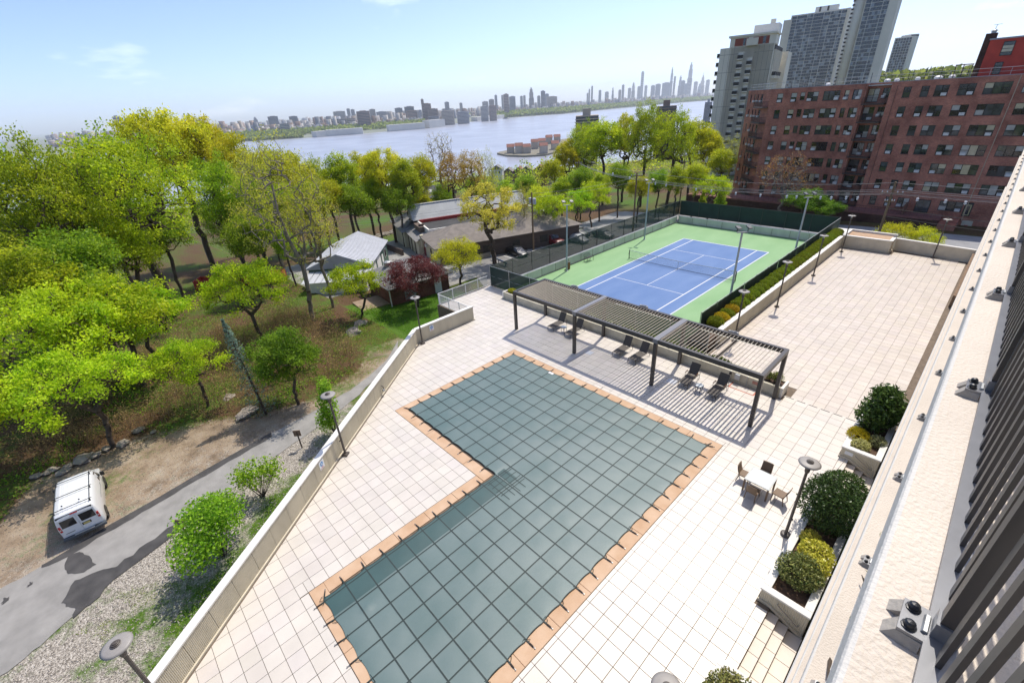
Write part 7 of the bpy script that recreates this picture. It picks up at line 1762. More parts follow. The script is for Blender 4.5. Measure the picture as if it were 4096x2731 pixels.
# shrubs against the parapet
WS = ((-4.3, -45.0), (-.8, -47.9), (-6.4, -38.4), (-10.2, -30.2))
bush('wall_shrub', 'wide bright green shrub against the outer side of the slanted parapet', 'shrub', (-1.0, -47.6, -3.85), [(0, 0, 2.5, 1.9, 1.7, 1.5), (-1.2, .8, 2.0, 1.3, 1.3, 1.2), (1.0, -.9, 2.2, 1.3, 1.3, 1.2), (.2, .4, 3.4, 1.2, 1.2, .9)], 6500, .17, (.10, .22, .012), (.30, .44, .03), m_leaf, 201, .4, .6, 9, shell=.45, bright=.45)
bush('wall_shrub', 'pruned shrub with cut stubs next to the wide one by the parapet', 'shrub', (-4.1, -44.6, -3.85), [(0, 0, 1.9, 1.0, 1.0, 1.2), (.8, .9, 2.2, .9, .8, 1.0), (-.7, -.6, 1.6, .8, .8, .9)], 1500, .17, (.12, .24, .012), (.34, .46, .03), m_leaf, 202, .4, .6, 12, shell=.2, bright=.4)
bush('wall_shrub', 'upright leafy shrub behind the parapet beside the tall lamp', 'shrub', (-6.4, -38.6, -3.85), [(0, 0, 2.6, .8, .8, 1.8), (.2, .1, 4.3, .6, .6, 1.2), (-.4, -.3, 1.4, .8, .8, 1.0)], 3000, .17, (.12, .24, .015), (.32, .44, .03), m_leaf, 203, .4, .6, 8, shell=.3, bright=.4)
bush('wall_shrub', 'low leafy shrub behind the bend of the parapet', 'shrub', (-8.6, -30.3, -3.85), [(0, 0, 1.2, 1.2, 1.6, 1.1), (-.6, 1.6, 1.0, 1.0, 1.2, .9), (.2, -1.6, 1.4, .9, 1.2, 1.0)], 3000, .16, (.13, .26, .012), (.34, .46, .03), m_leaf, 204, .4, .6, 8, shell=.4, bright=.4)
# ---- wood behind: top pixel (display), distance, kind, width
WOOD = [(5, 292, 66, 'maple2', .8), (150, 330, 92, 'slender2', 1.1), (225, 345, 96, 'maple', .8), (352, 250, 104, 'oak', .95), (432, 266, 108, 'oak', .8), (515, 303, 98, 'oak2', .9), (470, 345, 86, 'maple2', .7), (565, 335, 82, 'sparse', .7), (612, 330, 96, 'slender2', 1.1),
        (655, 345, 104, 'oak2', .8), (705, 352, 108, 'maple', .7), (772, 350, 102, 'slender', 1.1), (822, 346, 108, 'oak2', .8), (872, 340, 98, 'oak', .75), (918, 362, 94, 'slender', 1.0), (958, 350, 104, 'slender2', 1.0), (1003, 297, 112, 'bare', .75), (1035, 345, 104, 'brown_bud', .8), (1075, 342, 100, 'brown_bud', .8), (1112, 334, 104, 'sparse', .5),
        (1160, 412, 112, 'slender', 1.0), (1205, 400, 122, 'forest_green', .9), (1240, 420, 106, 'willowy', .9), (1268, 360, 126, 'slender2', 1.0), (1300, 318, 132, 'oak2', .8), (1345, 270, 136, 'maple', .68), (1392, 268, 130, 'slender2', 1.1), (1440, 258, 134, 'oak2', .8), (1490, 224, 122, 'maple2', .66), (1555, 240, 118, 'maple', .72), (1602, 268, 132, 'slender2', 1.1), (1636, 292, 128, 'oak2', .75), (1662, 335, 120, 'slender2', 1.0), (1690, 305, 150, 'sparse', .6),
        (1290, 405, 104, 'slender', 1.0), (1335, 380, 106, 'forest_green', .9), (1380, 395, 102, 'slender', 1.0), (1425, 370, 106, 'forest_green', .9), (1470, 400, 98, 'slender2', .9), (1515, 385, 104, 'forest_green', .9), (1560, 380, 100, 'slender', .9), (1605, 370, 104, 'slender2', 1.0), (1640, 400, 100, 'small_maple', .9),
        (585, 405, 84, 'forest_green', .9), (640, 420, 84, 'slender', .9), (690, 410, 90, 'forest_green', .9), (745, 405, 92, 'slender2', .9), (800, 415, 92, 'forest_green', .9), (850, 405, 96, 'slender', .9), (905, 420, 92, 'forest_green', .9), (960, 430, 100, 'slender2', .9), (1015, 420, 110, 'forest_green', .9), (1090, 400, 120, 'forest_green', .9), (1130, 430, 116, 'slender2', .9),
        (60, 430, 70, 'maple', .8), (170, 440, 78, 'forest_green', .9), (120, 520, 58, 'forest_green', 1.0), (20, 560, 54, 'slender', 1.0), (245, 500, 66, 'slender2', 1.0), (330, 470, 78, 'forest_green', 1.0), (560, 480, 70, 'forest_green', .9), (500, 430, 84, 'maple2', .7), (540, 600, 52, 'small_maple', 1.0), (200, 640, 50, 'small_maple2', 1.2), (60, 660, 48, 'small_maple', 1.1), (300, 660, 52, 'small_maple2', 1.1), (640, 520, 72, 'slender', .8)]
KN = {'maple': ('wood_maple', 'lime-green'), 'maple2': ('wood_maple', 'light green'), 'oak': ('wood_oak', 'golden-yellow'), 'oak2': ('wood_oak', 'yellow-green'), 'slender': ('slender_tree', 'slender fresh green'), 'slender2': ('slender_tree', 'slender yellow-green'), 'forest_green': ('wood_tree', 'mid-green'), 'sparse': ('sparse_tree', 'thinly leaved twiggy'), 'bare': ('bare_tree', 'nearly leafless'), 'brown_bud': ('budding_tree', 'brown-budded'), 'small_maple': ('young_maple', 'young lime'), 'small_maple2': ('young_maple', 'young lime'), 'willowy': ('yellow_green_tree', 'small pale yellow')}
def where(x, y, D):
    side = 'far left' if x < 250 else 'left' if x < 560 else 'middle left' if x < 780 else 'middle' if x < 1000 else 'middle right' if x < 1260 else 'right' if x < 1480 else 'far right'
    d = 'front' if D < 75 else 'near' if D < 95 else 'back' if D > 115 else 'inner'
    return f'at the {side} of the wood, {d} row'
for n, (x, y, D, k, w_) in enumerate(WOOD):
    p = AZ(*DP(x, y), D); z = terr(p[0], p[1]); nm, adj = KN[k]; tree(k, nm, f'{adj} tree {where(x, y, D)}', p[0], p[1], p[2] - z, w_ * (PROTO[k][2] / 20 * 20 / max(8, p[2] - z)) ** .35, n * 1.3, 'trees of the wood')

# ---- thicket, ground cover, grass, loose stones
def scatter(n, box, rng, ok):
    out = []
    while len(out) < n:
        q = rng.random((n * 2, 2)); x = box[0] + (box[1] - box[0]) * q[:, 0]; y = box[2] + (box[3] - box[2]) * q[:, 1]
        out += [(a, b) for a, b in zip(x, y) if ok(a, b)]
    return np.array(out[:n])
def in_wood(x, y, m=.4): return x < xline(FOREST, y) - m
zt = np.vectorize(terr)
def zg(x, y):
    'ground height including the small bank at the wood edge'
    o = np.zeros(len(x))
    for i, (a, b) in enumerate(zip(x, y)):
        if -80 < b < -26: xl = xline(DRIVE_L, b); t = (xl - a) / max(.5, xl - xline(FOREST, b)); o[i] = .12 * max(0, fbm(a, b, .3, 8)) * min(1, max(0, t - .3)) + .35 * max(0, min(1, (t - 1) * .6))
    return zt(x, y) + o
rng = np.random.default_rng(77)
def thick_ok(x, y): return in_wood(x, y, .8) and x < -14.6 and fbm(x, y, .22, 6) > -.45
c = scatter(2600, (-36, -14.5, -56, -31), rng, thick_ok); h = 1.2 + 1.6 * rng.random(2600) * (0.6 + .4 * np.sin(c[:, 0] * .7) * np.cos(c[:, 1] * .6)); z0 = zg(c[:, 0], c[:, 1])
P0 = np.stack([c[:, 0], c[:, 1], z0 - .05], 1); a = rng.random(2600) * 6.28; b = .25 + .5 * rng.random(2600); P1 = P0 + np.stack([np.cos(a) * b * .3 * h, np.sin(a) * b * .3 * h, h * .65], 1); P2 = P1 + np.stack([np.cos(a) * b * h * .7, np.sin(a) * b * h * .7, h * .30], 1)
v1, f1 = tubes_np(np.concatenate([P0, P1]), np.concatenate([P1, P2]), np.concatenate([np.full(2600, .016), np.full(2600, .011)]), np.concatenate([np.full(2600, .011), np.full(2600, .004)]), 3)
ob = npobj('thicket_stems', npmesh('thicket_stems', v1, f1, M('dry_stem', (.24, .16, .085), .9, .3, 3)), kind='stuff'); tag(ob, 'tangle of dry brown stems in the thicket below the maples', 'thicket')
n = 52000; k = rng.integers(0, 2600, n); t = rng.random((n, 1)) ** .8; q = P0[k] * (1 - t) ** 2 + 2 * P1[k] * t * (1 - t) + P2[k] * t * t + rng.normal(size=(n, 3)) * .28
v, f, cc = leaves(q, .085 * rng.uniform(.6, 1.5, n), colvar(n, (.20, .12, .05), (.44, .31, .13), rng, .4), rng, .2, .5); ob = npobj('thicket', npmesh('thicket', v, f, m_leaf, cc), kind='stuff'); tag(ob, 'brown and tan thicket of dry leaves below the maples', 'thicket')
n = 42000; c = scatter(1500, (-62, -13, -68, -24), rng, lambda x, y: in_wood(x, y, .2) and fbm(x, y, .3, 9) > .0 - .2 * (x < -24)); k = rng.integers(0, 1500, n); q = c[k] + rng.normal(size=(n, 2)) * .38; z = zg(c[:, 0], c[:, 1])[k] + .06 + .38 * rng.random(n) ** 1.5
v, f, cc = leaves(np.stack([q[:, 0], q[:, 1], z], 1), .15 * rng.uniform(.6, 1.4, n), colvar(n, (.06, .16, .01), (.22, .36, .02), rng, .4), rng, .7, .6); ob = npobj('ground_cover', npmesh('ground_cover', v, f, m_leaf, cc), kind='stuff'); tag(ob, 'low green ground cover under the trees', 'ground cover')
def blades(n, pts, h, ca, cb, rng, name, label):
    x, y = pts[:, 0], pts[:, 1]; z = zg(x, y); a = rng.random(len(x)) * 6.28; w_ = .018; hh = h * rng.uniform(.5, 1.3, len(x)); l = rng.normal(size=(len(x), 2)) * h * .4
    p0 = np.stack([x - w_ * np.cos(a), y - w_ * np.sin(a), z - .02], 1); p1 = np.stack([x + w_ * np.cos(a), y + w_ * np.sin(a), z - .02], 1); p2 = np.stack([x + l[:, 0], y + l[:, 1], z + hh], 1)
    v = np.stack([p0, p1, p2], 1).reshape(-1, 3); ob = npobj(name, npmesh(name, v, np.arange(len(v)).reshape(-1, 3), m_leaf, np.repeat(colvar(len(x), ca, cb, rng, .3), 3, 0)), kind='stuff'); tag(ob, label, 'grass')
def lawn_ok(x, y): return -27 < x < -12 and -25.5 < y < -12 and not (-35 < x < -26 and -22 < y < -13)
blades(0, scatter(42000, (-27, -11.6, -25.5, -14), rng, lawn_ok), .10, (.06, .17, .008), (.14, .30, .014), rng, 'lawn_grass', 'mown green lawn between the purple tree and the white railing')
blades(0, scatter(9000, (-24, -6.5, -38, -26.5), rng, lambda x, y: fbm(x, y, .5, 3) > .05 and x < line_x(y)) if False else scatter(9000, (-24, -9, -38, -26.5), rng, lambda x, y: fbm(x, y, .5, 3) > .05 and (x < xline(DRIVE_L, y) - .3)), .09, (.16, .24, .02), (.34, .38, .06), rng, 'rough_grass', 'patchy rough grass on the slope by the boulders')
def verge_ok(x, y): return x > xline(DRIVE_R, y) + 1.2 and slant(x, y) < -.4 and fbm(x, y, .55, 2) > .12
blades(0, scatter(9000, (-9, 10, -58, -36), rng, verge_ok), .09, (.13, .22, .015), (.34, .36, .05), rng, 'verge_grass', 'thin grass patches on the gravel strip beside the parapet')
def stones(n, pts, s, rng, name, label, ca, cb):
    base = np.array([(1, 0, 0), (-1, 0, 0), (0, 1, 0), (0, -1, 0), (0, 0, .7), (0, 0, -.5)]); fb = np.array([(0, 2, 4), (2, 1, 4), (1, 3, 4), (3, 0, 4), (2, 0, 5), (1, 2, 5), (3, 1, 5), (0, 3, 5)]); m = len(pts)
    sc = s * rng.uniform(.4, 1.5, (m, 1, 1)) * rng.uniform(.7, 1.3, (m, 6, 1)); a = rng.random(m) * 6.28; R_ = np.zeros((m, 3, 3)); R_[:, 0, 0] = np.cos(a); R_[:, 0, 1] = -np.sin(a); R_[:, 1, 0] = np.sin(a); R_[:, 1, 1] = np.cos(a); R_[:, 2, 2] = 1
    v = np.einsum('mij,mkj->mki', R_, base[None] * sc) + np.stack([pts[:, 0], pts[:, 1], zg(pts[:, 0], pts[:, 1]) + .01], 1)[:, None]
    f = fb[None] + (np.arange(m) * 6)[:, None, None]; ob = npobj(name, npmesh(name, v.reshape(-1, 3), f.reshape(-1, 3), M('loose_stone', (1, 1, 1), .9, .1, 5, attr='col'), np.repeat(colvar(m, ca, cb, rng, .3), 6, 0)), kind='stuff'); tag(ob, label, 'gravel')
stones(0, scatter(16000, (-9, 11, -60, -37), rng, lambda x, y: x > xline(DRIVE_R, y) + .15 and slant(x, y) < -.3), .032, rng, 'gravel', 'loose pale gravel between the driveway and the parapet', (.22, .19, .16), (.62, .57, .50))
stones(0, scatter(5000, (-18, -7.5, -60, -37), rng, lambda x, y: xline(FOREST, y) < x < xline(DRIVE_L, y) - .5), .022, rng, 'grit', 'grit and small stones on the dirt where the van stands', (.20, .16, .12), (.55, .48, .40))
n = 15000; c = scatter(n, (-34, -11, -60, -28), rng, lambda x, y: x < xline(FOREST, y) + .8); v, f, cc = leaves(np.stack([c[:, 0], c[:, 1], zg(c[:, 0], c[:, 1]) + .03], 1), .11 * rng.uniform(.6, 1.4, n), colvar(n, (.10, .05, .025), (.34, .20, .10), rng, .4), rng, 2.0, .6); ob = npobj('leaf_litter', npmesh('leaf_litter', v, f, m_leaf, cc), kind='stuff'); tag(ob, 'dead brown leaves on the ground along the wood edge', 'leaf litter')
# ================================================================== FAR SHORE AND CITY
def Z4(x, y): return (1900 + x * .7068, 200 + y * .7068)
def Z5(x, y): return (900 + x * .744, 300 + y * .744)
shore_px = [Z5(-900, 430), Z5(-500, 405), Z5(-150, 380), Z5(100, 360), Z5(300, 348), Z5(470, 336), Z5(545, 329), Z5(740, 316), Z5(870, 304), Z5(1060, 289), Z5(1150, 279), Z5(1220, 264), Z4(0, 405), Z4(140, 389), Z4(320, 375), Z4(500, 363), Z4(640, 349), Z4(840, 329), Z4(930, 321), Z4(1060, 309), Z4(1180, 298), Z4(1340, 286), Z4(1500, 272)]
SHORE = [G(x, y, SEA)[:2] for x, y in shore_px]
sh_d = np.array([np.linalg.norm(p - CAM[:2]) for p in SHORE]); sh_a = np.array([math.atan2(p[1] - CAM[1], p[0] - CAM[0]) for p in SHORE])
o_ = np.argsort(sh_a)
def shore_dist(a): return float(np.interp(a, sh_a[o_], sh_d[o_]))
def far_z(a, D):
    'Manhattan rises behind the park, then rolls on'
    e = D - shore_dist(a); return SEA + 1.5 + float(np.interp(e, (0, 60, 250, 700, 4000, 20000), (0, 6, 24, 30, 22, 30)))
def far_land():
    aa = np.linspace(sh_a.min() - .02, sh_a.max() + .05, 90); es = [-5, 0, 40, 90, 180, 300, 600, 1200, 2400, 5000, 9000, 16000, 26000]; vs = []; 
    for a in aa:
        d0 = shore_dist(a)
        for e in es:
            D = d0 + e; z = far_z(a, D) if e > 0 else SEA - 2 + (2.2 if e == 0 else 0); vs.append((CAM[0] + D * math.cos(a), CAM[1] + D * math.sin(a), z))
    n = len(es); f = [(i * n + k, i * n + k + 1, (i + 1) * n + k + 1, (i + 1) * n + k) for i in range(len(aa) - 1) for k in range(n - 1)]
    o = npobj('far_shore', npmesh('far_shore', np.array(vs), np.array(f)[:, ::-1], M('far_ground', (.20, .22, .17), .95, .2, .004), None, True)); o['kind'] = 'structure'
far_land()
FB_COL = [(.36, .33, .30), (.30, .22, .18), (.42, .40, .37), (.50, .47, .43), (.24, .17, .14), (.33, .34, .36), (.20, .21, .23), (.45, .38, .31)]
m_far = [M('far_block_%d' % i, c, .85, .12, .02) for i, c in enumerate(FB_COL)]
m_farw = glassmat('far_windows', (.05, .06, .08), .25)
def pos(a, D): return (CAM[0] + D * math.cos(a), CAM[1] + D * math.sin(a))
def far_tower(label, px0, px1, ytop, D, mat, kind='slab', z=None, depth=None, bands=True):
    'tower seen between two pixels with its top at ytop; D fixes its real size'
    p0 = AZ(*px0, D); p1 = AZ(*px1, D); top = AZ((px0[0] + px1[0]) / 2, ytop, D)[2]; F = Face(p0[:2], p1[:2]); w = F.L; a = math.atan2((p0[1] + p1[1]) / 2 - CAM[1], (p0[0] + p1[0]) / 2 - CAM[0]); zb = far_z(a, D) - 4 if z is None else z; dp = depth or max(14, min(w, 40)); h = top - zb
    th = thing('far_tower', label, 'building', (p0[0], p0[1], zb)); mb = MB()
    if kind == 'taper':
        for q, (s, t0, t1) in enumerate(((1, 0, .55), (.8, .55, .8), (.55, .8, .93), (.25, .93, 1.0))): mb = MB(); F.box(mb, w / 2 - w * s / 2, w / 2 + w * s / 2, -dp / 2 - dp * s / 2, -dp / 2 + dp * s / 2, zb + h * t0 + (.01 if q else 0), zb + h * t1); mb.build('shaft' if q == 0 else 'setback', mat, th)
    elif kind == 'spire':
        for q, (s, t0, t1) in enumerate(((1, 0, .45), (.75, .45, .66), (.5, .66, .8), (.25, .8, .88), (.06, .88, 1.0))): mb = MB(); F.box(mb, w / 2 - w * s / 2, w / 2 + w * s / 2, -dp / 2 - dp * s / 2, -dp / 2 + dp * s / 2, zb + h * t0 + (.01 if q else 0), zb + h * t1); mb.build('shaft' if q == 0 else 'setback', mat, th)
    else:
        F.box(mb, 0, w, -dp, 0, zb, top - h * .03); mb.build('shaft', mat, th); mb = MB(); F.box(mb, w * .25, w * .75, -dp * .8, -dp * .2, top - h * .03 + .01, top); mb.build('roof_plant', mat, th)
    if bands:
        nb = max(3, min(14, int(h / 7))); hh = h * (.45 if kind == 'spire' else .55 if kind == 'taper' else .95)
        for k in range(nb): mb = MB(); F.box(mb, w * .06, w * .94, .02, .25, zb + hh * (k + .35) / nb, zb + hh * (k + .75) / nb); mb.build('window_band', m_farw, th)
    return th
T4 = [(942, 958, 120, 9600, 5, 'slab', 'slender pale square tower standing apart left of the midtown cluster'), (1110, 1127, 97, 9300, 5, 'taper', 'very tall thin tapering tower with a pointed tip in midtown'), (1212, 1240, 70, 9500, 2, 'taper', 'tallest pale tower of the midtown skyline'), (1280, 1308, 128, 11000, 7, 'spire', 'stepped tower with a thin spire at the right end of the skyline'),
      (1155, 1175, 146, 9400, 5, 'taper', 'slim grey tower between the two tallest midtown towers'), (1126, 1138, 148, 9700, 6, 'slab', 'dark blue-grey block right behind the thin pointed tower'), (1168, 1190, 172, 9300, 6, 'slab', 'dark blue glass block right of the slim grey tower'), (1186, 1204, 190, 9200, 5, 'slab', 'bluish block left of the tallest tower'), (1240, 1262, 178, 9800, 3, 'slab', 'pale block right of the tallest tower'), (1262, 1284, 190, 10200, 5, 'taper', 'stepped block left of the spire'), (1308, 1330, 168, 10600, 2, 'slab', 'pale block right of the spire'),
      (1060, 1108, 184, 9000, 5, 'slab', 'broad blue glass block left of the thin pointed tower'), (1022, 1052, 192, 8800, 6, 'slab', 'dark blue square block left of the broad glass block'), (996, 1020, 200, 8800, 5, 'slab', 'blue block right of the slender square tower'), (960, 976, 200, 8700, 3, 'slab', 'pale block at the foot of the slender square tower'), (920, 942, 205, 8500, 2, 'slab', 'cream block left of the slender square tower'), (888, 908, 183, 8200, 2, 'taper', 'twin-topped pale tower left of midtown'), (866, 884, 215, 8000, 3, 'slab', 'pale low block beside the twin-topped tower'), (832, 846, 196, 7800, 5, 'slab', 'slim grey-blue tower over the park trees'), (812, 828, 225, 7700, 4, 'slab', 'brown block left of the slim grey-blue tower'),
      (775, 787, 212, 7400, 6, 'taper', 'dark slim tower with a stepped top over the park'), (735, 757, 236, 7000, 3, 'slab', 'pale stepped block over the middle of the park'), (700, 715, 227, 6800, 5, 'slab', 'narrow grey tower over the middle of the park'), (658, 668, 203, 6600, 6, 'slab', 'thin dark tower, taller of a close pair'), (643, 652, 221, 6500, 5, 'slab', 'thin grey tower, shorter of a close pair'), (632, 642, 243, 6400, 3, 'slab', 'small pale tower left of the close pair'),
      (303, 332, 213, 4300, 0, 'taper', 'tall grey-brown stepped tower above the park'), (372, 397, 230, 4500, 6, 'slab', 'black office tower right of the grey-brown one'), (405, 465, 262, 4300, 7, 'slab', 'wide cream hospital-like block right of the black tower'), (160, 190, 247, 3700, 1, 'slab', 'tan brick tower left above the arches'), (192, 228, 261, 3900, 5, 'slab', 'blue-grey block behind the tan tower'), (110, 125, 254, 4400, 5, 'slab', 'narrow pale-blue tower at the left of the park'), (148, 160, 254, 4300, 3, 'slab', 'narrow pale tower beside the tan one'), (255, 270, 260, 4800, 5, 'slab', 'small blue tower left of the tall grey-brown one'), (272, 286, 256, 4900, 3, 'slab', 'small pale tower next to the small blue one'), (352, 370, 258, 4700, 2, 'slab', 'pale block between the two tall park towers'), (395, 418, 247, 5200, 5, 'slab', 'grey-blue block behind the wide cream block'), (40, 75, 290, 3500, 3, 'slab', 'pale apartment slab at the end of the arches'), (78, 108, 278, 3600, 0, 'slab', 'grey apartment block left of the park'), (78, 120, 312, 3100, 1, 'slab', 'tan apartment block directly above the arched viaduct'), (30, 72, 316, 3100, 2, 'slab', 'pale apartment block above the arched viaduct')]
for x0, x1, yt, D, ci, kd, lab in T4:
    a, b = Z4(x0, yt + 8), Z4(x1, yt + 8 - (x1 - x0) * .05); far_tower(lab, a, b, Z4(0, yt)[1], D, m_far[ci], kd)
T5 = [(1052, 1067, 128, 2950, 1, 'slab', 'tallest brown brick tower of the big hospital group'), (1056, 1106, 152, 2960, 1, 'slab', 'broad brown brick block attached to the brick tower'), (1090, 1143, 180, 2920, 1, 'slab', 'lower brown brick wing right of the brick tower'), (705, 775, 192, 2650, 4, 'slab', 'dark brown slab apartment block on the river bluff'), (580, 645, 194, 3400, 3, 'slab', 'wide white slab block left of the dark brown slab'), (653, 671, 180, 3700, 5, 'slab', 'blue-grey tower, left one of two twins'), (675, 696, 184, 3700, 5, 'slab', 'blue-grey tower, right one of two twins'), (775, 807, 183, 3500, 0, 'slab', 'grey block right of the dark brown slab'), (812, 870, 196, 3300, 5, 'slab', 'low glassy grey block right of the grey one'), (228, 283, 221, 3600, 6, 'slab', 'dark blue-grey stepped building at the left of the city'), (343, 389, 221, 3500, 6, 'slab', 'black flat block right of the stepped building'), (147, 175, 226, 3300, 5, 'taper', 'slim grey tower at the left end of the city'), (1180, 1204, 144, 3600, 5, 'slab', 'lone grey tower right of the brick group'), (1260, 1276, 149, 4000, 3, 'slab', 'small pale tower far right of the brick group'), (912, 953, 176, 3200, 5, 'slab', 'pale blue tower block left of the brick group'), (963, 1015, 168, 3150, 6, 'slab', 'dark blue-grey block next to the brick group'), (975, 1045, 190, 2950, 1, 'slab', 'low brown block in front of the dark block'), (560, 612, 236, 2800, 2, 'slab', 'pale row of apartments at the bluff edge'), (612, 652, 234, 2780, 0, 'slab', 'grey-brown apartments at the bluff edge'), (652, 700, 232, 2760, 7, 'slab', 'tan apartments left of the dark brown slab'), (480, 520, 246, 2900, 3, 'slab', 'white flat-roofed block over the park trees'), (292, 345, 260, 2700, 0, 'slab', 'low grey block left of the white one'), (1095, 1150, 222, 2700, 6, 'slab', 'low black building above the small arches'), (1160, 1230, 190, 2850, 7, 'slab', 'tan and brown campus block behind the viaduct'), (1245, 1310, 196, 2900, 5, 'slab', 'layered glass building by the viaduct')]
for x0, x1, yt, D, ci, kd, lab in T5:
    a, b = Z5(x0, yt + 8), Z5(x1, yt + 8 - (x1 - x0) * .06); far_tower(lab, a, b, Z5(0, yt)[1], D, m_far[ci], kd)
p_ = (605, 395); far_tower('pale tower far off rising over the trees at the left', (1010 - 0, 378), (1090, 376), 372, 4200, m_far[5], 'slab') if False else None
far_tower('pale grey tower rising over the treetops at the far left', (452, 478), (482, 476), 462, 2600, m_far[5], 'slab')
# low city: thousands of blocks that read as one mass
def low_city():
    rng = np.random.default_rng(12); vs = []; fs = []; cs = []; amin, amax = sh_a.min(), sh_a.max()
    for k in range(5200):
        a = amin + (amax - amin) * rng.random(); e = 260 + 5200 * rng.random() ** 1.7; D = shore_dist(a) + e; z = far_z(a, D); x, y = pos(a, D); s = rng.uniform(9, 26) * (1 + e / 4500); d = rng.uniform(9, 22) * (1 + e / 4500); h = rng.uniform(9, 24) + (rng.random() < .12) * rng.uniform(10, 38); t = rng.uniform(0, .5) + .6
        c, q = math.cos(t), math.sin(t); n = len(vs)
        for zz in (z - 3, z + h):
            for i, j in ((-s, -d), (s, -d), (s, d), (-s, d)): vs.append((x + (i * c - j * q) / 2, y + (i * q + j * c) / 2, zz))
        fs += [(n, n + 1, n + 5, n + 4), (n + 1, n + 2, n + 6, n + 5), (n + 2, n + 3, n + 7, n + 6), (n + 3, n, n + 4, n + 7), (n + 4, n + 5, n + 6, n + 7)]
        col = np.array(FB_COL[rng.integers(0, 8)]) * rng.uniform(.8, 1.3); cs += [col] * 8
    ob = npobj('low_city_blocks', npmesh('low_city_blocks', np.array(vs), np.array(fs), M('low_city', (1, 1, 1), .9, .15, .03, attr='col'), np.clip(np.array(cs), 0, 1)), kind='stuff'); tag(ob, 'dense mass of low city blocks across the river', 'city')
low_city()
def tree_belt(name, label, n, e0, e1, a0, a1, size, ca, cb, seed, hmax=16):
    rng = np.random.default_rng(seed); aa = a0 + (a1 - a0) * rng.random(n); ee = e0 + (e1 - e0) * rng.random(n); c = np.zeros((n, 3))
    for i in range(n): D = shore_dist(aa[i]) + ee[i]; x, y = pos(aa[i], D); c[i] = (x, y, far_z(aa[i], D) + rng.uniform(2, hmax) )
    v, f, cc = leaves(c, size * rng.uniform(.6, 1.4, n), colvar(n, ca, cb, rng, .35), rng, .8, .8); ob = npobj(name, npmesh(name, v, f, m_leaf, cc), kind='stuff'); tag(ob, label, 'trees')
A_ = lambda px: math.atan2(RAY(*px)[1], RAY(*px)[0])
tree_belt('riverside_park', 'green belt of park trees along the far river bank', 15000, 25, 260, A_(Z4(1340, 290)), A_(Z4(120, 380)), 16, (.10, .17, .03), (.24, .30, .06), 5, 20)
tree_belt('bluff_trees', 'trees on the far bluff above the arcaded waterfront', 7000, 90, 330, A_(Z5(1080, 290)), A_(Z5(-300, 380)), 13, (.10, .17, .03), (.24, .30, .06), 6, 14)
tree_belt('far_left_trees', 'trees on the low shore at the left of the river', 5000, 10, 150, A_(Z5(420, 330)), A_(Z5(-700, 400)), 13, (.11, .17, .03), (.24, .29, .06), 7, 12)
tree_belt('city_trees', 'scattered street trees among the low city blocks', 6000, 300, 2600, sh_a.min(), sh_a.max(), 15, (.09, .14, .03), (.20, .25, .06), 8, 14)
# arcaded waterfront structure
m_arc = M('waterfront_concrete', (.58, .56, .51), .85, .08, .02); m_arcd = M('arch_shadow', (.10, .10, .10), .9)
def arcade(label, pxa, pxb, h, n, top_extra=0):
    a, b = G(*pxa, SEA)[:2], G(*pxb, SEA)[:2]; F = Face(a, b); th = thing('arcaded_waterfront', label, 'waterfront building', (a[0], a[1], SEA), 'arcaded waterfront building sections'); mb = MB(); F.box(mb, 0, F.L, -45, -8, SEA - 1, SEA + h); mb.build('block', m_arc, th); mb = MB(); F.box(mb, 0, F.L, -7.99, 0, SEA + h * .84, SEA + h * 1.02); mb.build('parapet', m_arc, th); mb = MB(); F.box(mb, 0, F.L, -7.99, 0, SEA - 1, SEA + h * .22); mb.build('plinth', m_arc, th)
    s = F.L / n
    for k in range(n + 1): mb = MB(); F.box(mb, max(0, k * s - s * .16), min(F.L, k * s + s * .16), -7.98, .3, SEA + h * .221, SEA + h * .839); mb.build('pier', m_arc, th)
    for k in range(n):
        c = (k + .5) * s; r = s * .34; zc = SEA + h * .84 - r * .9; pts = [(c + r * math.cos(t), zc + r * .9 * math.sin(t)) for t in np.linspace(math.pi, 0, 7)]; mb = MB(); vs = [F.P(u, -.4, z) for u, z in pts] + [F.P(c + r, -.4, SEA + h * .84), F.P(c - r, -.4, SEA + h * .84)]
        mb.add(vs, [(8, 0, 1), (8, 1, 2), (8, 2, 3), (8, 3, 7), (7, 3, 4), (7, 4, 5), (7, 5, 6)]).build('arch_spandrel', m_arc, th)
arcade('left white arcaded waterfront section with low arches', Z5(545, 329), Z5(470, 336), 24, 5); arcade('middle white arcaded waterfront section with many arches', Z5(745, 315), Z5(548, 329), 26, 15); arcade('right white arcaded waterfront section nearest the bend of the shore', Z5(1062, 289), Z5(872, 304), 28, 17); arcade('arched viaduct section with three tall arches at the shore bend', Z5(1150, 279), Z5(1066, 288), 36, 3)
arcade('long arched viaduct along the right part of the far shore', Z4(135, 388), Z4(-20, 406), 24, 9)
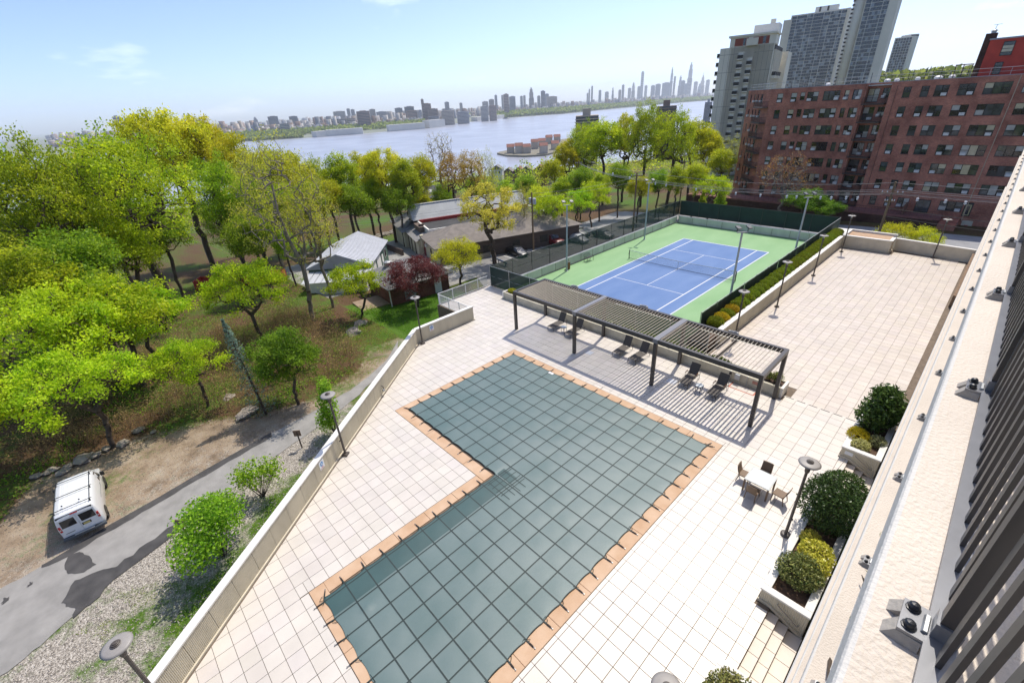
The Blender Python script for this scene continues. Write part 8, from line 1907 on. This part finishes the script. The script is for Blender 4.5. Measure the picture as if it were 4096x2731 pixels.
# near river edge: promenade houses and tall block
isl = [Z4(125, 592), Z4(180, 604), Z4(280, 608), Z4(400, 600), Z4(560, 560), Z4(700, 500), Z4(600, 498), Z4(440, 520), Z4(260, 560), Z4(140, 585)]
struct('river_pier', MB().prism([tuple(G(x, y, SEA)[:2]) for x, y in isl], SEA - 2, SEA + 3.0), M('pier_bank', (.22, .20, .15), .95, .2, .1))
m_thw = M('townhouse_wall', (.50, .43, .36), .85, .1, .1); m_thr = M('townhouse_roof', (.23, .09, .065), .85, .15, .1)
def townhouse(label, px, w, dpt, h, ang):
    p = G(*px, SEA + 3); F = Fr((p[0], p[1]), (math.cos(ang), math.sin(ang)), (-math.sin(ang), math.cos(ang))); th = thing('townhouse', label, 'house', (p[0], p[1], SEA + 3), 'row of riverside townhouses'); z = SEA + 3
    F.box(0, w, 0, dpt, z - 1, z + h).build('wall', m_thw, th); F.hip(0, w, 0, dpt, z + h + .05, z + h + 5, .6, True, 'b').build('roof', m_thr, th)
    for k in range(3): F.box(w * (.12 + .3 * k), w * (.12 + .3 * k) + w * .16, -.15, -.01, z + 1.5, z + h - 1.5).build('window', m_farw, th)
TH = [(182, 582, 'first townhouse with a red-brown gable at the tip of the pier'), (228, 583, 'second townhouse from the tip of the pier'), (272, 582, 'third townhouse from the tip of the pier'), (318, 558, 'fourth townhouse from the tip of the pier'), (360, 545, 'fifth townhouse from the tip of the pier'), (400, 530, 'sixth townhouse from the tip of the pier'), (445, 520, 'last townhouse before the dark trees on the pier'), (365, 583, 'brick townhouse standing in front of the fifth one'), (430, 562, 'pale low house behind the brick one on the pier')]
for k, (x, y, lab) in enumerate(TH): townhouse(lab, Z4(x, y), 17, 14, 11 + 2 * (k % 2), -.75)
TH2 = [(1530, 502), (1560, 498), (1590, 495), (1475, 505), (1445, 508), (1545, 545), (1350, 500), (1400, 512)]
for k, (x, y) in enumerate(TH2):
    p = AZ(700 + x * .9354, 200 + y * .9354, 430 + 14 * k); z = terr(p[0], p[1]); F = Fr((p[0], p[1]), (.8, .6), (-.6, .8)); th = thing('hillside_house', ['brick house with a red gable', 'grey gabled house', 'white gabled house', 'brown gabled house', 'pale row house', 'brick house partly behind leaves', 'low white house', 'small grey house'][k] + ' down the slope towards the river', 'house', (p[0], p[1], z), 'houses down the slope'); F.box(0, 12, 0, 11, z - 2, p[2] - 3).build('wall', [m_hb, m_crw, m_conc_w, m_brw][k % 4], th); F.hip(0, 12, 0, 11, p[2] - 2.9, p[2] + 1.5, .5, True, 'b').build('roof', [m_thr, m_shg, m_shg, m_shb][k % 4], th)
    for q in range(3): F.box(1.2 + 3.6 * q, 2.8 + 3.6 * q, -.1, -.01, p[2] - 7, p[2] - 4.6).build('window', m_farw, th)
def river_tower(label, pxl, pxr, ytop, D, seed, mat):
    p0 = AZ(*pxl, D); p1 = AZ(*pxr, D); top = AZ(*((pxl[0] + pxr[0]) / 2, ytop), D)[2]; F = Face(p0[:2], p1[:2]); zb = SEA + 2; th = thing('river_tower', label, 'building', (p0[0], p0[1], zb)); mb = MB(); F.box(mb, 0, F.L, -22, -1.2, zb, top); mb.build('core', mat, th)
    n = int((top - zb) / 3); rr_ = random.Random(seed)
    for k in range(n):
        z = zb + 3 * k; mb = MB(); F.box(mb, -.5, F.L + .5, -1.19, 1.2, z, z + .9); mb.build('balcony_band', mat, th)
        mb = MB(); F.box(mb, .4, F.L - .4, -1.18, -1.0, z + .95, z + 2.9); mb.build('window_band', m_farw, th)
    mb = MB(); F.box(mb, F.L * .3, F.L * .65, -14, -5, top + .01, top + 7); mb.build('roof_plant', mat, th)
river_tower('brown balconied tower block by the near river bank behind the yellow trees', Z4(570, 380), Z4(700, 372), Z4(0, 372)[1], 560, 1, m_far[7]); river_tower('brown tower block seen through the yellow treetops at the right', Z4(1030, 330), Z4(1142, 322), Z4(0, 318)[1], 700, 2, m_far[4])
river_tower('small blue-grey tower beside the cream tower near the river', Z4(1302, 300), Z4(1344, 296), Z4(0, 295)[1], 1500, 3, m_far[5])
# ferry
fp = G(*Z4(175, 392), SEA); fe = thing('river_ferry', 'small pale boat close to the far shore', 'boat', (fp[0], fp[1], SEA)); MB().prism([(fp[0] - 30, fp[1] - 4), (fp[0] + 22, fp[1] - 4), (fp[0] + 32, fp[1]), (fp[0] + 22, fp[1] + 4), (fp[0] - 30, fp[1] + 4)], SEA - 1, SEA + 4).build('hull', m_conc_w, fe); MB().box(fp[0] - 20, fp[0] + 12, fp[1] - 3.5, fp[1] + 3.5, SEA + 4.01, SEA + 9).build('cabin', m_farw, fe)
# wooded slope between here and the river
def slope_wood():
    rng = np.random.default_rng(44); n = 60000; m = 900; s = 95 + 420 * rng.random(m) ** .9; t = rng.uniform(-260, 420, m); x = -.9 * s - .42 * t; y = .42 * s - .9 * t + 60
    ok = []
    for i in range(m):
        d = math.hypot(x[i] - CAM[0], y[i] - CAM[1]); ok.append(d > 165)
    x, y = x[ok], y[ok]; m = len(x); k = rng.integers(0, m, n); dd = rng.normal(size=(n, 3)); dd /= np.linalg.norm(dd, axis=1)[:, None]; z = zt(x, y)[k] + 8.5
    c = np.stack([x[k], y[k], z], 1) + dd * np.array((4.4, 4.4, 5.0)) * rng.uniform(.75, 1.05, (n, 1)); tint = colvar(m, (.18, .26, .014), (.44, .42, .03), rng, .2)[k]
    v, f, cc = leaves(c, .8 * rng.uniform(.6, 1.4, n), np.clip(tint * rng.uniform(.75, 1.25, (n, 1)), 0, 1), rng, .6, .8); ob = npobj('slope_wood', npmesh('slope_wood', v, f, m_leaf, cc), kind='stuff'); tag(ob, 'wood covering the slope down towards the river', 'trees')
slope_wood()
# roof-line hill behind the brick block
n = 9000; rng = np.random.default_rng(9); a = np.radians(rng.uniform(88, 101, n)); D = rng.uniform(700, 1000, n); c = np.stack([CAM[0] + D * np.cos(a), CAM[1] + D * np.sin(a), 4 + 22 * rng.random(n) ** .7], 1); v, f, cc = leaves(c, 7 * rng.uniform(.6, 1.4, n), colvar(n, (.10, .16, .03), (.26, .30, .06), rng, .35), rng, .8, .8); ob = npobj('ridge_trees', npmesh('ridge_trees', v, f, m_leaf, cc), kind='stuff'); tag(ob, 'line of trees on the ridge behind the brick block', 'trees')
struct('ridge_hill', MB().prism([(-120, 640), (160, 640), (160, 1100), (-200, 1100)], -20, 5), M('ridge_ground', (.10, .13, .05), .95, .2, .05))

# ================================================================== AIR
hz = MB().box(-15500, 2500, -8500, 15500, -72, 520).build('haze', None)
hm = bpy.data.materials.new('haze_air'); hm.use_nodes = True; hn = hm.node_tree; hn.nodes.clear(); ho = hn.nodes.new('ShaderNodeOutputMaterial'); hv = hn.nodes.new('ShaderNodeVolumePrincipled'); hv.inputs['Color'].default_value = (.86, .92, 1.0, 1); hv.inputs['Density'].default_value = 0.00006; hv.inputs['Anisotropy'].default_value = .2
hn.links.new(hv.outputs[0], ho.inputs['Volume']); hz.data.materials.append(hm); tag(hz, 'thin pale blue haze over the river and the city', 'haze', kind='stuff')
